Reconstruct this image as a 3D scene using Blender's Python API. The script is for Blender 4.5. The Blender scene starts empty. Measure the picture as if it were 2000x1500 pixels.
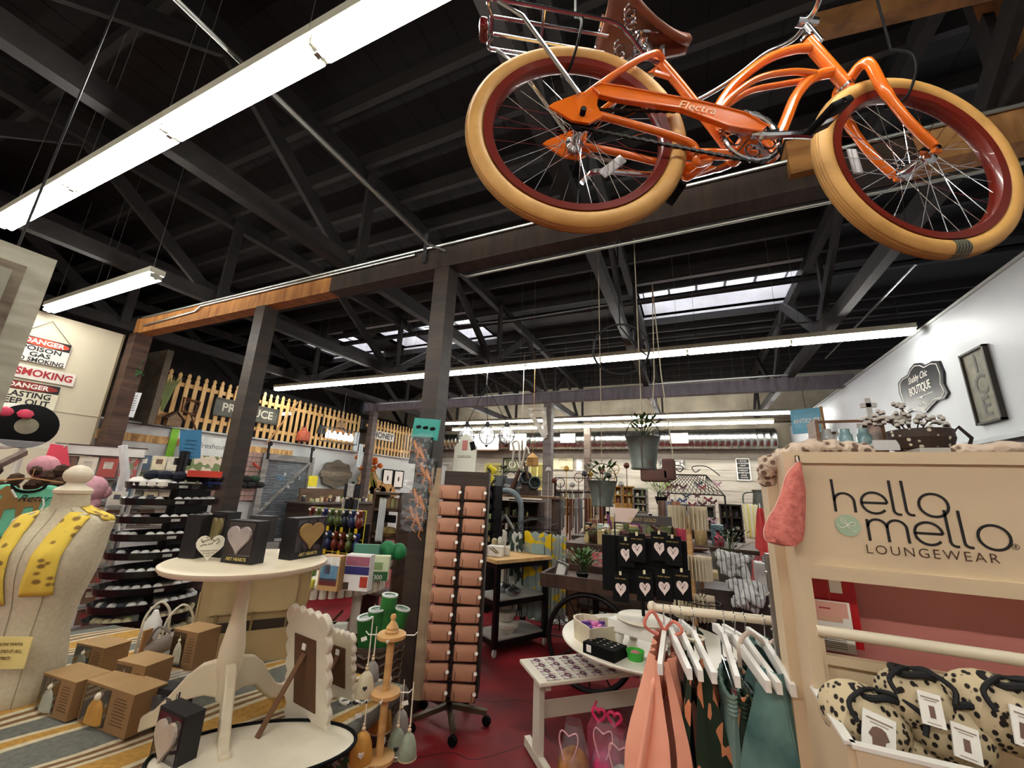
import bpy, bmesh, math, random
from mathutils import Vector, Matrix, Euler
R_ = random.Random(7)
PI = math.pi
SC = bpy.context.scene
COL = SC.collection
# ---------------------------------------------------------------- camera, world, exposure
CM = ((0.91552369, 0.40025665, 0.04013705), (-0.06694111, 0.24997945, -0.96593435), (-0.39665508, 0.88164896, 0.25565573))
FPX = 777.1
CAM = Vector((0, 0, 1.6))
cd = bpy.data.cameras.new('camera'); co = bpy.data.objects.new('camera', cd); COL.objects.link(co)
cd.sensor_fit = 'HORIZONTAL'; cd.sensor_width = 36; cd.lens = FPX / 2000 * 36; cd.clip_start = 0.02
r, d, f = (Vector(v) for v in CM)
co.matrix_world = Matrix(((r.x, -d.x, -f.x, 0), (r.y, -d.y, -f.y, 0), (r.z, -d.z, -f.z, 1.6), (0, 0, 0, 1)))
SC.camera = co
SC.view_settings.view_transform = 'Standard'; SC.view_settings.look = 'None'
SC.view_settings.exposure = 1.12; SC.view_settings.gamma = 1; SC.view_settings.use_curve_mapping = False
SC.cycles.max_bounces = 6; SC.cycles.diffuse_bounces = 4; SC.cycles.transparent_max_bounces = 8
SC.cycles.sample_clamp_indirect = 6
wd = bpy.data.worlds.new('sky'); SC.world = wd; wd.use_nodes = True
wn = wd.node_tree.nodes; bg = wn['Background']
bg.inputs[0].default_value = (.86, .9, 1, 1); bg.inputs[1].default_value = 2.3     # bright overcast sky over the skylights
TUBE_E = 26.0            # strength of the fluorescent tubes

# ---------------------------------------------------------------- photograph pixel -> point in the shop
def ray(px, py):
    a, b = (px - 1000) / FPX, (py - 750) / FPX
    return Vector([CM[0][i] * a + CM[1][i] * b + CM[2][i] for i in range(3)])
def P(px, py, x=None, y=None, z=None, d=None):
    v = ray(px, py)
    t = d if d is not None else (z - 1.6) / v.z if z is not None else y / v.y if y is not None else x / v.x
    return CAM + v * t
def zat(p, px, py):
    """height on the vertical line through p whose image is level with (px, py)"""
    v = ray(px, py); h = math.hypot(p[0], p[1]) / math.hypot(v.x, v.y)
    return 1.6 + v.z * h

# ---------------------------------------------------------------- materials
def lin(c): return c / 12.92 if c <= 0.04045 else ((c + 0.055) / 1.055) ** 2.4
def hx(s):
    s = s.lstrip('#'); return tuple(lin(int(s[i:i + 2], 16) / 255) for i in (0, 2, 4)) + (1,)
MATS = {}
def mat(col, rough=.6, metal=0., kind='noise', col2=None, scale=6., amt=.12, bump=0., emit=0., alpha=1., trans=0., coat=0., stretch=(1, 1, 1), thr=.5, soft=.03, ior=1.45):
    key = (col, rough, metal, kind, col2, scale, amt, bump, emit, alpha, trans, coat, stretch, thr, soft)
    if key in MATS: return MATS[key]
    m = bpy.data.materials.new('surface_' + col.strip('#') + '_' + kind); m.use_nodes = True; MATS[key] = m
    nt = m.node_tree; N = nt.nodes; L = nt.links; bs = N['Principled BSDF']
    a = hx(col); b = hx(col2) if col2 else tuple(v * (1 - amt * 2) for v in a[:3]) + (1,)
    tc = N.new('ShaderNodeTexCoord'); mp = N.new('ShaderNodeMapping'); L.new(tc.outputs['Object'], mp.inputs[0])
    mp.inputs['Scale'].default_value = stretch
    mix = N.new('ShaderNodeMix'); mix.data_type = 'RGBA'; mix.inputs['A'].default_value = a; mix.inputs['B'].default_value = b
    def ramp(src, lo, hi):
        r = N.new('ShaderNodeMapRange'); r.inputs['From Min'].default_value = lo; r.inputs['From Max'].default_value = hi
        L.new(src, r.inputs['Value']); return r.outputs[0]
    if kind in ('noise', 'blotch'):
        t = N.new('ShaderNodeTexNoise'); t.inputs['Scale'].default_value = scale; t.inputs['Detail'].default_value = 4
        L.new(mp.outputs[0], t.inputs['Vector']); src = t.outputs['Fac']
        fac = ramp(src, .3, .75) if kind == 'noise' else ramp(src, thr - soft, thr + soft)
    elif kind == 'wood':
        t = N.new('ShaderNodeTexNoise'); t.inputs['Scale'].default_value = scale; t.inputs['Detail'].default_value = 6; t.inputs['Distortion'].default_value = .6
        L.new(mp.outputs[0], t.inputs['Vector']); src = t.outputs['Fac']; fac = ramp(src, .35, .7)
    elif kind == 'spots':
        t = N.new('ShaderNodeTexVoronoi'); t.inputs['Scale'].default_value = scale; L.new(mp.outputs[0], t.inputs['Vector'])
        src = t.outputs['Distance']; fac = ramp(src, thr + soft, thr - soft)
    elif kind == 'cells':
        t = N.new('ShaderNodeTexVoronoi'); t.inputs['Scale'].default_value = scale; L.new(mp.outputs[0], t.inputs['Vector'])
        sp = N.new('ShaderNodeSeparateColor'); L.new(t.outputs['Color'], sp.inputs[0]); src = sp.outputs[0]; fac = ramp(src, thr - soft, thr + soft)
    elif kind == 'stripes':
        t = N.new('ShaderNodeTexWave'); t.inputs['Scale'].default_value = scale; t.inputs['Distortion'].default_value = amt
        L.new(mp.outputs[0], t.inputs['Vector']); src = t.outputs['Fac']; fac = ramp(src, thr - soft, thr + soft)
    elif kind == 'brick':
        t = N.new('ShaderNodeTexBrick'); t.inputs['Scale'].default_value = scale; t.inputs['Mortar Size'].default_value = .02
        t.inputs['Color1'].default_value = a; t.inputs['Color2'].default_value = b; t.inputs['Mortar'].default_value = tuple(v * .5 for v in a[:3]) + (1,)
        L.new(mp.outputs[0], t.inputs['Vector']); src = t.outputs['Fac']; fac = None
    if fac is not None:
        L.new(fac, mix.inputs['Factor']); L.new(mix.outputs['Result'], bs.inputs['Base Color'])
    else: L.new(t.outputs['Color'], bs.inputs['Base Color'])
    bs.inputs['Roughness'].default_value = rough; bs.inputs['Metallic'].default_value = metal
    bs.inputs['Coat Weight'].default_value = coat; bs.inputs['IOR'].default_value = ior
    if bump:
        bn = N.new('ShaderNodeBump'); bn.inputs['Strength'].default_value = bump; bn.inputs['Distance'].default_value = .01
        L.new(src, bn.inputs['Height']); L.new(bn.outputs[0], bs.inputs['Normal'])
    if trans: bs.inputs['Transmission Weight'].default_value = trans
    if alpha < 1: bs.inputs['Alpha'].default_value = alpha
    if emit:
        L.new(mix.outputs['Result'], bs.inputs['Emission Color']); bs.inputs['Emission Strength'].default_value = emit
    return m
def wood(c, c2=None, st=(1, 1, 12), sc=2.5, rough=.6, **k): return mat(c, rough, kind='wood', col2=c2, scale=sc, stretch=st, amt=.22, **k)
CHROME = mat('#d8dade', .12, 1, amt=.05); STEEL = mat('#9a9c9e', .35, 1, amt=.1); BLACK = mat('#080809', .7, amt=.2, ior=1.25)
BLKM = mat('#101012', .35, .3, amt=.1); WHITE = mat('#e8e4da', .5, amt=.03); CREAM = mat('#e0d3ba', .5, amt=.04)
CLEAR = mat('#ffffff', .05, amt=0, alpha=.12, coat=.5); IRON = mat('#1c1a19', .5, .5, amt=.2)
GALV = mat('#7e8680', .42, .75, amt=.25, scale=14); CARD = mat('#a8794c', .8, amt=.08); PAPER = mat('#eeeae0', .7, amt=.02)

# ---------------------------------------------------------------- mesh building
class MB:
    def __init__(s): s.v = []; s.f = []; s.m = []; s.cur = 0
    def add(s, vs, fs):
        o = len(s.v); s.v += [Vector(v) for v in vs]; s.f += [tuple(i + o for i in f) for f in fs]; s.m += [s.cur] * len(fs); return s
    def box(s, c, sz, rz=0, rot=None, taper=1., bev=0.):
        x, y, z = (q / 2 for q in sz); c = Vector(c)
        Rm = rot if rot is not None else Matrix.Rotation(rz, 3, 'Z')
        if bev > 0:
            b = min(bev, x * .9, y * .9, z * .9); bm = bmesh.new(); bmesh.ops.create_cube(bm, size=1)
            for v in bm.verts: v.co = Vector((v.co.x * 2 * x, v.co.y * 2 * y, v.co.z * 2 * z))
            bmesh.ops.bevel(bm, geom=bm.edges[:], offset=b, segments=2, affect='EDGES', profile=.5)
            bm.verts.ensure_lookup_table()
            s.add([c + Rm @ Vector((v.co.x * (taper if v.co.z > 0 else 1), v.co.y * (taper if v.co.z > 0 else 1), v.co.z)) for v in bm.verts], [tuple(v.index for v in f.verts) for f in bm.faces]); bm.free(); return s
        vs = []
        for k in (-1, 1):
            t = taper if k > 0 else 1
            for a, b in ((-1, -1), (1, -1), (1, 1), (-1, 1)): vs.append(c + Rm @ Vector((a * x * t, b * y * t, k * z)))
        return s.add(vs, [(3, 2, 1, 0), (4, 5, 6, 7), (0, 1, 5, 4), (1, 2, 6, 5), (2, 3, 7, 6), (3, 0, 4, 7)])
    def bar(s, a, b, w, h, up=(0, 0, 1)):
        a = Vector(a); b = Vector(b); y = (b - a); L = y.length; y.normalize(); up = Vector(up)
        x = y.cross(up)
        if x.length < 1e-4: x = y.cross(Vector((1, 0, 0)))
        x.normalize(); z = x.cross(y)
        return s.box((a + b) / 2, (w, L, h), rot=Matrix((x, y, z)).transposed())
    def tube(s, pts, r, n=8, closed=False, cap=True, flat=None):
        pts = [Vector(p) for p in pts]; k = len(pts); rs = r if isinstance(r, (list, tuple)) else [r] * k
        vs = []; prev = None
        for i, p in enumerate(pts):
            a = pts[i - 1] if (i > 0 or closed) else p; b = pts[(i + 1) % k] if (i < k - 1 or closed) else p
            t = (b - a).normalized()
            if prev is None:
                u = t.cross(Vector((0, 0, 1)))
                if u.length < .05: u = t.cross(Vector((1, 0, 0)))
            else: u = prev - t * prev.dot(t)
            u.normalize(); prev = u; w = t.cross(u)
            for j in range(n):
                q = 2 * PI * j / n
                o = u * math.cos(q) + w * math.sin(q)
                if flat: o = Vector((o[0] * flat[0], o[1] * flat[1], o[2] * flat[2]))
                vs.append(p + o * rs[i])
        fs = []
        for i in range(k if closed else k - 1):
            for j in range(n):
                a = i * n + j; b = i * n + (j + 1) % n; c = ((i + 1) % k) * n + (j + 1) % n; e = ((i + 1) % k) * n + j
                fs.append((a, b, c, e))
        if cap and not closed: fs += [tuple(range(n))[::-1], tuple((k - 1) * n + j for j in range(n))]
        return s.add(vs, fs)
    def lathe(s, prof, c=(0, 0, 0), n=24, rot=None, sx=1., sy=1., wave=None):
        c = Vector(c); vs = []; fs = []
        for r, z in prof:
            for j in range(n):
                q = 2 * PI * j / n; rr = r * (wave(q) if wave else 1)
                v = Vector((rr * math.cos(q) * sx, rr * math.sin(q) * sy, z)); vs.append(c + (rot @ v if rot is not None else v))
        for i in range(len(prof) - 1):
            for j in range(n): fs.append((i * n + j, i * n + (j + 1) % n, (i + 1) * n + (j + 1) % n, (i + 1) * n + j))
        if prof[0][0] > 1e-5: fs.append(tuple(range(n))[::-1])
        if prof[-1][0] > 1e-5: fs.append(tuple((len(prof) - 1) * n + j for j in range(n)))
        return s.add(vs, fs)
    def ball(s, c, r, n=12, sc=(1, 1, 1), rot=None):
        c = Vector(c); vs = []; h = max(4, n // 2)
        for i in range(h + 1):
            t = PI * i / h
            for j in range(n):
                q = 2 * PI * j / n; v = Vector((r * math.sin(t) * math.cos(q) * sc[0], r * math.sin(t) * math.sin(q) * sc[1], r * math.cos(t) * sc[2]))
                vs.append(c + (rot @ v if rot is not None else v))
        return s.add(vs, [(i * n + j, (i + 1) * n + j, (i + 1) * n + (j + 1) % n, i * n + (j + 1) % n) for i in range(h) for j in range(n)])
    def prism(s, poly, o, u, v, th):
        """poly in (u, v) axes from origin o, thickness th along u x v, centred"""
        o, u, v = Vector(o), Vector(u).normalized(), Vector(v).normalized(); w = u.cross(v).normalized() * th / 2; n = len(poly)
        vs = [o + u * a + v * b - w for a, b in poly] + [o + u * a + v * b + w for a, b in poly]
        return s.add(vs, [tuple(range(n))[::-1], tuple(range(n, 2 * n))] + [(i, (i + 1) % n, n + (i + 1) % n, n + i) for i in range(n)])
    def sheet(s, rows, th=0.):
        k = len(rows[0]); vs = [Vector(p) for r in rows for p in r]; fs = []
        for i in range(len(rows) - 1):
            for j in range(k - 1): fs.append((i * k + j, i * k + j + 1, (i + 1) * k + j + 1, (i + 1) * k + j))
        return s.add(vs, fs)
    def build(s, name, mats, par=None, smooth=False, kind=None, label=None, org=None, local=False):
        me = bpy.data.meshes.new(name)
        vs = s.v
        if par is not None:
            if not local:
                L = par['_w'] if '_w' in par else (0, 0, 0); L = Vector(L); vs = [v - L for v in vs]
            off = Vector((0, 0, 0))
        else:
            if org is None:
                xs = [v.x for v in vs]; ys = [v.y for v in vs]; off = Vector(((min(xs) + max(xs)) / 2, (min(ys) + max(ys)) / 2, min(v.z for v in vs)))
            else: off = Vector(org)
            vs = [v - off for v in vs]
        me.from_pydata([tuple(v) for v in vs], [], s.f)
        ml = mats if isinstance(mats, (list, tuple)) else [mats]
        for m in ml: me.materials.append(m)
        if len(ml) > 1: me.polygons.foreach_set('material_index', s.m)
        if smooth:
            me.polygons.foreach_set('use_smooth', [True] * len(me.polygons))
            try: me.set_sharp_from_angle(angle=.7)
            except Exception: pass
        bm = bmesh.new(); bm.from_mesh(me); bmesh.ops.recalc_face_normals(bm, faces=bm.faces[:]); bm.to_mesh(me); bm.free()
        o = bpy.data.objects.new(name, me); COL.objects.link(o)
        if par is not None:
            o.parent = par
            if par.type == 'MESH': o['_w'] = tuple(par['_w']) if '_w' in par else (0, 0, 0)
            elif '_w' in par: o['_w'] = tuple(par['_w'])
        else: o.location = off; o['_w'] = tuple(off)
        if kind: o['kind'] = kind
        if label: o['label'] = label
        return o
def thing(name, label, cat, loc=(0, 0, 0), rz=0, group=None, local=False):
    o = bpy.data.objects.new(name, None); COL.objects.link(o); o.empty_display_size = .1
    o.location = loc; o.rotation_euler = (0, 0, rz); o['label'] = label; o['category'] = cat
    o['_w'] = (0, 0, 0) if (local or rz) else tuple(loc)
    if group: o['group'] = group
    return o
def tag(o, label, cat, group=None):
    o['label'] = label; o['category'] = cat
    if group: o['group'] = group
    return o
def dup(root, loc, rz=0, label=None, group=None, scale=None):
    r = root.copy(); COL.objects.link(r); r.location = loc; r.rotation_euler = (0, 0, rz)
    if label: r['label'] = label
    if group: r['group'] = group
    if scale: r.scale = scale
    for ch in list(root.children):
        c = ch.copy(); COL.objects.link(c); c.parent = r
        for g in list(ch.children):
            e = g.copy(); COL.objects.link(e); e.parent = c
    return r
ORD = ['first', 'second', 'third', 'fourth', 'fifth', 'sixth', 'seventh', 'eighth', 'ninth', 'tenth', 'eleventh', 'twelfth', 'thirteenth', 'fourteenth', 'fifteenth', 'sixteenth', 'seventeenth', 'eighteenth', 'nineteenth', 'twentieth']
def text(s, size, o, u, v, m, par, name='lettering', ext=.0008, align='CENTER', sx=1., shear=0., bold=0., spacing=1., local=False, off=.001):
    """flat lettering; o = centre of the line, u = reading direction, v = up"""
    cu = bpy.data.curves.new(name, 'FONT'); cu.body = s; cu.size = 1; cu.align_x = align; cu.align_y = 'CENTER'; cu.extrude = 0; cu.shear = shear
    cu.offset = bold; cu.space_character = spacing; cu.resolution_u = 3
    t = bpy.data.objects.new('t', cu); COL.objects.link(t)
    dg = bpy.context.evaluated_depsgraph_get(); me = bpy.data.meshes.new_from_object(t.evaluated_get(dg))
    bpy.data.objects.remove(t); bpy.data.curves.remove(cu)
    u, v = Vector(u).normalized(), Vector(v).normalized(); w = u.cross(v).normalized(); o = Vector(o)
    mb = MB(); vs = [o + u * q.co.x * size * sx + v * q.co.y * size + w * off for q in me.vertices]; k = len(vs)
    fs = [tuple(p.vertices) for p in me.polygons]
    mb.add(vs, fs)
    bpy.data.meshes.remove(me)
    b = MB(); b.v = mb.v; b.f = mb.f; b.m = [0] * len(mb.f)
    ob = b.build(name, m, par, local=local)
    md = ob.modifiers.new('depth', 'SOLIDIFY'); md.thickness = ext; md.offset = 0
    return ob
def struct(o): o['kind'] = 'structure'; return o
def arc(c, r, a0, a1, n, plane='xz', ry=None):
    ry = ry or r; out = []
    for i in range(n + 1):
        q = a0 + (a1 - a0) * i / n; a, b = r * math.cos(q), ry * math.sin(q)
        out.append(Vector(c) + (Vector((a, 0, b)) if plane == 'xz' else Vector((a, b, 0)) if plane == 'xy' else Vector((0, a, b))))
    return out
def smoothpath(pts, n=6):
    pts = [Vector(p) for p in pts]; out = []
    for i in range(len(pts) - 1):
        p0 = pts[max(i - 1, 0)]; p1 = pts[i]; p2 = pts[i + 1]; p3 = pts[min(i + 2, len(pts) - 1)]
        for k in range(n):
            t = k / n
            out.append(.5 * ((2 * p1) + (p2 - p0) * t + (2 * p0 - 5 * p1 + 4 * p2 - p3) * t * t + (3 * p1 - p0 - 3 * p2 + p3) * t ** 3))
    out.append(pts[-1]); return out
X, Y, Z = Vector((1, 0, 0)), Vector((0, 1, 0)), Vector((0, 0, 1))
def heart(w, h, n=28):
    p = []
    for i in range(n):
        t = 2 * PI * i / n; p.append((w / 2 * (math.sin(t) ** 3), h / 34 * 1.15 * (13 * math.cos(t) - 5 * math.cos(2 * t) - 2 * math.cos(3 * t) - math.cos(4 * t))))
    return p
# ================================================================ THE ROOM
XL, XR, YB, YF, ZR = -12.5, 2.65, 13.5, -4.0, 5.35
def fmat():
    m = mat('#8c2026', .55, kind='noise', col2='#461318', scale=2.2, amt=.2, bump=.03, ior=1.3)
    return m
fl = struct(MB().box((-4.5, 4.75, -.05), (18, 19.5, .1)).build('floor', fmat(), org=(0, 0, 0)))
# cracks in the polished concrete
ck = MB()
for pts in (((-1.25, 3.6), (-1.0, 3.05), (-.8, 2.98), (-.5, 2.6), (-.1, 2.4)), ((-1.9, 3.3), (-1.6, 3.25), (-1.3, 3.42), (-.9, 3.32)), ((-1.75, 2.35), (-1.5, 2.6), (-1.32, 2.62), (-1.1, 2.9))):
    ck.tube([(a, b, 0.0005) for a, b in smoothpath([(p[0], p[1], 0) for p in pts], 5) and [(q.x, q.y) for q in smoothpath([(p[0], p[1], 0) for p in pts], 5)]], .004, 4, flat=(1, 1, .2))
ck.build('floor_crack', mat('#2a0a0c', .7), fl)
WR = mat('#c9ced1', .5, amt=.03, scale=2)
wr = struct(MB().box((XR + .06, 4.75, 1.82), (.12, 17.5, 3.64)).build('wall_right', WR))
struct(MB().box((XR + .06, 4.75, 3.65), (.16, 17.5, .03)).build('trim_1', mat('#b9bcb8', .5)))
# outer shell beyond the partitions
DARK = mat('#2a2320', .8, amt=.2, scale=3)
struct(MB().box((5.2, 4.75, 2.7), (.1, 19.5, 5.4)).build('wall_outer_right', DARK))
struct(MB().box((XL - 1, 4.75, 2.7), (.1, 19.5, 5.4)).build('wall_outer_left', DARK))
struct(MB().box((-4, YF, 2.7), (19, .1, 5.4)).build('wall_front', mat('#b5ab98', .7, amt=.1)))
# far wall: pale weathered planks below, taupe band, duct, dark gable above
fw = struct(MB().box((-3.9, YB + .06, 1.35), (19, .12, 2.72)).build('wall_back', wood('#bab4a6', '#9c9587', st=(1, 1, 7), sc=1.2)))
g = MB()
for z in (1.2, 1.5, 1.8, 2.1, 2.4): g.box((-3.9, YB - .003, z), (19, .008, .01))
g.build('plank_gap', mat('#857c6c', .8), fw)
struct(MB().box((-3.9, YB + .04, 2.9), (19, .16, .38)).build('trim_2', mat('#8d8478', .7)))
struct(MB().box((-3.9, YB + .1, 4.2), (19, .1, 2.3)).build('wall_gable', mat('#b7ac96', .8, amt=.25, scale=1.5)))
struct(MB().box((-3.9, YB - .12, 3.83), (19, .3, .12)).build('trim_3', wood('#5a4a3c', st=(12, 1, 1))))
# left: cream wall with the danger signs, end post corner, then the partition below the picket fence
wl = struct(MB().box((-7.68, -.6, 1.8), (.12, 6.7, 3.6)).build('wall_left', mat('#d6ccb2', .55, amt=.05, scale=1.5)))
MB().box((-7.615, -.6, 2.35), (.008, 6.7, .008)).build('panel_seam', mat('#b5a98c', .6), wl)
MB().box((-7.615, 2.745, 1.8), (.012, .02, 3.6)).build('edge_strip', mat('#8b7c62', .6), wl)
XF = -8.7
pw = struct(MB().box((XF - .08, 8.2, 1.22), (.12, 10.8, 2.44)).build('wall_partition', mat('#c9cdca', .5, amt=.05, scale=2)))
MB().box((XF - .01, 8.2, 2.45), (.16, 10.8, .03)).build('ledge', mat('#bfc3c0', .5), pw)
# raw wood fascia boards on the partition
struct(MB().box((XF + .0, 4.9, 2.2), (.03, 3.6, .16)).build('trim_4', wood('#e2b877', '#8a5a28', st=(1, 5, 1), sc=3)))
xw = P(322, 700, y=3.66).x
struct(MB().box(((xw - 12) / 2, 3.72, 3.1), (xw + 12, .1, 1.35)).build('wall_upper_left', mat('#6f6250', .7, amt=.25)))
# ---- roof: deck boards run front to back, purlins run across
def roof():
    ys = [YF - .1, 7.0, 8.5, YB + .2]; xs = [XL - 1, -9.9, -8.0, -7.2, -4.35, -.7, 1.95, 5.3]
    holes = [(-9.9, -8.0), (-7.2, -4.35), (-.7, 1.95)]
    m = MB()
    for i in range(3):
        if i != 1: m.box(((xs[0] + xs[-1]) / 2, (ys[i] + ys[i + 1]) / 2, ZR + .03), (xs[-1] - xs[0], ys[i + 1] - ys[i], .06))
    for a, b in ((xs[0], -9.9), (-8.0, -7.2), (-4.35, -.7), (1.95, xs[-1])): m.box(((a + b) / 2, 7.75, ZR + .03), (b - a, 1.5, .06))
    ce = struct(m.build('ceiling', wood('#0d0b0a', '#080706', st=(4, .25, 1), sc=3, rough=.8), org=(0, 0, ZR)))
    g = MB()
    x = XL
    while x < 5.2:
        for a, b in ((YF, 7.0), (8.5, YB)): g.box((x, (a + b) / 2, ZR - .001), (.012, b - a, .004))
        x += .28
    g.build('board_gap', mat('#050404', .9), ce)
    y = -3.4
    PM = wood('#211c19', '#141110', st=(1, 8, 8), sc=2, rough=.75)
    while y < YB:
        if not 6.9 < y < 8.6: MB().box((-4, y, ZR - .09), (18.4, .06, .18)).build('purlin', PM, ce)
        y += .62
    for y in (6.97, 8.53): MB().box((-4, y, ZR - .09), (18.4, .05, .18)).build('purlin', PM, ce)
    for k, (a, b) in enumerate(holes):
        o = thing('window_%d' % (k + 1), 'skylight', 'window', ((a + b) / 2, 7.75, ZR)); del o['label'], o['category']; o['kind'] = 'structure'
        w = MB(); H = .45
        w.box(((a + b) / 2, 8.53, ZR + H / 2), (b - a + .1, .06, H + .1)).box(((a + b) / 2, 6.97, ZR + H / 2), (b - a + .1, .06, H + .1))
        w.box((a - .03, 7.75, ZR + H / 2), (.06, 1.6, H)).box((b + .03, 7.75, ZR + H / 2), (.06, 1.6, H))
        w.build('shaft', mat('#d9d6d6', .7, amt=.15, scale=2), o)
        q = MB(); n = 5 if b - a > 2 else 3
        for i in range(n + 1): q.box((a + (b - a) * i / n, 7.75, ZR + H + .02), (.05, 1.6, .05))
        q.build('glazing_bar', mat('#77757a', .6), o)
        MB().box(((a + b) / 2, 7.75, ZR + H + .06), (b - a, 1.6, .01)).build('pane', mat('#ffffff', .3, amt=0, trans=.0, alpha=.15), o)
roof()
# ---- beams and posts
PAINT = wood('#36291f', '#1f1712', st=(1, 1, 6), sc=2, rough=.6); RAW = wood('#b0793f', '#7c4a22', st=(5, 1, 1), sc=2.2)
b1 = thing('roof_beam', 'long dark painted timber beam nearest the camera with raw wood at both ends', 'beam', (-2.2, 2.86, 3.62))
MB().box((-1.05, 2.87, 3.735), (4.9, .16, .24)).build('painted_length', wood('#3d3128', '#261e18', st=(6, 1, 1), sc=2), b1)
MB().box((-5.5, 2.868, 3.735), (4.0, .155, .24)).build('raw_length', RAW, b1, label='orange brown unpainted length of the beam')
MB().box((2.8, 2.868, 3.735), (2.8, .155, .24)).build('raw_length', wood('#b98a55', '#7e5530', st=(5, 1, 1), sc=2.2), b1)
b2 = thing('roof_beam', 'long grey painted timber beam further back carried by the slim middle post', 'beam', (-3, 8.78, 3.62))
MB().box((-2.9, 8.78, 3.74), (11.4, .16, .24)).build('timber', wood('#6a6168', '#4b4448', st=(6, 1, 1), sc=2), b2)
def post(x, y, z, w, m, lab):
    o = MB().box((x, y, z / 2), (w, w, z)).build('wooden_post', m); return tag(o, lab, 'post')
post(-2.035, 2.87, 3.62, .16, PAINT, 'thick dark brown painted post beside the wallet spinner, in the middle of the shop')
post(-4.62, 2.87, 3.62, .17, PAINT, 'dark brown post crossing in front of the PRODUCE sign')
post(-7.45, 2.87, 3.62, .2, wood('#50362a', '#2e1e16', st=(1, 1, 6)), 'reddish brown corner post at the end of the cream wall with the danger signs')
post(-8.3, 8.78, 3.62, .17, wood('#5d4d48', '#3e3430', st=(1, 1, 6)), 'dark post standing between the long picket fence and the HONEY sign')
post(-2.97, 8.78, 3.62, .19, wood('#6d625e', '#4c4340', st=(1, 1, 6)), 'slim grey post with white corner brackets under the far beam')
post(-2.95, 12.6, 3.78, .19, wood('#6a5a4e', '#4a3d35', st=(1, 1, 6)), 'farthest brown post by the silver duct, behind the hanging buckets')
o = MB().box(P(1577, 320, y=2.84), (.26, .22, .27)).build('timber_block', wood('#a6763f', '#6d4522', st=(1, 1, 5))); tag(o, 'raw wood block bolted to the near beam below the bicycle frame', 'wood block')
# ---- trusses
TM = wood('#231e1c', '#141110', st=(6, 6, 6), sc=1.5, rough=.75)
def truss():
    t = thing('roof_truss', '', 'truss', (0, 6.4, 3.84)); x = 0
    zb, zt = 3.93, 5.12
    MB().box((x, 4.9, zb), (.1, 16.8, .17)).build('bottom_chord', TM, t)
    MB().box((x, 4.9, zt), (.1, 16.8, .17)).build('top_chord', TM, t)
    nodes = [-3.4, -.3, 2.9, 6.5, 10.0, 13.1]
    for i, y in enumerate(nodes):
        MB().box((x + .07, y, (zb + zt) / 2), (.05, .12, zt - zb)).build('vertical_web', TM, t)
        if i < 5:
            ym = (y + nodes[i + 1]) / 2
            MB().bar((x - .07, y, zb), (x - .07, ym, zt), .05, .15).build('diagonal_web', TM, t)
            MB().bar((x - .07, nodes[i + 1], zb), (x - .07, ym, zt), .05, .15).build('diagonal_web', TM, t)
    return t
TX = [(-10.7, 'farthest left behind the picket fence'), (-8.25, 'above the picket fence'), (-5.75, 'passing over the PRODUCE sign post'), (-3.3, 'passing over the short light of the middle row'), (-.75, 'above the hanging iron hoop'), (1.85, 'beside the pale right wall')]
t0 = truss()
for i, (x, l) in enumerate(TX):
    o = t0 if i == 0 else dup(t0, (x, 6.4, 3.84)); o.location.x = x; o['label'] = 'dark timber roof truss ' + l; o['group'] = 'roof trusses'
# raw timber seen above the front wheel
RW = wood('#94683c', '#5e3f22', st=(3, 3, 3), sc=2)
tag(MB().bar(P(1572, 60, z=4.55), P(2050, -60, z=4.55), .09, .14).build('raw_board', RW), 'raw brown board crossing the roof above the handlebar', 'board')
for k in range(3): tag(MB().bar(P(1905 + 32 * k, -30, z=4.75), P(1962 + 22 * k, 140 - 22 * k, z=4.5), .07, .09).build('raw_brace', RW), 'raw timber brace at the top right corner of the roof, %s from the left' % ORD[k], 'brace', 'raw braces at the top right')
# ---- conduits, pipes and rods
def pipe(pts, r, m, name, lab, cat='pipe', n=8, sm=True):
    return tag(MB().tube(pts, r, n).build(name, m, smooth=True), lab, cat)
EMT = mat('#a5a8a2', .3, .8, amt=.1)
a = P(345, 0, z=3.78); b = P(838, 478, z=3.8)
pipe([a + (a - b) * .4, b, b + Vector((.12, .1, -.03))], .013, EMT, 'conduit', 'thin steel conduit crossing the dark ceiling towards the near beam', 'conduit')
pipe([(-7.3, 2.77, 3.84), (3.9, 2.77, 3.84)], .014, EMT, 'conduit', 'upper steel conduit running along the top of the near beam', 'conduit')
pipe([(-7.2, 2.765, 3.70), (-5.95, 2.765, 3.74), (-5.85, 2.765, 3.8), (-2.35, 2.765, 3.8)], .012, EMT, 'conduit', 'lower steel conduit bent round the left end of the near beam', 'conduit')
pipe([P(893, 530, y=3.0), P(912, 540, y=3.0), P(1150, 490, y=3.0), P(2000, 318, y=3.0)], .013, EMT, 'conduit', 'steel conduit leaving the thick middle post below the beam', 'conduit')
pipe([(-8.2, 8.66, 3.8), (2.6, 8.66, 3.9)], .018, EMT, 'conduit', 'pale conduit strapped along the farther beam', 'conduit')
pipe([(-8, 7.0, 5.02), (5, 7.0, 5.02)], .06, IRON, 'sprinkler_main', 'black sprinkler main crossing in front of the skylights', 'pipe')
pipe([(-12, 6.35, 4.02), (5, 6.35, 4.02)], .018, IRON, 'tie_rod', 'thin black tie rod under the skylights', 'rod')
pipe([P(828, 640, y=6.8), P(1000, 626, y=6.8), P(1190, 595, y=6.8)], .012, mat('#777777', .6), 'cable', 'sagging grey cable under the black sprinkler main', 'cable')
a = P(1840, 520, x=2.3); b = P(1560, 760, x=1.9)
pipe([P(1790, 515, x=2.2), P(1612, 700, x=2.2)], .012, STEEL, 'tie_rod', 'slanting steel rod with a turnbuckle beside the right wall', 'rod')
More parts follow.
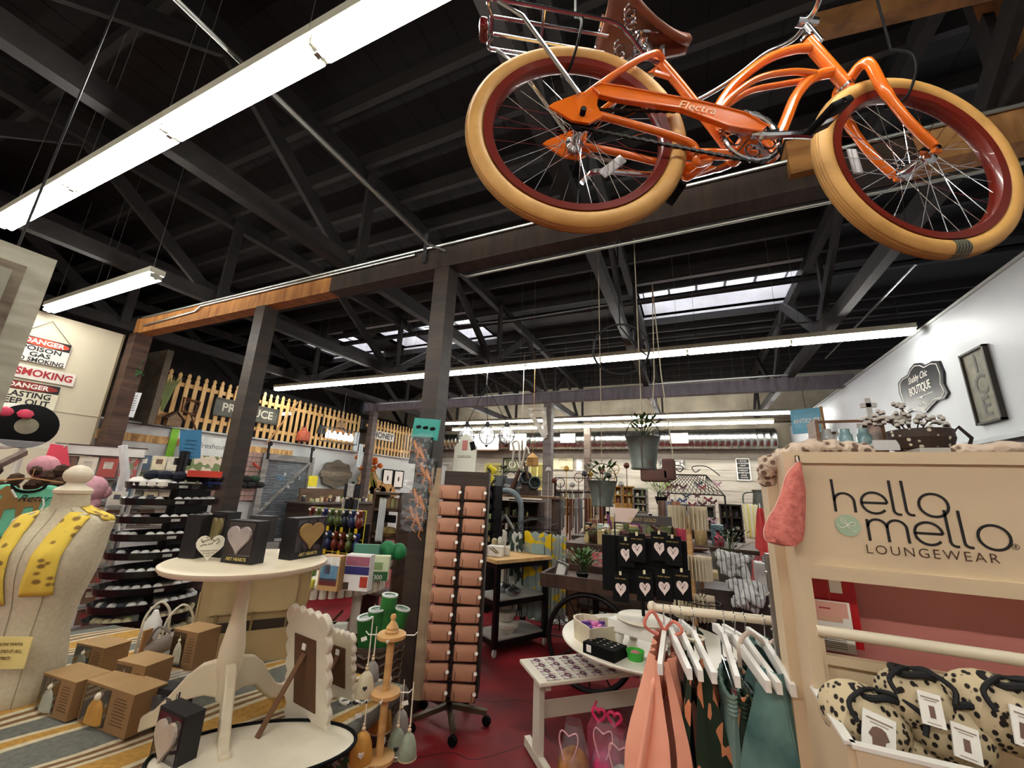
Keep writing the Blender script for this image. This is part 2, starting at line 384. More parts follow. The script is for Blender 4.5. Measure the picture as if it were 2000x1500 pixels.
o = MB().box(P(832, 485, y=2.77), (.04, .03, .32)).build('strut_channel', STEEL); tag(o, 'upright slotted steel channel bolted to the near beam', 'channel')
# duct along far wall
du = thing('air_duct', 'long silver spiral air duct along the far wall', 'duct', (-3, 13.0, 3.0))
mb = MB(); xx = -9.0; pr = []
while xx < 2.3: pr += [(.29, xx), (.302, xx + .02), (.29, xx + .04)]; xx += .16
mb.lathe(pr, (0, 13.15, 3.27), 28, rot=Matrix.Rotation(PI / 2, 3, 'Y')); mb.build('duct_pipe', mat('#b9bbb6', .28, 1, amt=.15, scale=8), du, smooth=True)
for px, py in ((1109, 856), (1326, 856)):
    c = P(px, py, y=12.83); v = MB().box(c, (.5, .05, .3)).build('vent', WHITE, du)
    q = MB()
    for i in range(8): q.box(c + Vector((0, -.03, -.11 + i * .031)), (.42, .01, .008))
    q.build('grille', mat('#9a9a92', .5), v)
for x in (-6, -4, -1.5, 1): MB().tube([(x, 13.15, 3.5), (x, 13.15, 3.8)], .012, 6).build('strap', STEEL, du)
# round flue behind the left post
a, b = P(528, 650, y=7.6), P(500, 745, y=7.6)
tag(MB().tube([(a.x, a.y, ZR - .02), (a.x, a.y, b.z)], .16, 20).build('flue_pipe', GALV, smooth=True), 'upright galvanised flue pipe behind the PRODUCE sign post', 'pipe')
# ---- fluorescent lights
TUBE = mat('#fffdf9', .5, amt=0, emit=TUBE_E); HOUS = mat('#c9c8b4', .5, amt=.05); LH = mat('#b4b4a4', .5)
def strip(w=.135):
    t = thing('fluorescent_light', '', 'light', (0, 0, 0), local=True)
    MB().box((0, 0, .06), (1.235, w, .06)).box((0, 0, .025), (1.235, .05, .02)).build('housing', HOUS, t)
    for s in (-1, 1): MB().tube([(-.60, s * w * .3, -.012), (.60, s * w * .3, -.012)], .017, 10).build('tube', TUBE, t, smooth=True)
    for s in (-1, 1): MB().box((s * .612, 0, .0), (.012, w * .75, .045)).box((s * .612, 0, -.02), (.012, .03, .03)).build('lamp_holder', LH, t)
    for s in (-1, 1): MB().tube([(s * .5, 0, .08), (s * .5, 0, 1.6)], .002, 4).build('suspension_wire', EMT, t)
    return t
s0 = strip(); first = True
ROWS = [(.915, -4.6, 5, 3.6, 'row nearest the camera'), (1.9, -6.84, 2, 3.6, 'short pair near the danger signs'), (5.92, -7.99, 9, 3.6, 'long middle row across the shop'),
        (11.0, -6.8, 8, 3.6, 'nearer row by the far wall'), (12.3, -7.2, 8, 3.6, 'row closest to the silver duct'), (-2.0, -5, 7, 3.6, 'added fill row behind the camera'), (-2.6, -11, 2, 3.6, 'pair in the far left corner'), (8.4, -11.8, 1, 3.6, 'single behind the picket fence')]  # unseen row behind the camera is added to light fronts that face it
for y, x0, n, z, lab in ROWS:
    for i in range(n):
        loc = (x0 + i * 1.24, y, z)
        if first: o = s0; o.location = loc; first = False
        else: o = dup(s0, loc)
        o['label'] = ('white fluorescent strip light, ' + ORD[i] + ' from left in the ' + lab) if n > 2 else ('white fluorescent strip light, ' + ('left' if i == 0 else 'right') + ' one of the ' + lab)
        o['group'] = 'fluorescent lights, ' + lab
# suspension wires of the middle row
for px, py0, py1 in ((1105, 600, 700), (1450, 580, 668), (672, 650, 745)):
    a = P(px, py1, y=5.92); tag(MB().tube([a, (a.x, a.y, 3.9)], .004, 5).build('hanger_wire', EMT), 'thin wire holding up the middle light row near %s' % {1105: 'its centre', 1450: 'the skylight', 672: 'its left end'}[px], 'wire')
# ================================================================ THE ORANGE BICYCLE (hung from the roof)
def bicycle():
    t = thing('bicycle', 'orange cruiser bicycle with cream balloon tyres hanging from the ceiling', 'bicycle', (-.255, .983, 2.679), math.radians(27.2))
    OR = mat('#e8701a', .22, amt=.03, coat=.8); TY = mat('#d9a860', .55, col2='#b98a45', scale=9, amt=.1, bump=.1); RIM = mat('#6d1f14', .3, coat=.5, amt=.05)
    BR = mat('#5a3020', .45, amt=.15); TREAD = mat('#a87f45', .7)
    Ry = Matrix.Rotation(PI / 2, 3, 'X')
    def B(m, n, mt, par=t, sm=True, **k): return m.build(n, mt, par, smooth=sm, local=True, **k)
    def wheel(cx, front):
        w = MB(); prof = []
        # balloon tyre
        ring = [(cx + .318 * math.cos(2 * PI * i / 64), 0, .318 * math.sin(2 * PI * i / 64)) for i in range(64)]
        wo = B(w.tube(ring, .029, 14, closed=True), 'wheel', TY, label='cream balloon tyre on a dark red rim')
        tr = MB()
        for k in range(-2, 3):
            r = .318 + .0295 * math.cos(k * .28); y = .0295 * math.sin(k * .28)
            tr.tube([(cx + r * math.cos(2 * PI * i / 64), y, r * math.sin(2 * PI * i / 64)) for i in range(64)], .0013, 4, closed=True)
        B(tr, 'tread', TREAD, wo)
        rm = MB(); N = 64; vs = []
        sec = [(.292, -.022), (.292, .022), (.268, .019), (.262, .009), (.262, -.009), (.268, -.019)]
        for i in range(N):
            a = 2 * PI * i / N
            for rr, yy in sec: vs.append((cx + rr * math.cos(a), yy, rr * math.sin(a)))
        rm.add(vs, [(i * 6 + j, i * 6 + (j + 1) % 6, ((i + 1) % N) * 6 + (j + 1) % 6, ((i + 1) % N) * 6 + j) for i in range(N) for j in range(6)])
        B(rm, 'rim', RIM, wo)
        sp = MB(); n = 36
        for i in range(n):
            s = 1 if i % 2 else -1; a = 2 * PI * i / n; b = a + (.9 if (i // 2) % 2 else -.9)
            sp.tube([(cx + .026 * math.cos(b), s * .032, .026 * math.sin(b)), (cx + .266 * math.cos(a), 0, .266 * math.sin(a))], .0011, 4)
        B(sp, 'spokes', CHROME, wo)
        h = MB().lathe([(.008, -.07), (.008, -.045), (.03, -.038), (.03, -.033), (.017, -.025), (.015, 0), (.017, .025), (.03, .033), (.03, .038), (.008, .045), (.008, .07)], (cx, 0, 0), 16, rot=Ry)
        B(h, 'hub', CHROME, wo)
        q = (cx + .155 * math.cos(-.78), .0, .155 * math.sin(-.78)) if not front else (cx - .212, 0, -.01)
        rt = Matrix.Rotation(-.78 if not front else 1.45, 3, 'Y') if not front else Matrix.Rotation(-1.45, 3, 'Y')
        B(MB().box(q, (.095, .008, .032), rot=Matrix.Rotation(-.78 if not front else 1.5, 3, 'Y'), bev=.01), 'reflector', mat('#dcdcdc', .15, amt=.3, scale=80, kind='brick'), wo)
        return wo
    wheel(0, False); fw_ = wheel(1.12, True)
    B(MB().tube([(1.12 + .3185 * math.cos(a), 0, .3185 * math.sin(a)) for a in (-1.50, -1.46, -1.42, -1.38, -1.34)], .0303, 16, cap=False), 'price_sticker', mat('#2e2c24', .6, col2='#6b6a55', kind='stripes', scale=30), fw_)
    # frame tubes
    f = MB(); T = lambda pts, r, n=10: f.tube(smoothpath(pts, 6), r, n)
    T([(.272, 0, .35), (.34, 0, .25), (.43, 0, .1), (.50, 0, -.02)], .0165)
    f.tube([(.828, 0, .50), (.935, 0, .315)], .021, 12)
    T([(.843, 0, .468), (.77, 0, .452), (.66, 0, .39), (.53, 0, .26), (.45, 0, .13)], .0155)
    for s in (-1, 1): T([(.82, s * .012, .335), (.72, s * .022, .315), (.60, s * .022, .27), (.50, s * .018, .18), (.45, s * .012, .10)], .0105)
    T([(.90, 0, .365), (.82, 0, .33), (.75, 0, .245), (.70, 0, .14), (.65, 0, .03), (.62, 0, -.03)], .018)
    T([(.45, 0, .10), (.53, 0, .085), (.60, 0, .04), (.635, 0, -.03)], .018)
    f.lathe([(.024, -.038), (.026, -.034), (.026, .034), (.024, .038)], (.523, 0, -.01), 18, rot=Ry)
    f.tube([(.63, 0, -.02), (.50, 0, -.025), (.34, 0, -.04)], .017, 10)
    for s in (-1, 1):
        T([(.285, s * .015, .325), (.25, s * .04, .315), (.16, s * .055, .235), (.03, s * .06, .105), (0, s * .06, .065)], .0105)
        T([(.02, s * .06, .02), (.12, s * .055, .005), (.28, s * .05, -.03), (.35, s * .04, -.05), (.36, s * .03, -.1), (.42, 0, -.06)], .0115)
        f.prism([(-.10, .02), (-.085, .035), (.0, .085), (.05, .10), (.045, .04), (.06, .0), (.02, -.03), (-.03, -.025)], (0, s * .066, 0), (1, 0, 0), (0, 0, 1), .008)
    f.tube([(.262, 0, .285), (.33, 0, .268)], .009, 8)
    f.prism([(.33, -.09), (.34, -.04), (.46, -.05), (.40, -.085), (.36, -.10)], (0, .03, 0), (1, 0, 0), (0, 0, 1), .01)
    fr = B(f, 'frame', OR)
    B(MB().tube([(.826, 0, .505), (.823, 0, .512)], .024, 12).tube([(.937, 0, .31), (.941, 0, .302)], .024, 12), 'headset', CHROME, fr)
    # chain guard with the maker's script
    g = MB(); gp = [(.03, .095), (.055, .112), (.12, .108), (.38, .075), (.50, .05), (.56, .01), (.54, -.015), (.44, -.005), (.30, .045), (.10, .06), (.05, .07)]
    g.prism(gp, (0, -.072, 0), (1, 0, 0), (0, 0, 1), .014)
    g.tube([(p[0], -.08, p[1]) for p in gp], .0035, 6, closed=True)
    cg = B(g, 'chain_guard', OR, sm=False)
    text('Electra', .042, (.345, -.08, .052), (1, 0, -.14), (.14, 0, 1), mat('#f2c58a', .4), cg, shear=.35, local=True, name='script_lettering')
    # fork
    f = MB()
    f.tube([(.935, 0, .315), (.945, 0, .29)], .02, 10)
    for s in (-1, 1):
        f.tube(smoothpath([(.945, s * .005, .325), (.955, s * .04, .345), (.965, s * .062, .325), (.99, s * .064, .22), (1.045, s * .064, .10), (1.112, s * .062, .01)], 6), [.017] * 12 + [.016] * 8 + [.0135] * 11, 10)
        f.prism([(-.015, .02), (.012, .02), (.016, -.014), (-.01, -.014)], (1.117, s * .06, 0), (1, 0, 0), (0, 0, 1), .008)
    B(f, 'fork', OR)
    # saddle
    s_ = MB(); rows = []
    for i in range(15):
        u = i / 14; x = .10 + u * .29; w = .125 * (1 - u) ** 1.2 + .025 + .02 * math.exp(-((u - .15) / .15) ** 2); zt = .50 + .035 * math.cos(u * 3.0) - .02 * u + .025 * u ** 3
        row = []
        for j in range(13):
            q = -1 + 2 * j / 12; row.append((x - .03 * (q * q) * (1 - u), q * w, zt - .055 * abs(q) ** 2.6 - .012 * (1 - u)))
        rows.append(row)
    s_.sheet(rows); sad = B(s_, 'saddle', mat('#8a5236', .4, col2='#5b3222', amt=.1), label='brown padded saddle'); md = sad.modifiers.new('s', 'SOLIDIFY'); md.thickness = .022
    c = MB()
    for sy in (-.055, .055):
        c.tube([(.165 + .018 * math.cos(k * .8), sy + .018 * math.sin(k * .8), .375 + k * .0035) for k in range(30)], .0032, 6)
        c.tube(smoothpath([(.165, sy, .37), (.21, sy * .7, .41), (.27, sy * .5, .43), (.35, .01 * (1 if sy > 0 else -1), .47)], 5), .004, 6)
    c.tube([(.205, -.05, .395), (.205, .05, .395)], .006, 8); B(c, 'springs', CHROME, sad)
    B(MB().tube([(.279, 0, .335), (.225, 0, .44)], .0125, 12).lathe([(.022, -.02), (.024, 0), (.022, .02)], (.225, 0, .43), 12, rot=Ry).tube([(.285, -.02, .338), (.27, -.05, .33)], .008, 8), 'seat_post', CHROME)
    # handlebar
    h = MB(); bar = [(.50, .34, .57), (.60, .33, .60), (.72, .26, .64), (.80, .15, .65), (.835, .06, .60), (.838, 0, .592)]
    bar = bar + [(p[0], -p[1], p[2]) for p in bar[-2::-1]]
    h.tube(smoothpath(bar, 6), .011, 10); h.tube([(.873, 0, .50), (.835, 0, .575)], .0135, 12); h.tube([(.80, 0, .592), (.875, 0, .592)], .018, 12)
    hb = B(h, 'handlebar', CHROME)
    for s in (-1, 1): B(MB().tube([(.44, s * .345, .555), (.57, s * .335, .592)], .017, 12), 'grip', BR, hb)
    B(MB().tube(smoothpath([(.86, .02, .56), (.93, .03, .50), (.95, .02, .42), (.94, 0, .36)], 5), .003, 6), 'brake_cable', BLACK, hb)
    # rear rack
    r = MB()
    for s in (-1, 1): r.tube(smoothpath([(-.29, s * .035, .42), (-.30, s * .07, .425), (-.25, s * .075, .422), (-.05, s * .072, .405), (.10, s * .07, .385), (.16, s * .055, .36), (.22, s * .03, .315), (.27, s * .02, .30)], 5), .0065, 8)
    r.tube([(-.29, -.035, .42), (-.29, .035, .42)], .0065, 8)
    for s in (-.026, .026): r.tube([(-.285, s, .425), (.10, s, .39)], .0055, 8)
    for x in (-.12, .07): r.tube([(x, -.072, .408), (x, .072, .408)], .0055, 8)
    for s in (-1, 1): r.tube([(-.27, s * .073, .42), (-.19, s * .078, .36), (-.01, s * .075, .07)], .0065, 8)
    rk = B(r, 'rear_rack', CHROME)
    B(MB().box((-.315, 0, .40), (.03, .06, .045), bev=.01), 'tail_reflector', mat('#6b0f12', .25, coat=1.), rk)
    # cranks, chainring, pedals, chain, kickstand
    c = MB(); N = 44
    for k in range(N):
        a = 2 * PI * k / N; c.box((.523 + .094 * math.cos(a), -.055, -.01 + .094 * math.sin(a)), (.007, .004, .006), rot=Matrix.Rotation(-a, 3, 'Y'))
    c.tube([(.523 + .086 * math.cos(2 * PI * i / 40), -.055, -.01 + .086 * math.sin(2 * PI * i / 40)) for i in range(40)], .006, 6, closed=True)
    for k in range(5):
        a = 2 * PI * k / 5 + .3; c.bar((.523, -.055, -.01), (.523 + .086 * math.cos(a), -.055, -.01 + .086 * math.sin(a)), .004, .02, up=(0, 1, 0))
        c.tube([(.523 + .055 * math.cos(a + .63) + .022 * math.cos(i * .52), -.055, -.01 + .055 * math.sin(a + .63) + .022 * math.sin(i * .52)) for i in range(12)], .003, 5, closed=True)
    cr = B(c, 'chainring', CHROME)
    a1 = Vector((.69, -.085, -.02)); a2 = Vector((.365, .085, -.045))
    B(MB().tube(smoothpath([(.523, -.06, -.01), (.56, -.072, -.02), (.64, -.085, -.022), a1], 4), [.014] * 4 + [.011] * 9, 8), 'crank_arm', CHROME)
    B(MB().tube(smoothpath([(.523, .05, -.01), (.48, .07, -.02), (.40, .085, -.04), a2], 4), [.014] * 4 + [.011] * 9, 8), 'crank_arm', CHROME)
    for a, s in ((a1, -1), (a2, 1)):
        rt = Matrix.Rotation(.55 * s, 3, 'Y')
        p = B(MB().box(a + Vector((0, s * .065, 0)), (.075, .095, .022), rot=rt, bev=.006), 'pedal', BLACK)
        B(MB().tube([a, a + Vector((0, s * .115, 0))], .007, 8).box(a + Vector((0, s * .065, .012 * s)), (.05, .02, .004), rot=rt), 'pedal_axle', CHROME, p)
    ch = MB(); pts = []
    for k in range(16): q = PI / 2 - PI * k / 15; pts.append((.523 + .094 * math.cos(q), -.055, -.01 + .094 * math.sin(q)))
    for k in range(10): q = -PI / 2 - PI * k / 9; pts.append((.034 * math.cos(q), -.055, .034 * math.sin(q)))
    L = []
    for i in range(len(pts)):
        a, b = Vector(pts[i]), Vector(pts[(i + 1) % len(pts)]); n = max(1, int((b - a).length / .0127))
        for k in range(n): L.append(a.lerp(b, k / n))
    for i, p in enumerate(L):
        q = L[(i + 1) % len(L)]; ch.bar(p, q, .009 if i % 2 else .005, .0085, up=(0, 0, 1))
    B(ch, 'chain', mat('#241f1b', .4, .6), sm=False)
    B(MB().lathe([(.03, -.004), (.042, 0), (.03, .004)], (0, -.055, 0), 20, rot=Ry).tube([(0, -.09, 0), (0, -.06, 0)], .009, 8), 'sprocket', BLACK)
    B(MB().tube(smoothpath([(.36, .05, -.06), (.33, .075, -.055), (.10, .085, -.05), (.06, .1, -.06), (.04, .11, -.08)], 4), .009, 8), 'kickstand', CHROME)
    B(MB().box((-.005, .055, .0), (.03, .015, .03), bev=.005).tube([(.0, .06, 0), (.10, .065, -.02), (.14, .062, -.03)], .006, 6), 'brake_arm', STEEL)
    return t
bicycle()
def bk(x, y, z):
    a = math.radians(27.2); return Vector((-.255 + x * math.cos(a) - y * math.sin(a), .983 + x * math.sin(a) + y * math.cos(a), 2.679 + z))
for x, l in ((-.005, 'rear'), (1.14, 'front')):
    # a J hook under the top of the rim, its wire rising to the roof
    pts = [bk(x, .0, 5.27 - 2.679), bk(x, .0, .50), bk(x + .01, -.045, .42), bk(x + .0, -.05, .33), bk(x - .02, -.02, .252), bk(x - .035, .02, .256), bk(x - .04, .03, .27)]
    tag(MB().tube([pts[0], pts[1]] + smoothpath(pts[1:], 5)[1:], .0042, 8).build('hanging_hook', BLACK, smooth=True), 'black coated hook carrying the %s wheel of the bicycle' % l, 'hook', 'bicycle hooks')
# ================================================================ RIGHT FOREGROUND: LOUNGEWEAR FIXTURE
FC = mat('#d3bd9c', .5, amt=.03); FY = 1.2
fx = thing('display_fixture', 'tall cream hello mello loungewear display with header board, rod and open bin', 'display', (.7, 1.4, 0))
m = MB(); xl, xr = .212, 1.16
m.box((xl + .012, FY + .08, .86), (.024, .19, 1.70)).box((xr, FY + .08, .86), (.024, .19, 1.70))
m.box((xl - .012, FY + .16, 1.30), (.024, .11, .84))
m.box(((xl + xr) / 2, FY + .01, 1.712), (xr - xl, .035, .012))
m.box((xl + .018, FY, .72), (.030, .02, 1.2))
m.build('cabinet', FC, fx)
h = MB(); w = xr - xl - .02; cx = (xl + xr) / 2
h.box((cx, FY + .006, 1.575), (w, .012, .27))
h.box((cx, FY - .004, 1.700), (w, .010, .018)).box((cx, FY - .004, 1.446), (w, .012, .030)).box((xl + .022, FY - .004, 1.575), (.026, .010, .27))
hd = h.build('header_board', FC, fx)
# lettering drawn as round-nibbed strokes on the header
def stroke_text(par, origin, s, word, th, m):
    b = MB(); x = 0
    def put(pts):
        P2 = [origin + Vector((px * s, -.0004, pz * s)) for px, pz in pts]
        vs = []; n = len(P2)
        for i, p in enumerate(P2):
            a = P2[max(i - 1, 0)]; c = P2[min(i + 1, n - 1)]; t = (c - a).normalized(); q = Vector((-t.z, 0, t.x)) * th * s / 2
            vs += [p + q, p - q]
        b.add(vs, [(2 * i, 2 * i + 1, 2 * i + 3, 2 * i + 2) for i in range(n - 1)])
    A = lambda cx, cz, r, a0, a1, n=22: [(cx + r * math.cos(math.radians(a0 + (a1 - a0) * i / n)), cz + r * math.sin(math.radians(a0 + (a1 - a0) * i / n))) for i in range(n + 1)]
    for c in word:
        if c == 'h': put([(x, 0), (x, 1.35)]); put(A(x + .34, .43, .34, 180, 0) + [(x + .68, 0)]); x += .92
        elif c == 'e': put([(x, .42), (x + .84, .42)]); put(A(x + .42, .42, .42, 0, 320, 40)); x += 1.02
        elif c == 'l': put([(x, 1.35), (x, .2)] + A(x + .17, .17, .17, 180, 270, 8) + [(x + .24, 0)]); x += .40
        elif c == 'o': put(A(x + .46, .42, .44, 0, 360, 44)); x += 1.0
        elif c == 'm': put([(x, 0), (x, .85)]); put(A(x + .31, .54, .31, 180, 0) + [(x + .62, 0)]); put(A(x + .93, .54, .31, 180, 0) + [(x + 1.24, 0)]); x += 1.46
    b.build('lettering', m, par, label='%s in thin black rounded letters' % word)
INK = mat('#15110f', .6)
o1 = P(1633, 999, y=FY - .0012); o2 = P(1700, 1056, y=FY - .0012)
stroke_text(hd, o1, .0545, 'hello', .095, INK); stroke_text(hd, o2, .0545, 'mello', .095, INK)
o3 = P(1815, 1082, y=FY - .001); text('LOUNGEWEAR', .027, o3, X, Z, mat('#4a2f1c', .6), hd, spacing=1.25, bold=-.012)
c = P(1656, 1026, y=FY - .0015); b = MB(); b.prism([(.0235 * math.cos(k * .26), .0235 * math.sin(k * .26)) for k in range(24)], c, X, Z, .001); b.build('round_emblem', mat('#a9c0a0', .6), hd)
b = MB()
b.tube(smoothpath([c + Vector((q[0] * .001, -.0012, q[1] * .001)) for q in ((-21, 2), (-14, -6), (-5, -3), (0, 1), (6, 6), (13, 7), (12, 0), (2, -1), (-2, 4), (-6, 11), (-11, 15), (-11, 8), (-3, 1), (3, -8), (8, -14), (15, -14))], 4), .0008, 5); b.build('bow_mark', PAPER, hd)
c = P(1984, 1068, y=FY - .0015); MB().tube(arc(c, .0052, 0, 2 * PI, 20)[:-1], .0005, 4, closed=True).build('registered_ring', INK, hd); text('R', .008, c, X, Z, INK, hd)
# back panel, rod, rails
MB().box((cx, FY + .14, 1.30), (w, .008, .30)).build('back_panel', mat('#b9736a', .6, amt=.05), fx, label='dusty pink back panel')
MB().tube([(xl + .02, FY - .012, 1.325), (xr - .02, FY - .012, 1.325)], .0115, 16).build('hanging_rod', CREAM, fx, smooth=True)
m = MB(); m.box((cx, FY + .004, 1.268), (w, .02, .018)).box((cx, FY + .012, 1.232), (w, .01, .06)); m.box((cx, FY + .05, 1.18), (w, .09, .012)); m.build('lower_rail', FC, fx)
bn = MB(); y0 = .975; zr = 1.205
for q in ((cx, y0, 1.12, w, .014, .17), (xl + .005, (y0 + FY) / 2, 1.12, .012, FY - y0, .17), (xr, (y0 + FY) / 2, 1.12, .012, FY - y0, .17), (cx, (y0 + FY) / 2, 1.04, w, FY - y0, .01), (cx, FY + .01, 1.1, w, .01, .2)): bn.box(q[:3], q[3:])
bo = bn.build('bin', FC, fx)
m = MB(); m.box((cx, y0, zr + .002), (w + .01, .018, .006)).box((xl + .004, (y0 + FY) / 2, zr + .002), (.016, FY - y0, .006)); m.build('bin_rim', WHITE, bo)
MB().box((xl + .03, FY - .02, 1.02), (.05, .03, .05)).build('bracket', FC, fx)
m = MB(); m.box((xl - .026, FY + .24, .80), (.012, .025, 1.3)); st = m.build('slotted_upright', STEEL, fx)
m = MB()
for k in range(14): m.ball((xl - .034, FY + .24, 1.40 - k * .045 - (k % 2) * .012), .004, 6)
m.build('bolts', CHROME, st)
# packages behind the rod
pk = thing('hanging_package', 'pink and white carded package with a hang slot behind the cream rod', 'package', P(1615, 1250, y=FY + .06))
a, b_, c_, d_ = P(1563, 1168, y=FY + .06), P(1660, 1180, y=FY + .06), P(1680, 1278, y=FY + .06), P(1575, 1262, y=FY + .06)
MB().box(((a + c_) / 2), (.088, .006, .105)).build('card', PAPER, pk)
MB().box((a.x + .045, FY + .0565, a.z - .016), (.088, .001, .032)).build('pink_header', mat('#e0a596', .6), pk)
MB().box((a.x + .045, FY + .0555, a.z - .014), (.022, .001, .003)).tube([(a.x + .045, FY + .0555, a.z - .012)] * 2, .003, 8).build('hang_slot', mat('#a3242c', .6), pk)
MB().box((a.x + .052, FY + .0555, a.z - .036), (.05, .001, .010)).build('title_strip', mat('#d9a88f', .6), pk)
q = MB()
for k in range(8): q.box((a.x + .048, FY + .0555, a.z - .066 - k * .0042), (.06 if k else .03, .0008, .0011))
q.build('printed_lines', mat('#6c5d4c', .7), pk)
rd = thing('red_package', 'bright red boxed package standing behind the pink carded one', 'package', (.27, FY + .09, 1.274))
MB().box((.288, FY + .09, 1.353), (.10, .02, .155)).build('carton', mat('#b3131c', .35, amt=.06), rd)
MB().tube([(.235, FY + .078, 1.36), (.235, FY + .078, 1.42), (.285, FY + .078, 1.42), (.285, FY + .078, 1.36)], .0007, 4).build('outline', mat('#e27a70', .5), rd)
q = MB(); q.box((.30, FY + .078, 1.405), (.024, .002, .028)); q.build('price_ticket', PAPER, rd)
# drawstring bags in the bin
LEO = mat('#c2b190', .85, kind='spots', col2='#1f1410', scale=95, thr=.36, soft=.05, stretch=(1, .7, .75)); BVEL = mat('#0d0c0e', .7)
def bag(px, py, r, lab, tagp=None, squash=(1, .85, .8), tilt=0, cut=None, knot=True):
    c = P(px, py, z=1.16) if False else P(px, py, y=1.09)
    t = thing('drawstring_bag', lab, 'bag', (c.x, c.y, c.z - r * .8), group='spotted drawstring bags in the bin')
    m = MB(); n = 28; prof = []
    for i in range(15):
        u = i / 14; a = PI * u
        prof.append((r * math.sin(a) ** .75 * (1 - .10 * u) + .0015, -r * .8 * math.cos(a)))
    m.lathe(prof, c, n, sx=squash[0], sy=squash[1], wave=lambda q: 1 + .05 * math.sin(5 * q) + .03 * math.sin(11 * q + 1), rot=Matrix.Rotation(tilt, 3, 'Y'))
    m.build('pouch', LEO, t, smooth=True)
    up = Matrix.Rotation(tilt, 3, 'Y') @ Vector((0, 0, 1))
    k = MB(); kc = c + up * r * .78
    if knot:
        k.tube(smoothpath([kc + Vector((r * .5 * math.cos(a * .7), -r * .25 + r * .35 * math.sin(a * .7), r * .05 * math.sin(a * 2))) for a in range(10)], 3), .006, 7)
        for s in (-1, 1): k.tube(smoothpath([kc, kc + Vector((s * r * .35, -r * .5, r * .12)), kc + Vector((s * r * .75, -r * .75, -r * .15)), kc + Vector((s * r * .65, -r * .9, -r * .5))], 4), .0042, 7)
        k.build('drawstring', BVEL, t, smooth=True)
    if tagp:
        w, h, rz, kind = tagp
        tc = c + Vector((0, -r * squash[1] - .006, .008)) + Vector((-.002, 0, -.004)); R3 = Matrix.Rotation(rz, 3, 'Y') @ Matrix.Rotation(-.35, 3, 'X')
        g = MB().box(tc, (w, .0035, h), rot=R3).build('swing_tag', PAPER, t)
        p = MB(); of = R3 @ Vector((0, -.0022, 0)); uu = R3 @ X; vv = R3 @ Z
        if kind == 'top': poly = [(-.20, .25), (-.08, .3), (.08, .3), (.2, .25), (.32, .05), (.2, -.02), (.18, -.3), (-.18, -.3), (-.2, -.02), (-.32, .05)]
        elif kind == 'shorts': poly = [(-.28, .2), (.28, .2), (.33, -.25), (.04, -.25), (0, -.05), (-.04, -.25), (-.33, -.25)]
        else: poly = [(-.12, .2), (.12, .2), (.12, -.2), (-.12, -.2)]
        p.prism([(a * w, b * h * .9) for a, b in poly], tc + of - vv * h * .08, uu, vv, .0006); p.build('garment_print', mat('#75594c', .7), g)
        l = MB(); l.box(tc + of + vv * h * .33, (w * .8, .0006, h * .035), rot=R3); l.box(tc + of + vv * h * .25, (w * .55, .0006, h * .02), rot=R3); l.box(tc + of - vv * h * .42, (w * .6, .0006, h * .02), rot=R3)
        l.build('printed_lines', mat('#8d7761', .7), g)
    return t
bag(1690, 1405, .070, 'spotted drawstring bag at the left end of the bin with a tee print tag', (.046, .064, .28, 'top'), (1.0, .9, .95), .35)
bag(1790, 1362, .058, 'spotted drawstring bag behind, against the back of the bin, with a plain tag', (.03, .048, .12, 'x'), (1., .9, 1.1), -.1)
bag(1850, 1420, .066, 'spotted drawstring bag in the middle of the bin with a big black knot', (.034, .048, .2, 'x'), (1.0, .85, .95), .3)
bag(1955, 1390, .070, 'spotted drawstring bag at the right of the bin with a shorts print tag', (.036, .054, .22, 'shorts'), (1.05, .9, 1.05), .25)
bag(1800, 1500, .048, 'low spotted drawstring bag lying in front at the bin edge', None, (1.4, .8, .9), .9, knot=False)
# leopard plush band draped over the top and the pink plush hanging at the corner
PL = mat('#c7b3a0', .95, kind='spots', col2='#6d5647', scale=48, thr=.36, soft=.06, bump=.8)
pts = [P(1502, 945, y=1.33), P(1500, 915, y=1.30), P(1530, 893, y=1.28), P(1585, 876, y=1.26), P(1650, 880, y=1.27), P(1700, 886, y=1.28)]
tag(MB().tube(smoothpath(pts, 6), [.012] + [.024 + .003 * math.sin(i * 1.9) for i in range(30)], 12).build('plush_wrap', PL, smooth=True), 'long leopard print plush wrap draped over the left corner of the fixture', 'wrap')
pts = [P(1860, 884, y=1.29), P(1920, 879, y=1.27), P(2010, 876, y=1.27), P(2100, 880, y=1.28)]
tag(MB().tube(smoothpath(pts, 6), [.01 + .006 * math.sin(i * .5 + .3) ** 2 + .003 for i in range(19)], 12).build('plush_wrap', PL, smooth=True), 'leopard print plush wrap lying along the right end of the fixture top', 'wrap')
m = MB(); rows = []
out = [(1559, 904, 4), (1552, 930, 17), (1550, 960, 24), (1544, 990, 30), (1536, 1015, 37), (1532, 1040, 40), (1534, 1058, 34), (1545, 1066, 12)]
for px, py, hw in out:
    a = P(px - hw, py, y=1.165); b = P(px + hw, py - 2, y=1.165); row = []
    for j in range(9): q = -1 + j / 4; p = a.lerp(b, (q + 1) / 2); row.append(p + Vector((0, -.022 * math.sqrt(max(0, 1 - q * q)), 0)))
    rows.append(row)
m.sheet(rows); back = [[p + Vector((0, 2 * abs(p.y - 1.165) + .002, 0)) for p in r] for r in rows]; m.sheet(back)
pm = m.build('sleep_mask', mat('#d98374', .95, col2='#b95f58', scale=60, bump=.6), smooth=True); tag(pm, 'long pink plush curved pad hanging over the fixture corner beside the sign', 'plush pad')
MB().tube(smoothpath([rows[i][0] for i in range(8)], 3), .0018, 6).build('piping', mat('#e9b3a6', .8), pm)
MB().tube(smoothpath([P(1559, 904, y=1.165), P(1556, 893, y=1.19), P(1560, 886, y=1.22)], 3), .003, 6).build('strap', PL, pm)
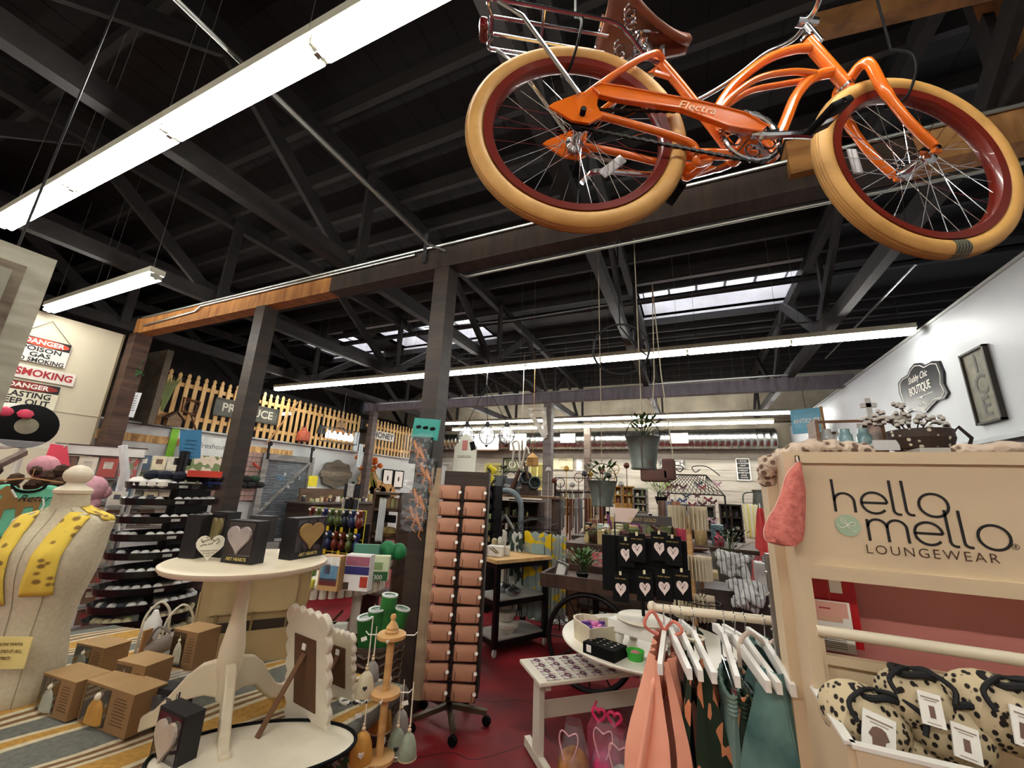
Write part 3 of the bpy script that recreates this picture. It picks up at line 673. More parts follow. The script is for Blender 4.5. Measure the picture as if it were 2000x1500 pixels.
# ---- clothes rail and garments (hangers run front to back)
AR = CREAM
rl = thing('clothes_rail', 'cream wooden dowel arm sticking out from the fixture, full of hangers', 'rail', P(1400, 1205, y=1.54))
ra, rb = P(1283, 1187, y=1.52), P(1527, 1214, y=1.52)
MB().tube([ra, rb + Vector((.02, 0, 0))], .0125, 14).build('dowel', AR, rl, smooth=True)
MB().lathe([(.004, -.03), (.016, -.024), (.019, -.012), (.013, -.004), (.0125, 0)], ra, 14, rot=Matrix.Rotation(PI / 2, 3, 'Y')).build('end_knob', AR, rl, smooth=True)
BRS = mat('#20242c', .15, .8)
def garment(x0, zt, y0, y1, L, m, name, par, flare=.1, wav=.012, thick=.05, seed=0, ph=0.):
    """cloth hanging in the y-z plane at x = x0, folds pushed out along x"""
    rr = random.Random(seed); q = MB(); n = 26; k = 16
    for side in (-1, 1):
        rows = []
        for i in range(k + 1):
            u = i / k; row = []
            for j in range(n + 1):
                v = j / n; yy = (y0 + y1) / 2 + (v - .5) * (y1 - y0) * (1 + flare * u)
                t = thick * (.35 + .65 * min(1, u * 2.2)) * math.sqrt(max(0, 1 - (2 * v - 1) ** 6)) / 2
                xx = x0 + side * t + wav * min(1, u * 3) * math.sin(v * 15 + seed + u * 1.5 + ph) + side * wav * .4 * math.sin(v * 31 + seed * 2)
                row.append((xx, yy, zt - L * u + .004 * math.sin(v * 9 + seed)))
            rows.append(row)
        q.sheet(rows)
    o = q.build(name, m, par, smooth=True); return o
def hanger(px, py, tilt, lab, clip=True, bow=None):
    c = P(px, py, y=1.52); c.z += .0125
    t = thing('clothes_hanger', lab, 'hanger', c, tilt, 'white hangers on the cream rail')
    w = MB(); w.tube(smoothpath([(0, .012, -.03), (0, .016, -.012), (0, 0, .003), (0, -.016, -.012), (0, -.006, -.04), (0, 0, -.075)], 4), .0016, 6)
    w.build('hook', CHROME, t, smooth=True, local=True)
    b = MB(); pr = [(-.23, -.118), (-.23, -.092), (-.03, -.066), (0, -.060), (.03, -.066), (.23, -.092), (.23, -.118), (0, -.092)]
    b.prism(pr, (0, 0, 0), (0, 1, 0), (0, 0, 1), .013); b.build('wooden_bar', mat('#efece4', .35, amt=.02), t, local=True)
    if clip:
        r = MB(); r.tube([(0, -.15, -.112), (0, -.15, -.165), (0, .15, -.165), (0, .15, -.112)], .0014, 6)
        for s in (-.11, .11): r.box((0, s, -.18), (.012, .014, .03)).tube([(.006, s - .004, -.16), (.02, s, -.15)], .002, 5)
        r.build('clip_bar', CHROME, t, local=True)
    return t, c
PEACH = mat('#eda68c', .8, col2='#d98a70', scale=3, amt=.05); TROP = mat('#20301f', .8, kind='cells', col2='#d98a63', scale=55, thr=.8, soft=.03, stretch=(1, .6, .4))
TROP2 = mat('#17261a', .8, kind='stripes', col2='#41562f', scale=30, thr=.62, soft=.1, amt=9); BLK = mat('#0c0d12', .85); SAGE = mat('#8ba69b', .85, col2='#6f8d84', scale=5); TEAL = mat('#2b5150', .8, kind='noise', col2='#7fa39a', scale=7)
xs = [1296, 1308, 1328, 1352, 1412, 1432, 1452, 1490]
spec = [('peach shirt', .0), ('black shorts', .24), ('black trousers', .22), ('tropical shirt', .2), ('sage shorts', .05), ('tropical shorts', .22), ('black top', .2), ('teal pyjama set', .1)]
labs = ['holding the peach shirt with a ribbon, nearest the rail end', 'holding the peach shorts, second from the rail end', 'holding the black printed trousers', 'holding the dark tropical shirt with a cream bow', 'holding the sage green shorts', 'holding the tropical leaf shorts', 'holding the dark green leaf trousers', 'with the teal marbled set, nearest the fixture']
HG = []
for i, (px, (n_, tl)) in enumerate(zip(xs, spec)): HG.append(hanger(px, 1190 + (px - 1290) * .105, tl, 'white wooden hanger ' + labs[i], clip=i not in (0, 3, 7)))
def hang(i, name, lab, cat, zt, y0, y1, L, m, **k):
    c = HG[i][1]; t = thing(name, lab, cat, (c.x, c.y, c.z - zt - L), group=None)
    garment(c.x, c.z - zt, c.y + y0, c.y + y1, L, m, 'cloth', t, **k); return t, c
t, c = hang(0, 'pyjama_shirt', 'peach sleeveless shirt hanging at the outer end of the rail', 'shirt', .10, -.20, .15, .56, PEACH, seed=1, wav=.022, thick=.17, flare=.3)
m = MB()
for s in (-1, 1): m.tube(smoothpath([c + Vector((0, -.02, -.07)), c + Vector((-.03 * s, -.05, -.02 + .01 * s)), c + Vector((-.055 * s, -.06, -.05)), c + Vector((-.02 * s, -.03, -.08))], 4), .005, 6, flat=(1, 1, 1))
m.build('ribbon', mat('#df7f6c', .6), t)
m = MB(); m.box((c.x - .088, c.y - .10, c.z - .42), (.008, .09, .10), bev=.003); m.build('pocket', PEACH, t)
m = MB(); rows = []
for i in range(10):
    u = i / 9; rows.append([(c.x - .03 - .05 * u + .02 * math.sin(j * .9), c.y - .19 + .035 * j - .03 * u, c.z - .15 - .24 * u + .01 * math.sin(j)) for j in range(5)])
o = m.sheet(rows).build('sleeve', PEACH, t, smooth=True); md = o.modifiers.new('s', 'SOLIDIFY'); md.thickness = .012
def shorts(i, lab, m, zt=.175, L=.36, wb=None, seed=0, y=(-.13, .13)):
    t, c = hang(i, 'pyjama_bottoms', lab, 'pyjama bottoms', zt + .045, y[0], y[1], L, m, seed=seed, wav=.014, thick=.10, flare=.12)
    q = MB(); n = 40
    for k in range(5):
        pts = [(c.x + .021 * math.cos(2 * PI * j / n) * (1 + .12 * math.sin(j * 2.3)), c.y + (y[1] - y[0]) / 2 * .98 * math.sin(2 * PI * j / n), c.z - zt - .006 - .010 * k) for j in range(n)]
        q.tube(pts, .0062, 6, closed=True)
    q.build('waistband', wb or m, t, smooth=True); return t
shorts(1, 'peach pyjama shorts with an elastic waistband', PEACH, seed=2)
t = shorts(2, 'black pyjama trousers with white line drawings', BLK, L=.5, seed=3)
c = HG[2][1]; m = MB()
for k in range(5): m.tube(smoothpath([(c.x - .058, c.y - .10 + .05 * math.sin(a * 1.1 + k), c.z - .28 - .07 * k - .012 * a) for a in range(6)], 3), .0011, 4)
m.build('line_print', PAPER, t)
hang(3, 'pyjama_shirt', 'dark tropical leaf shirt hanging in the middle of the rail', 'shirt', .09, -.19, .17, .6, TROP, seed=4, wav=.018, thick=.12, flare=.15)
c = HG[3][1]; m = MB()
for k in range(3): m.tube([c + Vector((.03 * math.cos(a * .63) * (1 - .2 * k), -.02 + .03 * math.sin(a * .63) + .01 * k, -.075 - .006 * k)) for a in range(10)], .0035, 6, closed=True)
for s in (-1, 1): m.tube(smoothpath([c + Vector((s * .01, -.03, -.08)), c + Vector((s * .03, -.06, -.12)), c + Vector((s * .022, -.07, -.19))], 4), .0035, 6)
tag(m.build('cord_bow', mat('#e6dcc6', .8), smooth=True), 'cream cord bow tied round the hanger of the tropical shirt', 'bow')
shorts(4, 'sage green pyjama shorts with a gathered waistband', SAGE, L=.4, seed=5)
shorts(5, 'dark green and orange tropical leaf shorts', TROP, L=.42, seed=6)
shorts(6, 'dark green leaf patterned trousers behind the tropical shorts', TROP2, L=.5, seed=7)
t, c = hang(7, 'pyjama_shirt', 'teal marbled pyjama shirt hanging closest to the fixture', 'shirt', .09, -.2, .16, .55, TEAL, seed=8, wav=.022, thick=.16, flare=.2)
q = MB(); q.tube(smoothpath([(c.x + .03, c.y - .20 + .04 * j, c.z - .27 + .012 * math.sin(j * 1.3)) for j in range(8)], 4), .004, 6); q.build('cuff_seam', SAGE, t)
m = MB()
for s in (-1, 1): m.tube(smoothpath([c + Vector((0, -.02, -.075)), c + Vector((s * .04, -.03, -.045)), c + Vector((s * .07, -.05, -.07)), c + Vector((s * .075, -.06, -.13))], 4), .006, 6)
tag(m.build('ribbon_bow', mat('#cbb9a9', .6), smooth=True), 'sheer beige ribbon bow on the hanger of the teal shirt', 'bow')
# ---- shelf items and signs on the right wall
def wallsign(name, lab, corners, th, m, kids=None, cat='sign', frame=None, fw_=.03):
    """corners: TL, TR, BR, BL points on the wall x = XR"""
    a, b, c, d = corners; y0, y1 = a.y, b.y
    return None
a, b, c, d = [P(*p, x=XR - .02) for p in ((1878, 697), (1922, 674), (1962, 816), (1913, 830))]
yc = (a.y + b.y + c.y + d.y) / 4; zc = (a.z + b.z + c.z + d.z) / 4; W_ = ((a.y - b.y) + (d.y - c.y)) / 2; H_ = (a.z + b.z - c.z - d.z) / 2
t = thing('wall_sign', 'tall narrow ICE sign in a dark frame on the pale right wall', 'sign', (XR - .02, yc, zc - H_ / 2))
U, V = Vector((0, -1, 0)), Z
MB().box((XR - .012, yc, zc), (.02, W_, H_)).build('panel', mat('#8a8878', .7, amt=.2, scale=10), t)
m = MB()
for s in (-1, 1): m.box((XR - .022, yc + s * W_ / 2, zc), (.04, .02, H_ + .02)).box((XR - .022, yc, zc + s * H_ / 2), (.04, W_ + .02, .02))
m.build('frame', mat('#3a362f', .6), t)
for k, ch in enumerate('ICE'): text(ch, .27, (XR - .024, yc, zc + H_ * (.30 - .30 * k)), U, V, mat('#5d5d57', .6), t, bold=.01)
print('ICE sign', W_, H_, yc, zc)
a, b = P(1752, 740, x=XR - .01), P(1838, 700, x=XR - .01); d = P(1760, 815, x=XR - .01)
yc = (a.y + b.y) / 2; zc = P(1795, 760, x=XR).z; W_ = abs(a.y - b.y); H_ = .62; print('BOUT', yc, zc, W_)
t = thing('boutique_sign', 'black scalloped sign reading Shabby Chic BOUTIQUE on the right wall', 'sign', (XR - .02, yc, zc - .3))
def plaque(w, h):
    q = [(-.5, -.30), (-.46, -.12), (-.5, .08), (-.47, .3), (-.36, .36), (-.2, .36), (-.12, .45), (0, .5), (.12, .45), (.2, .36), (.36, .36), (.47, .3), (.5, .08), (.46, -.12), (.5, -.30), (.42, -.38), (.28, -.36), (.15, -.42), (0, -.5), (-.15, -.42), (-.28, -.36), (-.42, -.38)]
    return [(x * w, z * h) for x, z in q]
MB().prism(plaque(W_, H_), (XR - .014, yc, zc), U, V, .02).build('board', mat('#17181c', .35), t)
MB().tube([Vector((XR - .025, yc, zc)) + U * x + V * z for x, z in plaque(W_ * .9, H_ * .9)], .005, 5, closed=True).build('border_line', PAPER, t)
text('Shabby Chic', .115, (XR - .027, yc, zc + .13), U, V, PAPER, t, shear=.4, sx=.8); text('BOUTIQUE', .14, (XR - .027, yc, zc - .01), U, V, PAPER, t, sx=.72, bold=.015)
text('On Main', .07, (XR - .027, yc, zc - .2), U, V, PAPER, t, shear=.4); MB().box((XR - .026, yc, zc - .11), (.003, W_ * .5, .006)).ball((XR - .026, yc, zc - .12), .014, 8, (.2, 1.8, 1)).build('ornament', PAPER, t)
# ================================================================ LEFT FOREGROUND: GIFT TABLE
TZ = .75
tb = thing('display_table', 'low display table at the left covered with a striped blanket', 'table', (-2.22, 1.13, 0))
MB().box((-2.22, 1.13, TZ - .035), (2.08, .9, .03), rz=.12).build('tabletop', wood('#3d2c22', '#241812'), tb)
for sx in (-.98, .98):
    for sy in (-.38, .38): MB().box((-2.22 + sx * .99 - sy * .12, 1.13 + sy + sx * .12, .36), (.05, .05, .72)).build('leg', wood('#3d2c22', '#241812'), tb)
BG, BM, BCr, BBr = mat('#6d6c64', .95, scale=60, amt=.2), mat('#b88a3e', .95, scale=60, amt=.2), mat('#c9bb9c', .95, scale=60, amt=.15), mat('#7c5a38', .95, scale=60, amt=.2)
m = MB(); NU, NV = 96, 30; seq = [0] * 7 + [2, 3, 2, 3, 2, 1, 1, 1, 1, 1, 2, 3, 2, 3, 2] + [0] * 5 + [2, 1, 1, 2]
vs = []
for i in range(NU + 1):
    for j in range(NV + 1):
        u, v = -1.06 + 2.12 * i / NU, -.47 + .94 * j / NV
        z = TZ - .019 + .006 * math.sin(u * 6 + v * 4) * math.sin(v * 7) + .004 * math.sin(u * 17 - v * 9)
        e = max(0, abs(v) - .45) * 1.5 + max(0, abs(u) - 1.03) * 1.5; z -= e
        u2 = u + v * .35; u2 = max(-1.06, min(1.06, u2)); vs.append((-2.22 + u2 * .9928 - v * .12 * 1.0, 1.13 + v * .9928 + u2 * .12, z + .012))
fs = []; ms = []
for i in range(NU):
    for j in range(NV):
        a = i * (NV + 1) + j; fs.append((a, a + NV + 1, a + NV + 2, a + 1)); ms.append(seq[i % len(seq)])
m.add(vs, fs); m.m = ms
o = m.build('blanket', [BG, BM, BCr, BBr], smooth=True); md = o.modifiers.new('s', 'SOLIDIFY'); md.thickness = .006; md.offset = 1
tag(o, 'grey, mustard and cream striped woven blanket spread over the gift table', 'blanket')
# --- dress form
nc = P(145, 962, d=1.70); cx, cy = nc.x, nc.y
df = thing('dress_form', 'cream linen tailor dress form with a turned knob standing on the gift table', 'dress form', (cx, cy, TZ))
ua = math.atan2(cy, cx) + PI / 2 + PI; ua = .55; U = Vector((math.cos(ua), math.sin(ua), 0)); Nn = Vector((U.y, -U.x, 0))
def prof(z):
    K = [(0.0, .118, .095, 0), (.04, .128, .105, 0), (.11, .130, .105, 0), (.25, .115, .095, .01), (.33, .125, .095, .012), (.47, .158, .118, .02), (.53, .165, .122, .02), (.60, .168, .10, .01), (.648, .176, .078, 0), (.672, .150, .066, 0), (.69, .085, .058, 0), (.705, .058, .055, 0), (.76, .052, .052, .005)]
    for i in range(len(K) - 1):
        if z <= K[i + 1][0]:
            t = (z - K[i][0]) / (K[i + 1][0] - K[i][0]); t = t * t * (3 - 2 * t) * .5 + t * .5; return [K[i][q] + (K[i + 1][q] - K[i][q]) * t for q in (1, 2, 3)]
    return K[-1][1:]
def bodypt(z, a, out=0.):
    w, b, off = prof(z); ca, sa = math.cos(a), math.sin(a); e = .86
    return Vector((cx, cy, TZ + z)) + U * ((w + out) * math.copysign(abs(ca) ** e, ca)) + Nn * ((b + out) * math.copysign(abs(sa) ** e, sa) + off)
rows = []
zs = [0, .015, .04, .07, .11, .15, .2, .25, .3, .35, .4, .45, .5, .55, .6, .63, .648, .66, .672, .682, .69, .698, .705, .73, .76]
for z in zs: rows.append([bodypt(z, 2 * PI * j / 48) for j in range(49)])
LIN = mat('#c9bda2', .9, scale=70, amt=.1, bump=.1)
m = MB(); m.sheet(rows); m.build('torso', LIN, df, smooth=True)
m = MB(); c0 = Vector((cx, cy, TZ + .76)); m.lathe([(.054, -.004), (.06, 0), (.062, .012), (.048, .024), (.034, .032), (.028, .042), (.038, .05), (.046, .064), (.047, .08), (.042, .092), (.036, .098), (.034, .102), (.022, .112), (0, .117)], c0 + Nn * .005, 24); m.build('neck_cap', CREAM, df, smooth=True)
m = MB()
for a in (PI / 2, .95, PI - .95): m.tube([bodypt(z, a, .001) for z in zs[:-3]], .0012, 4)
m.build('seam', mat('#9c8f74', .9), df)
MB().lathe([(.12, 0), (.12, .01), (.05, .012), (.05, .02)], (cx, cy, TZ - .015), 24, sx=1, sy=.8).build('base', mat('#8f8c88', .7), df)
# yellow scarf over the shoulders
YS = mat('#e3c450', .9, kind='spots', col2='#8a6a35', scale=22, thr=.30, soft=.06, stretch=(1, 1, 1.4))
sc = thing('scarf', 'yellow scarf with small brown animals draped round the dress form neck', 'scarf', (cx, cy, TZ + .45))
def frontpt(l, z, out=.006):
    w, b, off = prof(z); l = max(-w * .97, min(w * .97, l)); ca = abs(l / w) ** (1 / .86); a = math.acos(ca); a = a if l > 0 else PI - a
    return bodypt(z, a, out)
for s in (1, -1):
    rows = []; L = .30 if s > 0 else .33
    for i in range(18):
        t = i / 17; z = .688 - L * t; cl = s * (.085 - .02 * t) + (.0 if s > 0 else -.0); hw = .036 + .006 * t
        rows.append([frontpt(cl + hw * (k - 3) / 3, z - (.02 if t < .05 else .0) * 0, .007 + .003 * math.sin(k * 1.3 + i * .5)) for k in range(7)])
    o = MB().sheet(rows).build('scarf_end', YS, sc, smooth=True); md = o.modifiers.new('s', 'SOLIDIFY'); md.thickness = .003
rows = []
for j in range(15):
    a = -.15 - (PI - .3) * j / 14
    rows.append([bodypt(z, a, o_) for z, o_ in ((.655, .006), (.672, .012), (.69, .02), (.703, .014), (.71, .006))])
for a in (.55, .35, .1): rows.insert(0, [bodypt(z, a, o_) for z, o_ in ((.655, .006), (.672, .010), (.688, .014), (.70, .010), (.706, .006))]) if a < .5 else None
o = MB().sheet(rows).build('neck_fold', YS, sc, smooth=True); md = o.modifiers.new('s', 'SOLIDIFY'); md.thickness = .004
# yellow card on the form
p0 = P(15, 1275, d=1.42)
t = thing('price_card', 'pale yellow printed card standing in front of the dress form', 'card', p0)
R3 = Matrix.Rotation(ua, 3, 'Z') @ Matrix.Rotation(.0, 3, 'X')
MB().box(p0, (.13, .004, .10), rot=R3).build('card', mat('#e8d589', .6), t)
for k, s in enumerate(('SHOW MAMA', 'SHE DID IT ALL', 'FIRST')): text(s, .014, p0 + Nn * .004 + Z * (.028 - .022 * k), U, Z, mat('#5c4a28', .6), t)
DCAP = .13
# --- boxes: footprint from three floor corners
def qbox(name, lab, cat, pts, tops, z, m, side=None, group=None, hk=None, cap=None):
    a, b, c = [P(*p, z=z) for p in pts]; u = (b - a); w = u.length; u.normalize(); v = Vector((-u.y, u.x, 0)); dd = min(cap or DCAP, max(.03, abs((c - b).dot(v))))
    h = hk or sum(zat(q, *r) for q, r in zip((a, b, c), tops)) / len(tops) - z
    t = thing(name, lab, cat, (a + b) / 2 + v * dd / 2, group=group); ang = math.atan2(u.y, u.x)
    MB().box((a + b) / 2 + v * dd / 2 + Z * h / 2, (w, dd, h), rz=ang).build('carton', m, t)
    return t, a, u, v, w, dd, h
def bellbox(lab, pts, tops, z, colr, hk=None):
    t, a, u, v, w, dd, h = qbox('gift_box', lab, 'box', pts, tops, z, mat('#8b6843', .8, amt=.06), hk=hk, group='kraft bell boxes', cap=.10)
    MB().box(a + u * w / 2 + v * dd / 2 + Z * (h + .001), (w * 1.02, dd * 1.02, .002), rz=math.atan2(u.y, u.x)).build('lid', mat('#a78357', .8), t)
    n = -v; R3 = Matrix.Rotation(math.atan2(u.y, u.x), 3, 'Z')
    MB().box(a + u * w * .29 + n * .001 + Z * h * .5, (w * .52, .002, h * .88), rot=R3).build('window', mat('#3d2d20', .12, coat=1., amt=.3, scale=30), t)
    c = a + u * w * .33 + n * .002 + Z * h * .1; r = w * .17
    b = MB(); b.lathe([(r, 0), (r * .98, h * .1), (r * .88, h * .35), (r * .6, h * .5), (r * .25, h * .57), (0, h * .58)], c, 18, sx=1, sy=.28, rot=R3); b.build('bell', mat(colr, .7, amt=.12, scale=30), t, smooth=True)
    b = MB(); b.ball(c + Z * h * .63, r * .28, 10).tube([c + Z * h * .66, c + Z * h * .76], .0012, 5); b.build('beads', CREAM, t)
    q = MB()
    for k in range(9): q.box(a + u * w * .78 + n * .0012 + Z * h * (.82 - .075 * k), (w * (.2 + .1 * ((k * 7) % 3) / 3), .001, h * .018), rot=R3)
    q.build('printed_lines', mat('#5f4226', .8), t)
    return t
bellbox('kraft bell box with a pale grey bell in its window, leftmost of the front row', [(65, 1388), (128, 1411), (183, 1372)], [(88, 1312), (147, 1327), (186, 1314)], TZ, '#9c9b8c')
bellbox('kraft bell box with a mustard heart bell in its window', [(150, 1408), (242, 1445), (270, 1395)], [(167, 1346), (255, 1335), (275, 1327)], TZ, '#b58238')
bellbox('kraft bell box behind the grey bell box, touching the dress form', [(135, 1312), (190, 1325), (225, 1290)], [(150, 1252), (205, 1258), (238, 1250)], TZ, '#77766b')
bellbox('kraft box with crinkled shiny film, behind the mustard bell box', [(205, 1385), (262, 1400), (290, 1360)], [(225, 1286), (278, 1292), (310, 1287)], TZ, '#d6cfc4')
AZ = TZ + .085
bellbox('kraft bell box with a tall cream bell raised on the clear stand', [(325, 1300), (372, 1311), (408, 1290)], [(340, 1225), (382, 1237), (414, 1226)], AZ, '#bcb39c')
ac = P(370, 1335, z=TZ); t = thing('acrylic_stand', 'clear acrylic riser under the raised bell box', 'stand', (ac.x, ac.y, TZ))
c = P(366, 1300, z=AZ); MB().box((c.x, c.y, AZ - .004), (.2, .17, .005), rz=.35).box((c.x - .09, c.y - .03, TZ + .04), (.005, .16, .08), rz=.35).box((c.x + .09, c.y + .035, TZ + .04), (.005, .16, .08), rz=.35).build('sheet', CLEAR, t)
BKB = mat('#1d1b1e', .5, amt=.1); SIL = mat('#a29b98', .45, amt=.1, scale=18)
def heartbox(lab, pts, tops, z, colr, hk=None, face='front', logo=True, win=True, m=BKB):
    global DCAP
    DCAP = .055 if face == 'front' else .2
    t, a, u, v, w, dd, h = qbox('heart_gift_box', lab, 'box', pts, tops, z, m, hk=hk, group='black heart gift boxes')
    if face == 'front': o, uu, L = a, u, w
    else: o, uu, L = a + u * w, v, dd
    n = Vector((uu.y, -uu.x, 0))
    if win:
        R3 = Matrix.Rotation(math.atan2(uu.y, uu.x), 3, 'Z')
        MB().box(o + uu * L / 2 + n * .001 + Z * h * .56, (L * .86, .002, h * .78), rot=R3).build('window', mat('#3a2f33', .1, coat=1., amt=.4, scale=20), t)
        hm = MB(); hp = heart(L * .74, h * .66)
        hm.prism(hp, o + uu * L / 2 + n * .007 + Z * h * .60, uu, Z, .010); ho = hm.build('heart', mat(colr, .4, amt=.15, scale=20), t); md = ho.modifiers.new('b', 'BEVEL'); md.width = .004; md.segments = 3
        if logo: text('ART HEARTS', h * .105, o + uu * L * .5 + n * .002 + Z * h * .10, uu, Z, mat('#d9c27a', .4), t, bold=.02)
    return t
PZ = 1.30
c0 = P(488, 1092, z=PZ); 
heartbox('black box with a silver heart printed with words, front of the pedestal table', [(430, 1098), (490, 1104), (512, 1088)], [(449, 1013), (499, 1018), (521, 1014)], PZ, '#b3a7a3')
heartbox('black box with a brown wooden heart at the right side of the pedestal table', [(543, 1092), (566, 1095), (606, 1081)], [(554, 1010), (575, 1012), (610, 1008)], PZ, '#a8864f', face='side')
heartbox('black box showing a dull gold heart behind the white heart plaque', [(398, 1086), (428, 1090), (445, 1070)], [(412, 996), (440, 1000), (455, 996)], PZ, '#8f8058', logo=False)
heartbox('plain black box lying at an angle at the left of the pedestal table', [(347, 1090), (378, 1092), (392, 1062)], [(368, 1000), (401, 1003), (410, 1000)], PZ, '#222222', win=False)
t_ = heartbox('tall grey black box with printed lines at the back of the pedestal table', [(476, 1064), (520, 1066), (530, 1050)], [(473, 980), (535, 983), (537, 980)], PZ, '#222222', win=False, hk=.13, m=mat('#2b2b2d', .5))
# white heart plaque leaning
pc = P(404, 1095, z=PZ); v = ray(404, 1095); vu = Vector((-v.y, v.x, 0)).normalized() * -1
pl = thing('heart_plaque', 'white heart shaped plaque with a little winged figure leaning on the pedestal table', 'plaque', pc)
hm = MB(); hc = pc + Z * .050; hp = heart(.088, .092); hm.prism(hp, hc + Vector((0, 0, 0)), vu, Z, .016); ho = hm.build('heart', mat('#e9e2cf', .35, amt=.03), pl); md = ho.modifiers.new('b', 'BEVEL'); md.width = .005; md.segments = 3
nn = vu.cross(Z) ; nn = nn if nn.dot(CAM - hc) > 0 else -nn
q = MB(); GR = mat('#6d604b', .7)
for pts in (((-.024, .012), (-.012, .016), (0, .022), (.010, .014), (.004, .004), (-.008, .002)), ((-.030, .020), (-.026, .010), (-.02, .008)), ((.012, .012), (.020, .022), (.026, .010), (.018, .002)), ((-.03, -.004), (-.018, .002), (-.01, .0)), ((-.016, .024), (-.008, .030), (-.002, .024))):
    q.tube([hc + vu * a + Z * (b + .006) + nn * .0085 for a, b in pts], .0016, 5)
q.build('drawing', GR, pl)
for k, s in enumerate(('Friendship shines', 'through the', 'years')): text(s, .0075, hc + vu * -.0 - Z * (.014 + .009 * k) + nn * .0086, vu, Z, GR, pl)
# stacked white figure and clear block
w = P(613, 1076, z=PZ); tag(MB().lathe([(.018, 0), (.026, .012), (.028, .026), (.02, .04), (.016, .044), (.022, .056), (.02, .07), (.012, .08), (0, .086)], w, 18).build('white_figurine', mat('#e3ddcd', .4), smooth=True), 'smooth white stacked figurine at the right rim of the pedestal table', 'figurine')
w = P(522, 1082, z=PZ); tag(MB().box(w + Z * .022, (.06, .045, .044), rz=.5).build('acrylic_block', CLEAR), 'small clear acrylic block between the black heart boxes', 'block')
# pedestal table
pt = thing('pedestal_table', 'round cream pedestal table with three curved legs standing on the blanket', 'table', (c0.x, c0.y, TZ))
PT = mat('#ddceb2', .45, amt=.04); r = .275
MB().lathe([(r - .03, -.026), (r - .008, -.024), (r, -.014), (r, -.006), (r - .008, -.001), (r - .03, 0), (0, 0)], (c0.x, c0.y, PZ), 48).build('top', PT, pt, smooth=True)
H0 = PZ - .026 - TZ
MB().lathe([(.022, .09), (.024, .10), (.026, .14), (.036, .175), (.041, .21), (.040, .25), (.032, .30), (.025, .35), (.022, .42), (.024, .50), (.028, H0)], (c0.x, c0.y, TZ), 28).build('column', PT, pt, smooth=True)
va = math.atan2(c0.y, c0.x) + PI
for k in range(3):
    a = va + k * 2 * PI / 3 + .12; u = Vector((math.cos(a), math.sin(a), 0)); q = MB()
    up = smoothpath([(0, .205), (.07, .215), (.13, .17), (.18, .09), (.23, .045), (.285, .035)], 5); lo = smoothpath([(0, .10), (.06, .11), (.11, .095), (.15, .045), (.21, .004), (.285, .0)], 5)
    if True:
        top = [(p[0], p[1]) for p in [(0, .205), (.05, .212), (.09, .20), (.13, .165), (.17, .11), (.21, .065), (.25, .045), (.29, .052)]]; bot = [(.29, .0), (.24, .002), (.19, .02), (.15, .055), (.11, .095), (.06, .105), (0, .095)]
        q.prism(top + bot, Vector((c0.x, c0.y, TZ + .0)), u, Z, .032)
    o = q.build('leg', PT, pt); md = o.modifiers.new('b', 'BEVEL'); md.width = .006; md.segments = 2
# black gift boxes on the blanket
heartbox('small black box on the blanket behind the front black heart box', [(280, 1420), (335, 1432), (352, 1400)], [(297, 1335), (345, 1348), (357, 1340)], TZ, '#555250', logo=False)
heartbox('black box with a pale stone heart at the bottom left of the view', [(285, 1505), (335, 1535), (372, 1480)], [(305, 1392), (345, 1410), (370, 1390)], TZ, '#c9b9a6', logo=False, hk=.165)
# cream tray with black rim, front of table
tc = P(500, 1480, z=TZ + .02)
t = thing('serving_tray', 'cream oval tray with a black rim at the front edge of the blanket', 'tray', (tc.x, tc.y, TZ))
MB().lathe([(0, .0), (.20, .0), (.235, .012), (.25, .02)], tc, 40, sx=1.15, sy=.62, rot=Matrix.Rotation(.65, 3, 'Z')).build('dish', mat('#e6dcc5', .4), t, smooth=True)
MB().tube([tc + Matrix.Rotation(.65, 3, 'Z') @ Vector((.25 * 1.15 * math.cos(a * PI / 24), .25 * .62 * math.sin(a * PI / 24), .022)) for a in range(48)], .006, 8, closed=True).build('rim', BLACK, t, smooth=True)
# white scalloped picture frames seen from behind
def scallop(lab, foot, top, wpx, rz, lean, sc_=1.):
    a = P(*foot, z=TZ); h = zat(a, *top) - TZ; w = h * .62
    t = thing('picture_frame', lab, 'frame', a, group='white scalloped frames')
    u = Vector((math.cos(rz), math.sin(rz), 0)); n = Vector((-u.y, u.x, 0)); v = (Z * math.cos(lean) - n * math.sin(lean))
    pts = []; nx, nz = 5, 7
    def edge(p, q, k):
        for i in range(k):
            for j in range(7):
                s = (i + j / 7) / k; b = abs(math.sin(PI * j / 7)) * w * .055; e = Vector((q[0] - p[0], q[1] - p[1])); nrm = Vector((e.y, -e.x)).normalized(); pts.append((p[0] + e.x * s + nrm.x * b, p[1] + e.y * s + nrm.y * b))
    edge((-w / 2, 0), (w / 2, 0), nx); edge((w / 2, 0), (w / 2, h), nz); edge((w / 2, h), (-w / 2, h), nx); edge((-w / 2, h), (-w / 2, 0), nz)
    fo = MB().prism(pts, a, u, v, .022).build('frame', mat('#e6dcc8', .45), t); md = fo.modifiers.new('b', 'BEVEL'); md.width = .006; md.segments = 3
    nv = u.cross(v).normalized()
    nv = nv if nv.dot(CAM - a) > 0 else -nv
    MB().prism([(-w * .27, h * .2), (w * .27, h * .2), (w * .27, h * .8), (-w * .27, h * .8)], a + nv * .013, u, v, .003).build('backing', mat('#5c3d26', .7), t)
    b = MB(); b.bar(a + v * h * .66 + nv * .016, a + nv * (.016 + h * .5) - u * .02 + Z * .0, .022, .004, up=nv); b.build('easel_leg', mat('#6a482e', .7), t)
    MB().box(a + v * h * .72 + nv * .017, (.02, .004, .02), rz=rz).build('sticker', PAPER, t)
scallop('larger white scalloped picture frame seen from behind, easel leg out', (600, 1425), (575, 1190), 90, -.15, .16)
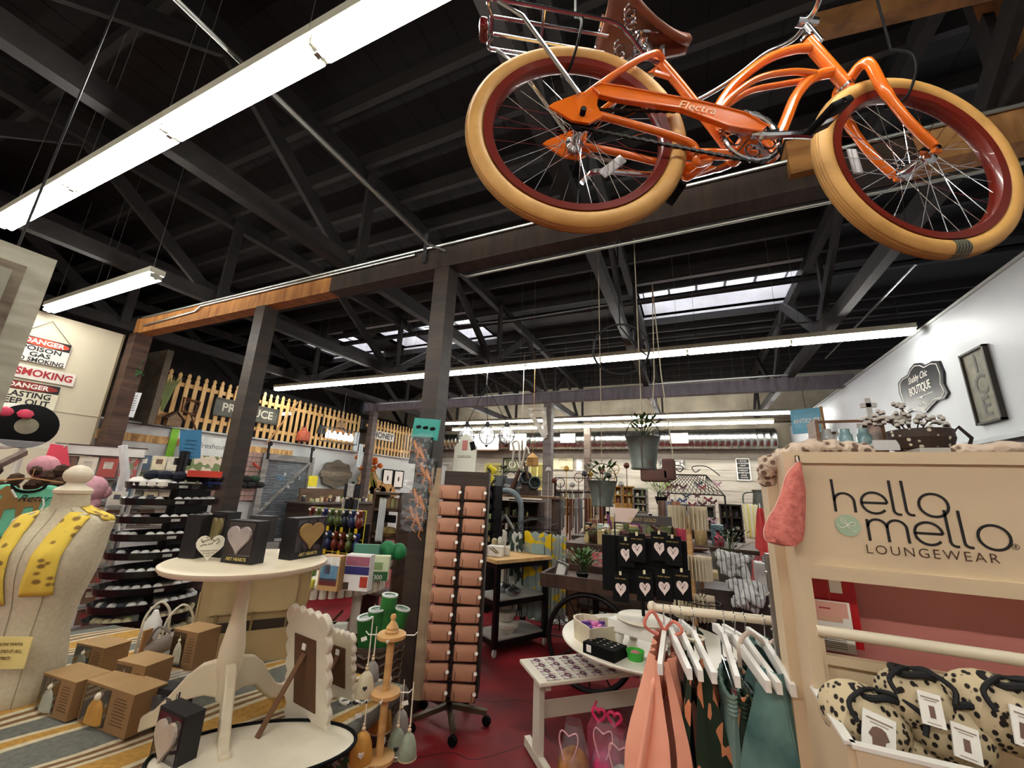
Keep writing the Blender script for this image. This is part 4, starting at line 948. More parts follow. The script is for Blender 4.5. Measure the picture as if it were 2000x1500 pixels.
scallop('smaller white scalloped picture frame behind the larger one', (665, 1362), (625, 1232), 60, -.1, .16)
b_ = P(690, 1372, z=TZ); t = thing('butterfly_ornament', 'white and black wooden butterfly shape lying at the table corner', 'ornament', b_)
q = MB(); R3 = Matrix.Rotation(.5, 3, 'Z')
for s in (-1, 1): q.lathe([(.033, 0), (.035, .006), (.033, .012), (0, .012)], b_ + R3 @ Vector((s * .026, .0, 0)), 16, sx=1, sy=.75)
q.build('board', mat('#ece8df', .5, kind='blotch', col2='#1c1a1c', scale=55, thr=.56), t)
# --- cardboard display stand behind the pedestal
cb = P(470, 1330, z=TZ); 
t = thing('cardboard_display', 'large tan cardboard display stand behind the pedestal table', 'display stand', (cb.x - .1, cb.y + .25, TZ))
CB = mat('#b39a6e', .8, amt=.06)
base = P(440, 1330, z=TZ) + Vector((-.12, .16, 0)); u = Vector((.62, .78, 0)).normalized(); v = Vector((-u.y, u.x, 0)); h = .36; ang = math.atan2(u.y, u.x)
n = v if v.dot(CAM - base) > 0 else -v
def cbx(cu, cn, cz, su, sn, sz, name='panel', m=CB): return MB().box(base + u * cu + n * cn + Z * cz, (su, sn, sz), rz=ang).build(name, m, t)
cbx(0, 0, .26, .46, .006, .34); cbx(-.23, -.09, .16, .006, .2, .32); cbx(.23, -.09, .16, .006, .2, .32); cbx(0, .03, .07, .44, .006, .14, 'front_lip'); cbx(0, -.05, .43, .50, .2, .006, 'shelf')
q = MB(); q.prism([(0, 0), (.22, 0), (.0, .2)], base + u * .235 + n * .01 + Z * .24, n * -1, Z, .006); q.build('side_wing', CB, t)
cbx(0, .012, .30, .36, .004, .17, 'pocket_front', mat('#bda679', .8)); cbx(0, .0115, .155, .34, .003, .05, 'opening_shade', mat('#3d3226', .9))  # dark strip colours in the shade of an opening, no hole is cut
for k in (-.15, 0, .15): cbx(k, .016, .12, .01, .003, .2, 'fold_line', mat('#8f7850', .8))
for s in (-.12, .12): cbx(s, .004, .435, .03, .004, .05, 'tab', mat('#c9ae80', .8))
cbx(.0, -.02, .49, .30, .12, .11, 'black_tray', mat('#333236', .6))
# --- wire cloche stand and little bag by the sock tower
t = thing('wire_stand', 'cream wire double hoop stand with a white pouch, left of the pedestal column', 'stand', P(300, 1260, d=1.95)); WI = mat('#d9cfbb', .4)
for k, (px, py, w_, h_) in enumerate(((302, 1180, .10, .24), (345, 1190, .11, .26))):
    c = P(px, py + 50, d=1.9); u = Vector((.4, .92, 0)).normalized()
    MB().tube(smoothpath([c - u * w_ * .5 - Z * .2, c - u * w_ * .5, c - u * w_ * .4 + Z * h_ * .32, c + Z * h_ * .5, c + u * w_ * .4 + Z * h_ * .32, c + u * w_ * .5, c + u * w_ * .5 - Z * .2], 6), .0055, 8).build('hoop', WI, t, smooth=True)
c = P(300, 1215, d=1.85); MB().lathe([(.035, -.07), (.045, -.04), (.042, 0), (.02, .03), (.012, .05)], c, 16, sx=1, sy=.7).build('pouch', mat('#e2dfd9', .8), t, smooth=True)
MB().box(c + Vector((.035, -.02, -.06)), (.01, .07, .09), rz=.3).build('kraft_tag', CARD, t)
c = P(345, 1250, d=1.82); t2 = MB().tube(smoothpath([P(268, 1290, d=1.8), P(300, 1268, d=1.8), P(345, 1245, d=1.8), P(352, 1232, d=1.8)], 5), [.02, .03] + [.034] * 12 + [.02, .012], 12).build('fabric_bag', mat('#8b7f76', .85, amt=.15), smooth=True); tag(t2, 'grey brown rolled fabric bag hanging left of the raised bell box', 'bag')
MB().tube(smoothpath([P(285, 1262, d=1.79), P(310, 1225, d=1.79), P(338, 1240, d=1.79)], 5), .005, 6).build('bag_handle', mat('#7b6f66', .8), t2)
# --- wooden bell tree at the right end of the table
bc = P(765, 1240, z=1.03); BW = mat('#d2a56b', .5, kind='wood', col2='#b98a52', scale=3, stretch=(1, 1, 6))
bt = thing('bell_tree', 'turned wooden display post with three discs and hooks right of the gift table', 'display stand', (bc.x, bc.y, 0))
z1, z2 = zat(bc, 755, 1352), zat(bc, 722, 1482)
MB().tube([(bc.x, bc.y, .45), (bc.x, bc.y, 1.03)], .014, 16).build('post', BW, bt, smooth=True)
for z in (1.03, z1, z2): MB().lathe([(.050, -.012), (.055, -.008), (.055, .004), (.050, .008), (0, .008)], (bc.x, bc.y, z), 28).build('disc', BW, bt, smooth=True)
MB().lathe([(.026, .008), (.028, .014), (.022, .022), (.024, .026), (.018, .036), (.010, .046), (.008, .052), (.011, .058), (.012, .064), (.009, .072), (0, .076)], (bc.x, bc.y, 1.03), 20).build('finial', BW, bt, smooth=True)
MB().lathe([(.08, 0), (.08, .02), (.02, .03), (.018, .45)], (bc.x, bc.y, 0), 24).build('foot', BW, bt, smooth=True)
hooks = MB()
for z in (1.03, z1, z2):
    for k in range(4):
        a = .5 + k * PI / 2; u = Vector((math.cos(a), math.sin(a), 0)); hooks.tube([Vector((bc.x, bc.y, z)) + u * .05, Vector((bc.x, bc.y, z)) + u * .088, Vector((bc.x, bc.y, z + .012)) + u * .10], .0022, 6)
hooks.build('hooks', WHITE, bt)
BELLC = {'mustard': '#c48a35', 'sage': '#8d9680', 'cream': '#cfc2a4', 'grey': '#8f8981'}
def bell(px, py, hpx, colr, lab, d=1.5, cord=60, tagp=False, motif=True):
    b = P(px, py, d=d); k = d / FPX; h = hpx * k * .92; r = h * .42
    t = thing('hanging_bell', lab, 'bell', b - Z * 0, group='clay bells on the wooden bell tree')
    MB().lathe([(r * 1.0, 0), (r * 1.02, h * .06), (r * .94, h * .3), (r * .85, h * .55), (r * .62, h * .8), (r * .3, h * .95), (0, h)], b, 22).build('bell', mat(BELLC[colr], .6, amt=.12, scale=40, coat=.2), t, smooth=True)
    MB().lathe([(r * .9, -.001), (r * 1.04, 0), (r * 1.04, h * .05), (r * .9, h * .06)], b, 22).build('rim', mat('#cdbb93', .7), t, smooth=True)
    q = MB(); q.ball(b + Z * (h + .006), .0075, 10).ball(b + Z * (h + .018), .005, 8); q.build('bead', mat('#e2cba6', .6), t, smooth=True)
    c = MB(); c.tube([b + Z * h, b + Z * (h + cord * k)], .0018, 5).tube([b + Z * (h + .02) + X * .004, b + Z * (h + cord * k) + X * .001], .0014, 5); c.build('cord', mat('#e6dac2', .8), t)
    if tagp: MB().box(b + Z * (h + cord * k * .6) + Vector((-.022, -.012, -.004)), (.028, .002, .014), rot=Matrix.Rotation(-.4, 3, 'Y')).build('tag', PAPER, t)
    if motif:
        n = (CAM - b); n.z = 0; n.normalize(); u = Vector((-n.y, n.x, 0)); MB().prism(heart(h * .2, h * .2), b + Z * h * .42 + n * (r * .92), u, Z, .004).build('heart_motif', PAPER if colr == 'mustard' else mat('#2c2a28', .6), t)
bell(703, 1490, 58, 'mustard', 'mustard clay bell with a white heart, hanging low on the bell tree', 1.42, 45, True)
bell(711, 1358, 46, 'cream', 'cream clay bell with a dark spot, hanging at the left of the top disc', 1.5, 95, True)
bell(724, 1330, 38, 'grey', 'grey brown bell half hidden behind the cream bell', 1.62, 60, False, False)
bell(693, 1445, 46, 'sage', 'pale green clay bell at the lower left behind the mustard bell', 1.6, 40, False)
bell(772, 1476, 50, 'sage', 'green grey clay bell with a dark heart at the right of the bell tree', 1.52, 70, False)
bell(795, 1480, 46, 'sage', 'pale green clay bell at the far right of the bell tree', 1.44, 85, True, False)
bell(780, 1432, 44, 'grey', 'greenish bell behind the dark heart bell', 1.66, 50, False, False)
bell(742, 1425, 56, 'mustard', 'mustard yellow textured bell behind the wooden post', 1.68, 20, False, False)
# foliage at the bottom
pt_ = P(620, 1490, d=1.25); t = thing('potted_greenery', 'dark green leafy sprig at the bottom edge below the tray', 'plant', (pt_.x, pt_.y, .3)); q = MB()
for k in range(46):
    a = R_.uniform(0, 2 * PI); e = R_.uniform(.2, 1.3); L = R_.uniform(.02, .035); c = pt_ + Vector((R_.uniform(-.07, .07), R_.uniform(-.06, .06), R_.uniform(-.07, .0))); dv = Vector((math.cos(a) * math.cos(e), math.sin(a) * math.cos(e), math.sin(e))); s = dv.cross(Z).normalized() * L * .4
    q.add([c, c + dv * L * .5 + s, c + dv * L, c + dv * L * .5 - s], [(0, 1, 2, 3)])
q.build('leaves', mat('#1f3a1c', .6, amt=.3, scale=20), t); MB().tube([(pt_.x, pt_.y, .3), pt_ - Z * .03], .004, 6).build('stem', mat('#2b2a1c', .7), t); MB().lathe([(.05, 0), (.07, .1), (.065, .1), (0, .09)], (pt_.x, pt_.y, .2), 16).tube([(pt_.x, pt_.y, 0), (pt_.x, pt_.y, .2)], .03, 10).build('pot', BLACK, t)
# ================================================================ LEFT WALL, FENCE AND PARTITION
def lwall_sign(name, lab, x, y0, y1, z0, z1, m, par=None, th=.012):
    t = thing(name, lab, 'sign', (x, (y0 + y1) / 2, z0)); MB().box((x, (y0 + y1) / 2, (z0 + z1) / 2), (th, y1 - y0, z1 - z0), bev=.004).build('board', m, t); return t
def ltext(s, size, x, y, z, m, t, **k): return text(s, size, (x, y, z), Y, Z, m, t, **k)
WX = -7.60; INKK = mat('#17181c', .6); REDK = mat('#a8202a', .6)
def danger(lab, y0, y1, z0, z1, bgc, ovc, lines, sz):
    t = lwall_sign('danger_sign', lab, WX + .01, y0, y1, z0, z1, mat(bgc, .5, amt=.03)); x = WX + .018; yc, h = (y0 + y1) / 2, z1 - z0
    MB().box((x, yc, z1 - h * .18), (.002, (y1 - y0) * .97, h * .34)).build('black_band', INKK, t)
    MB().prism([((y1 - y0) * .46 * math.cos(a * PI / 16), h * .155 * math.sin(a * PI / 16)) for a in range(32)], (x + .002, yc, z1 - h * .18), Y, Z, .002).build('oval', mat(ovc, .5), t)
    ltext('DANGER', h * .25, x + .004, yc, z1 - h * .18, PAPER, t, bold=.03, sx=1.1)
    for k, (s, w) in enumerate(lines): ltext(s, sz, x + .001, yc, z1 - h * (.47 + .22 * k) if len(lines) == 3 else z1 - h * (.52 + .28 * k), INKK, t, sx=w, bold=.02)
    return t
t = danger('danger sign with an orange oval reading POISON GAS NO SMOKING, topmost on the cream wall', 1.74, 2.25, 2.92, 3.25, '#e9e5dc', '#cf4a2a', (('POISON', 1.3), ('GAS', 1.3), ('NO SMOKING', .95)), .078)
MB().tube([(WX + .01, 1.76, 3.24), (WX + .01, 2.0, 3.50), (WX + .01, 2.24, 3.24)], .004, 5).build('cord', mat('#4a4640', .8), t)
t = lwall_sign('no_smoking_sign', 'long white sign with red letters reading NO SMOKING between the two danger signs', WX + .01, 1.60, 2.38, 2.70, 2.87, mat('#ece6da', .5)); ltext('NO SMOKING', .125, WX + .018, 1.99, 2.785, REDK, t, bold=.03, sx=.92)
danger('danger sign with a red oval reading BLASTING KEEP OUT, lowest on the cream wall', 1.70, 2.28, 2.35, 2.67, '#e4dfc4', '#8f2a22', (('BLASTING', 1.0), ('KEEP OUT', 1.0)), .10)
# weathered menu board hanging near the camera
x = -2.2; a, b = P(110, 510, x=x), P(8, 795, x=x)
t = thing('menu_board', 'large weathered grey framed board at the far left edge with worn letters', 'board', (x, a.y - .45, b.z))
zt, zb, yr = a.z, a.z - .75, a.y; WG = mat('#a8a493', .7, kind='wood', col2='#8a8673', scale=4, stretch=(1, 1, 5)); yl = yr - 1.0
MB().box((x, (yl + yr) / 2, (zt + zb) / 2), (.02, yr - yl, zt - zb)).build('frame', WG, t)
MB().box((x + .012, (yl + yr) / 2, (zt + zb) / 2), (.004, yr - yl - .13, zt - zb - .13)).build('moulding', wood('#4d3e30', '#8c8068', st=(1, 1, 2), sc=6), t)
MB().box((x + .015, (yl + yr) / 2, (zt + zb) / 2), (.004, yr - yl - .19, zt - zb - .19)).build('panel', mat('#8f8c7c', .8, amt=.2, scale=5), t)
ltext("S", .06, x + .019, yr - .155, zt - .155, mat('#5b4a3a', .7), t, bold=.02); ltext("MARKET EGGS", .05, x + .019, yr - .36, zt - .16, mat('#5b4a3a', .7), t, bold=.02)
MB().tube([(x, yr - .1, zt), (x, yr - .1, 3.85)], .004, 5).build('chain', IRON, t)
# hats on a clear shelf, left edge
sh = P(60, 862, d=3.0); t = thing('hat_shelf', 'clear acrylic shelf with a hook strip holding hats above the clothing rail', 'shelf', (sh.x, sh.y, 0))
u = Vector((.35, .94, 0)); ang = math.atan2(.94, .35); nrm = Vector((.94, -.35, 0))
MB().box(sh - u * .35 + Z * -.01, (1.1, .3, .008), rz=ang).box(sh - u * .35 + nrm * .15 - Z * .03, (1.1, .006, .05), rz=ang).build('shelf', CLEAR, t)
MB().tube([(sh.x - .1, sh.y, 0), (sh.x - .1, sh.y, sh.z)], .02, 10).tube([(sh.x - u.x * .8, sh.y - u.y * .8, 0), (sh.x - u.x * .8, sh.y - u.y * .8, sh.z)], .02, 10).build('upright', WHITE, t)
def facing_disc(px, py, d, r, name, lab, m, m2, dots=None, stripes=False):
    c = P(px, py, d=d); n = (CAM - c).normalized(); q = n.to_track_quat('Z', 'Y').to_matrix(); t = thing(name, lab, 'hat', c - Z * r)
    MB().lathe([(r * .4, .05), (r * .45, .01), (r * .7, 0), (r, .02), (r * .98, .03), (r * .4, .07)], c, 32, rot=q).build('brim', m, t, smooth=True)
    MB().lathe([(r * .42, .0), (r * .44, .03), (r * .36, .06), (0, .07)], c - n * -.01, 24, rot=q).build('crown', m2, t, smooth=True)
    if dots:
        b = MB()
        for k in range(12): b.ball(c + q @ Vector((r * .78 * math.cos(k * PI / 6), r * .78 * math.sin(k * PI / 6), .03)), r * .045, 6)
        for k in range(8): b.ball(c + q @ Vector((r * .6 * math.cos(k * PI / 4), r * .6 * math.sin(k * PI / 4), .042)), r * .03, 6)
        b.build('dots', PAPER, t)
    return t
facing_disc(52, 832, 3.0, .165, 'sun_hat', 'black wide brimmed hat with white dots on the clear shelf', BLACK, mat('#8f8873', .8, amt=.2), dots=True)
facing_disc(14, 832, 3.15, .18, 'sun_hat', 'black and white striped hat behind the dotted hat', mat('#e9e4da', .8, kind='stripes', col2='#161618', scale=7, amt=0, stretch=(0, 0, 1)), mat('#e9e4da', .8, kind='stripes', col2='#161618', scale=7, amt=0, stretch=(0, 0, 1)))
c = P(30, 806, d=2.9); q = MB()
for s in (-1, 1): q.ball(c + Vector((.0, s * .05, 0)), .045, 8, (.5, 1, .8))
tag(q.build('hair_bow', mat('#d2405c', .6), smooth=True), 'dark pink fabric bow on the hat above the shelf', 'bow')
# teal shirt with a horse
def tee(px, py, d, w, h, m, lab, name='tee_shirt', ang=None, neckm=None):
    c = P(px, py, d=d); a = ang if ang is not None else math.atan2(c.x, -c.y) ; u = Vector((-c.y, c.x, 0)).normalized() * -1; n = (CAM - c); n.z = 0; n.normalize()
    t = thing(name, lab, 'shirt', c - Z * h)
    pts = [(-.14, 0), (-.24, -.02), (-.5, -.16), (-.42, -.32), (-.29, -.26), (-.31, -1), (.31, -1), (.29, -.26), (.42, -.32), (.5, -.16), (.24, -.02), (.14, 0), (.08, -.05), (0, -.07), (-.08, -.05)]
    o = MB().prism([(x * w, z * h) for x, z in pts], c, u, Z, .05).build('cloth', m, t); md = o.modifiers.new('b', 'BEVEL'); md.width = .02; md.segments = 2
    MB().tube([c + u * w * .14 * math.cos(k * PI / 8) + Z * (-.005 - .07 * h * abs(math.sin(k * PI / 8))) + n * (.028 if k <= 8 else -.02) for k in range(16)], .007, 6, closed=True).build('neckband', neckm or BLACK, t)
    MB().tube([c + Z * .01 - u * .12, c + Z * .03, c + Z * .01 + u * .12], .005, 6).tube([c + Z * .03, c + Z * .08], .002, 5).build('hanger', CARD, t)
    return t, c, u, n
t, c, u, n = tee(58, 945, 2.15, .42, .5, mat('#6fc3a0', .85, amt=.06), 'mint green tee with a brown horse print beside the dress form')
q = MB(); hp = [(-.085, -.09), (-.08, -.155), (-.068, -.155), (-.065, -.10), (-.03, -.095), (-.02, -.155), (-.008, -.155), (0, -.09), (.03, -.085), (.034, -.15), (.046, -.15), (.052, -.06), (.045, -.035), (-.035, -.045), (-.055, -.01), (-.06, .012), (-.085, .02), (-.10, -.0), (-.115, -.01), (-.108, -.028), (-.085, -.03), (-.095, -.06)]
q.prism([(a - .0, b - .03) for a, b in hp], c + n * .0275 + u * .01, u, Z, .002); q.build('horse_print', mat('#94703f', .8), t)
q = MB(); q.tube([c + n * .03 + u * (.055 + .01) + Z * -.075, c + n * .03 + u * .075 + Z * -.11, c + n * .03 + u * .07 + Z * -.135], .004, 5); q.tube([c + n * .03 - u * .055 + Z * -.03, c + n * .03 - u * .03 + Z * -.07], .005, 5); q.build('mane_and_tail', PAPER, t)
text('Return', .05, c + n * .029 + u * .045 - Z * .075, u, Z, INKK, t, shear=.4); text('bedtime', .05, c + n * .029 - u * .04 - Z * .27, u, Z, INKK, t, shear=.4)
c = P(20, 925, d=2.4); q = MB(); rr = random.Random(3)
for k in range(22): q.ball(c + Vector((rr.uniform(-.12, .12), rr.uniform(-.16, .2), rr.uniform(-.16, .05))), rr.uniform(.03, .05), 8)
tag(q.build('plush_bundle', mat('#4d3322', .95, col2='#241611', scale=30, bump=.8), smooth=True), 'bundle of shaggy dark brown plush at the left edge behind the mint tee', 'plush')
tag(MB().bar(P(-10, 912, d=2.3), P(48, 884, d=2.5), .03, .03).build('wooden_rail', wood('#5a3a24', '#38241a')), 'brown wooden rail sloping above the shaggy plush', 'rail')
for k, (px, py, r_, col_, lab) in enumerate(((86, 912, .075, '#d99aa4', 'pink plush flower behind the dress form knob, upper one'), (178, 955, .085, '#dba2ae', 'pale pink round plush at the right of the dress form neck'), (165, 932, .03, '#e08a98', 'small pink plush star peeping over the dress form knob'))):
    c = P(px, py, d=2.6); q = MB(); q.ball(c, r_, 14, (.8, 1, 1)).ball(c - Z * r_ * 1.1 + Y * .02, r_ * .6, 10).ball(c + Y * r_ * .8 - Z * .02, r_ * .5, 10)
    tag(q.build('plush_toy', mat(col_, .95, bump=.4, scale=40), smooth=True), lab, 'plush toy')
c = P(108, 905, d=2.75); o = MB().prism([(-.06, -.12), (.04, -.12), (.10, -.10), (.03, .12), (-.05, .13)], c, (.35, .94, 0), Z, .03).build('pink_bag', mat('#e0485e', .7), smooth=False); tag(o, 'coral pink cloth bag hanging from a wall hook left of the card rack', 'bag')
tag(MB().tube(smoothpath([P(98, 896, d=2.78), P(118, 880, d=2.78), P(132, 868, d=2.78)], 4), .004, 6).build('wall_hook', WHITE), 'white metal hook holding the coral pink bag', 'hook')
# ---- card racks
CC = ['#8d8a86', '#d9cfb8', '#7a5a4a', '#e2d4b2', '#54545c', '#c9b7a4', '#a34a44', '#dcd3c4', '#4a5a6c', '#8a9a70']
def card_rack(lab, px, py, d, cols, rows, cw, ch, fr, header=True, seed=0, hang=False, ang=None, pitch=None):
    rr = random.Random(seed); c = P(px, py, d=d); dirv = Vector((-c.y, c.x, 0)).normalized() * -1
    if ang is not None: dirv = Vector((math.cos(ang), math.sin(ang), 0))
    n = Vector((dirv.y, -dirv.x, 0)); n = n if n.dot(CAM - c) > 0 else -n; an = math.atan2(dirv.y, dirv.x)
    t = thing('card_rack', lab, 'rack', (c.x, c.y, 0)); W_ = cols * (cw + .012); pz = pitch or ch + .035
    z0 = c.z - rows * pz
    m = MB(); m.box(c - n * .03 - Z * (c.z - (z0 * .5 + c.z * .5)) * 1 + Z * 0, (W_, .01, c.z - z0), rz=an)
    for s in (-1, 1): m.box(Vector((c.x, c.y, c.z / 2)) + dirv * s * W_ / 2 - n * .03, (.02, .02, c.z), rz=an)
    m.build('frame', fr, t)
    if header: MB().box(c + Z * .05, (W_ + .03, .04, .075), rz=an).build('header', mat('#dcd8d2', .4), t); MB().box(c + Z * .09, (W_ + .05, .05, .008), rz=an).box(c + Z * .01, (W_ + .05, .05, .010), rz=an).build('header_trim', mat('#3a1d1e', .5), t)
    for r in range(rows):
        zz = c.z - r * pz
        MB().box(Vector((c.x, c.y, zz - ch - .012)) + n * .03, (W_, .06, .006), rz=an).build('pocket', mat('#777777', .4), t)
        for k in range(cols):
            col_ = CC[rr.randrange(len(CC))]; p = Vector((c.x, c.y, zz - ch / 2)) + dirv * ((k + .5) * (cw + .012) - W_ / 2) + n * .01
            g = thing_or_card(p, cw, ch, an, n, dirv, col_, rr, lab, r, k)
    return t
CARDS = {}
def thing_or_card(p, cw, ch, an, n, u, col_, rr, rack, r, k):
    key = (round(cw, 3), round(ch, 3)); kind = rr.choice(['plain', 'stripe', 'plain', 'flora'])
    m = mat(col_, .6, amt=.15, scale=20) if kind == 'plain' else mat(col_, .6, kind='stripes', col2=rr.choice(CC), scale=22, amt=0, stretch=(0, 0, 1)) if kind == 'stripe' else mat(col_, .6, kind='blotch', col2=rr.choice(CC), scale=30)
    o = MB().box(p, (cw, .004, ch), rz=an).build('greeting_card', m); rn = rack.split(',')[0]
    tag(o, 'greeting card, %s row, %s from the left, of the %s' % (ORD[r], ORD[k], rn), 'card', 'greeting cards of the ' + rn)
    MB().box(p + n * .003 + Z * ch * .1, (cw * .5, .001, ch * .35), rz=an).build('picture', mat(rr.choice(CC), .6, amt=.3, scale=30), o)
    return o
card_rack('white topped card rack, left', 197, 893, 3.3, 4, 5, .115, .16, mat('#d9d6d0', .5), seed=1, ang=.95)
card_rack('white grid card rack, right', 300, 890, 3.8, 4, 4, .10, .13, mat('#cfccc6', .5), header=False, seed=5, ang=.95)
card_rack('narrow tag rack, beside the black sock tower', 232, 960, 3.05, 1, 8, .075, .10, mat('#e2e0da', .5), header=False, seed=9, ang=1.1)
c = P(235, 935, d=3.2); tag(MB().tube([P(240, 870, d=3.2), P(245, 930, d=3.2), P(226, 990, d=3.2), P(225, 1040, d=3.2)], .03, 8).tube([(c.x, c.y, 0), (c.x, c.y, 1.6)], .012, 8).build('white_streamer', mat('#e6e6e6', .6), smooth=True), 'bright white plastic strip hanging between the two card racks', 'strip')
# ---- black tiered sock tower
tw = P(345, 950, d=2.95); t = thing('sock_tower', 'black tower of oval trays stacked with rolled socks', 'display stand', (tw.x, tw.y, 0)); tops = [955, 985, 1018, 1050, 1083, 1116, 1146, 1176, 1203, 1232]
axis = Vector((tw.x, tw.y, 0)); zsT = [zat(axis, 328, py) for py in tops]; qT = Matrix.Rotation(math.atan2(-.3, .95) + 1.6, 3, 'Z')
MB().tube([(tw.x, tw.y, 0), (tw.x, tw.y, 1.78)], .03, 12).lathe([(.22, 0), (.22, .02), (.03, .04)], (tw.x, tw.y, 0), 24).build('pole', BLKM, t)
MB().box((tw.x, tw.y, 1.70), (.03, .1, .05)).build('top_clamp', BLKM, t)
rr = random.Random(11)
for i, z in enumerate(zsT):
    k = 1 + .010 * i; A_, B_ = .19 * k, .275 * k
    q = MB(); q.lathe([(1.0, 0), (1.02, .005), (1.05, .045), (1.035, .045), (1.0, .012), (0, .012)], (0, 0, 0), 36); q.v = [axis + qT @ Vector((v.x * B_, v.y * A_, 0)) + Z * (z + v.z) for v in q.v]; tr = q.build('tray', mat('#17171a', .3, .2, coat=.4), t)
    q = MB(); q.box(axis + qT @ Vector((.0, -A_ * 1.05, 0)) + Z * (z + .022), (.05, .004, .018), rot=qT); q.build('price_strip', mat('#a9a9a4', .5), tr)
    n = 16
    for j in range(n):
        a = -PI + .2 + j * (PI * 1.15) / n; p = axis + qT @ Vector((B_ * .84 * math.cos(a), A_ * .82 * math.sin(a), 0)) + Z * (z + .038)
        if i == 0: colr, rad = (('#ded9d0', .055) if j < 5 else ('#16275e', .05) if j > 8 else ('#e7e4df', .028)); 
        else:
            colr = ['#dedad6', '#dedad6', '#d8d3cf', '#c9c4c0', '#3d3f45', '#6b5f62'][(j * 3 + i) % 6 if (j < 4 or j > 11) else 0]; rad = .027
        if i >= 8: colr = '#c9bb97'; rad = .03
        if i > 0 and (j + i) % 7 == 6: continue
        o = MB().ball(p, rad, 10, (1, 1, .8)).build('rolled_sock', mat(colr, .9, amt=.08, scale=50), smooth=True)
        tag(o, 'rolled sock on the %s tray down of the black tower, %s from its left end' % (ORD[i], ORD[j]), 'socks', 'rolled socks on the black tower')
for k in range(7):
    a = .4 + k * .32; p = axis + qT @ Vector((.25 * math.cos(-a), .15 * math.sin(-a), 0)) + Z * (zsT[0] + .09)
    o = MB().ball(p, .05, 10, (1, 1, .75)).build('slipper', mat('#101626' if k > 3 else '#121214', .95, bump=.5, scale=60), smooth=True); tag(o, '%s fuzzy slipper %s along the top tray of the black tower' % ('navy' if k > 3 else 'black', ORD[k]), 'slipper', 'fuzzy slippers on the top tray')
o = MB().box(P(400, 926, d=2.9), (.2, .12, .045), rz=1.1).build('red_box', mat('#c23a25', .4)); tag(o, 'flat orange red box lying on the top of the black tower', 'box')
c = P(372, 868, d=3.05); R3 = Matrix.Rotation(1.15, 3, 'Z'); t = thing('blue_leaflet', 'blue printed leaflet sign leaning above the sock tower', 'sign', c - Z * .14)
MB().box(c, (.13, .004, .22), rot=R3 @ Matrix.Rotation(-.15, 3, 'Y')).build('sheet', mat('#2f6f96', .6), t); q = MB()
for k in range(5): q.box(c + Z * (.03 - .03 * k) + R3 @ Vector((.0, -.004, 0)), (.07, .002, .004), rot=R3)
q.build('printed_lines', mat('#14405c', .6), t); MB().tube([c - Z * .1, (c.x, c.y, 1.5)], .004, 5).build('clip', STEEL, t)
# ---- picket fence
PKM = wood('#e0ba7a', '#c2935a', st=(3, 3, 1), sc=2); t = thing('picket_fence', 'raw yellow picket fence standing along the top of the left partition', 'fence', (XF + .03, 7.5, 2.46))
y = 3.75; k = 0; fence_ys = []
while y < 12.9:
    if not 8.62 < y < 8.95:
        h = 1.02 + .012 * math.sin(k * 2.1); w = .036; zb = 2.47
        q = MB(); q.prism([(-w, 0), (w, 0), (w, h - .12), (w * .55, h - .10), (w * .9, h - .065), (w * .75, h - .03), (0, h), (-w * .75, h - .03), (-w * .9, h - .065), (-w * .55, h - .10), (-w, h - .12)], (XF + .05, y, zb), Y, Z, .02)
        q.build('picket', PKM, t)
    y += .152; k += 1
for z in (2.66, 3.26):
    for a, b in ((3.7, 8.6), (8.95, 12.9)): MB().box((XF + .02, (a + b) / 2, z), (.03, b - a, .075)).build('rail', PKM, t)
FX = XF + .09
def fsign(name, lab, p0, p1, z0, z1, m, s, size, tm, fm=None, x=FX, **k):
    t = lwall_sign(name, lab, x, p0, p1, z0, z1, m, th=.02)
    if fm: q = MB(); [q.box((x + .01, (p0 + p1) / 2, z), (.025, p1 - p0 + .03, .03)) for z in (z0, z1)]; [q.box((x + .01, y_, (z0 + z1) / 2), (.025, .03, z1 - z0)) for y_ in (p0, p1)]; q.build('frame', fm, t)
    if s: ltext(s, size, x + .0135, (p0 + p1) / 2, (z0 + z1) / 2, tm, t, **k)
    return t
a, b = P(423, 778, x=FX), P(545, 800, x=FX); zc = (P(440, 795, x=FX).z + P(520, 812, x=FX).z) / 2
fsign('produce_sign', 'dark weathered sign with pale letters reading PRODUCE on the picket fence', a.y, b.y, zc - .17, zc + .16, mat('#5f5f55', .7, amt=.25, scale=5), 'PRODUCE', .24, mat('#d8d4c0', .7, amt=.2), wood('#4f5044', '#34352d'), bold=.02, sx=1.0)
a, b = P(726, 843, x=FX), P(766, 852, x=FX); zc = P(745, 851, x=FX).z
fsign('honey_sign', 'small white sign reading HONEY on the far picket fence', a.y, b.y + .1, zc - .13, zc + .13, mat('#e6e2d4', .6), 'HONEY', .24, INKK, None, sx=1.1, bold=.02)
a = P(664, 830, x=FX); t = fsign('state_flag_sign', 'small sign with an orange sun ray pattern over dark blue, hung on the fence', a.y - .17, a.y + .2, 2.78, 3.0, mat('#3a3050', .6), None, 0, None); q = MB()
for k in range(7): an = PI * (k + .5) / 7; q.prism([(-.02, 0), (.02, 0), (math.cos(an) * .0 + .03, .1), (-.03, .1)], (FX + .014, a.y + math.cos(an) * .08, 2.89), Vector((0, math.sin(an), -math.cos(an))), Vector((0, math.cos(an), math.sin(an))), .004)
q.build('sun_rays', mat('#e08a30', .6), t)
fsign('wood_notice', 'small brown plank sign above the sun ray sign on the fence', a.y - .12, a.y + .18, 3.03, 3.18, wood('#a88658', '#7d5e3a'), None, 0, None)
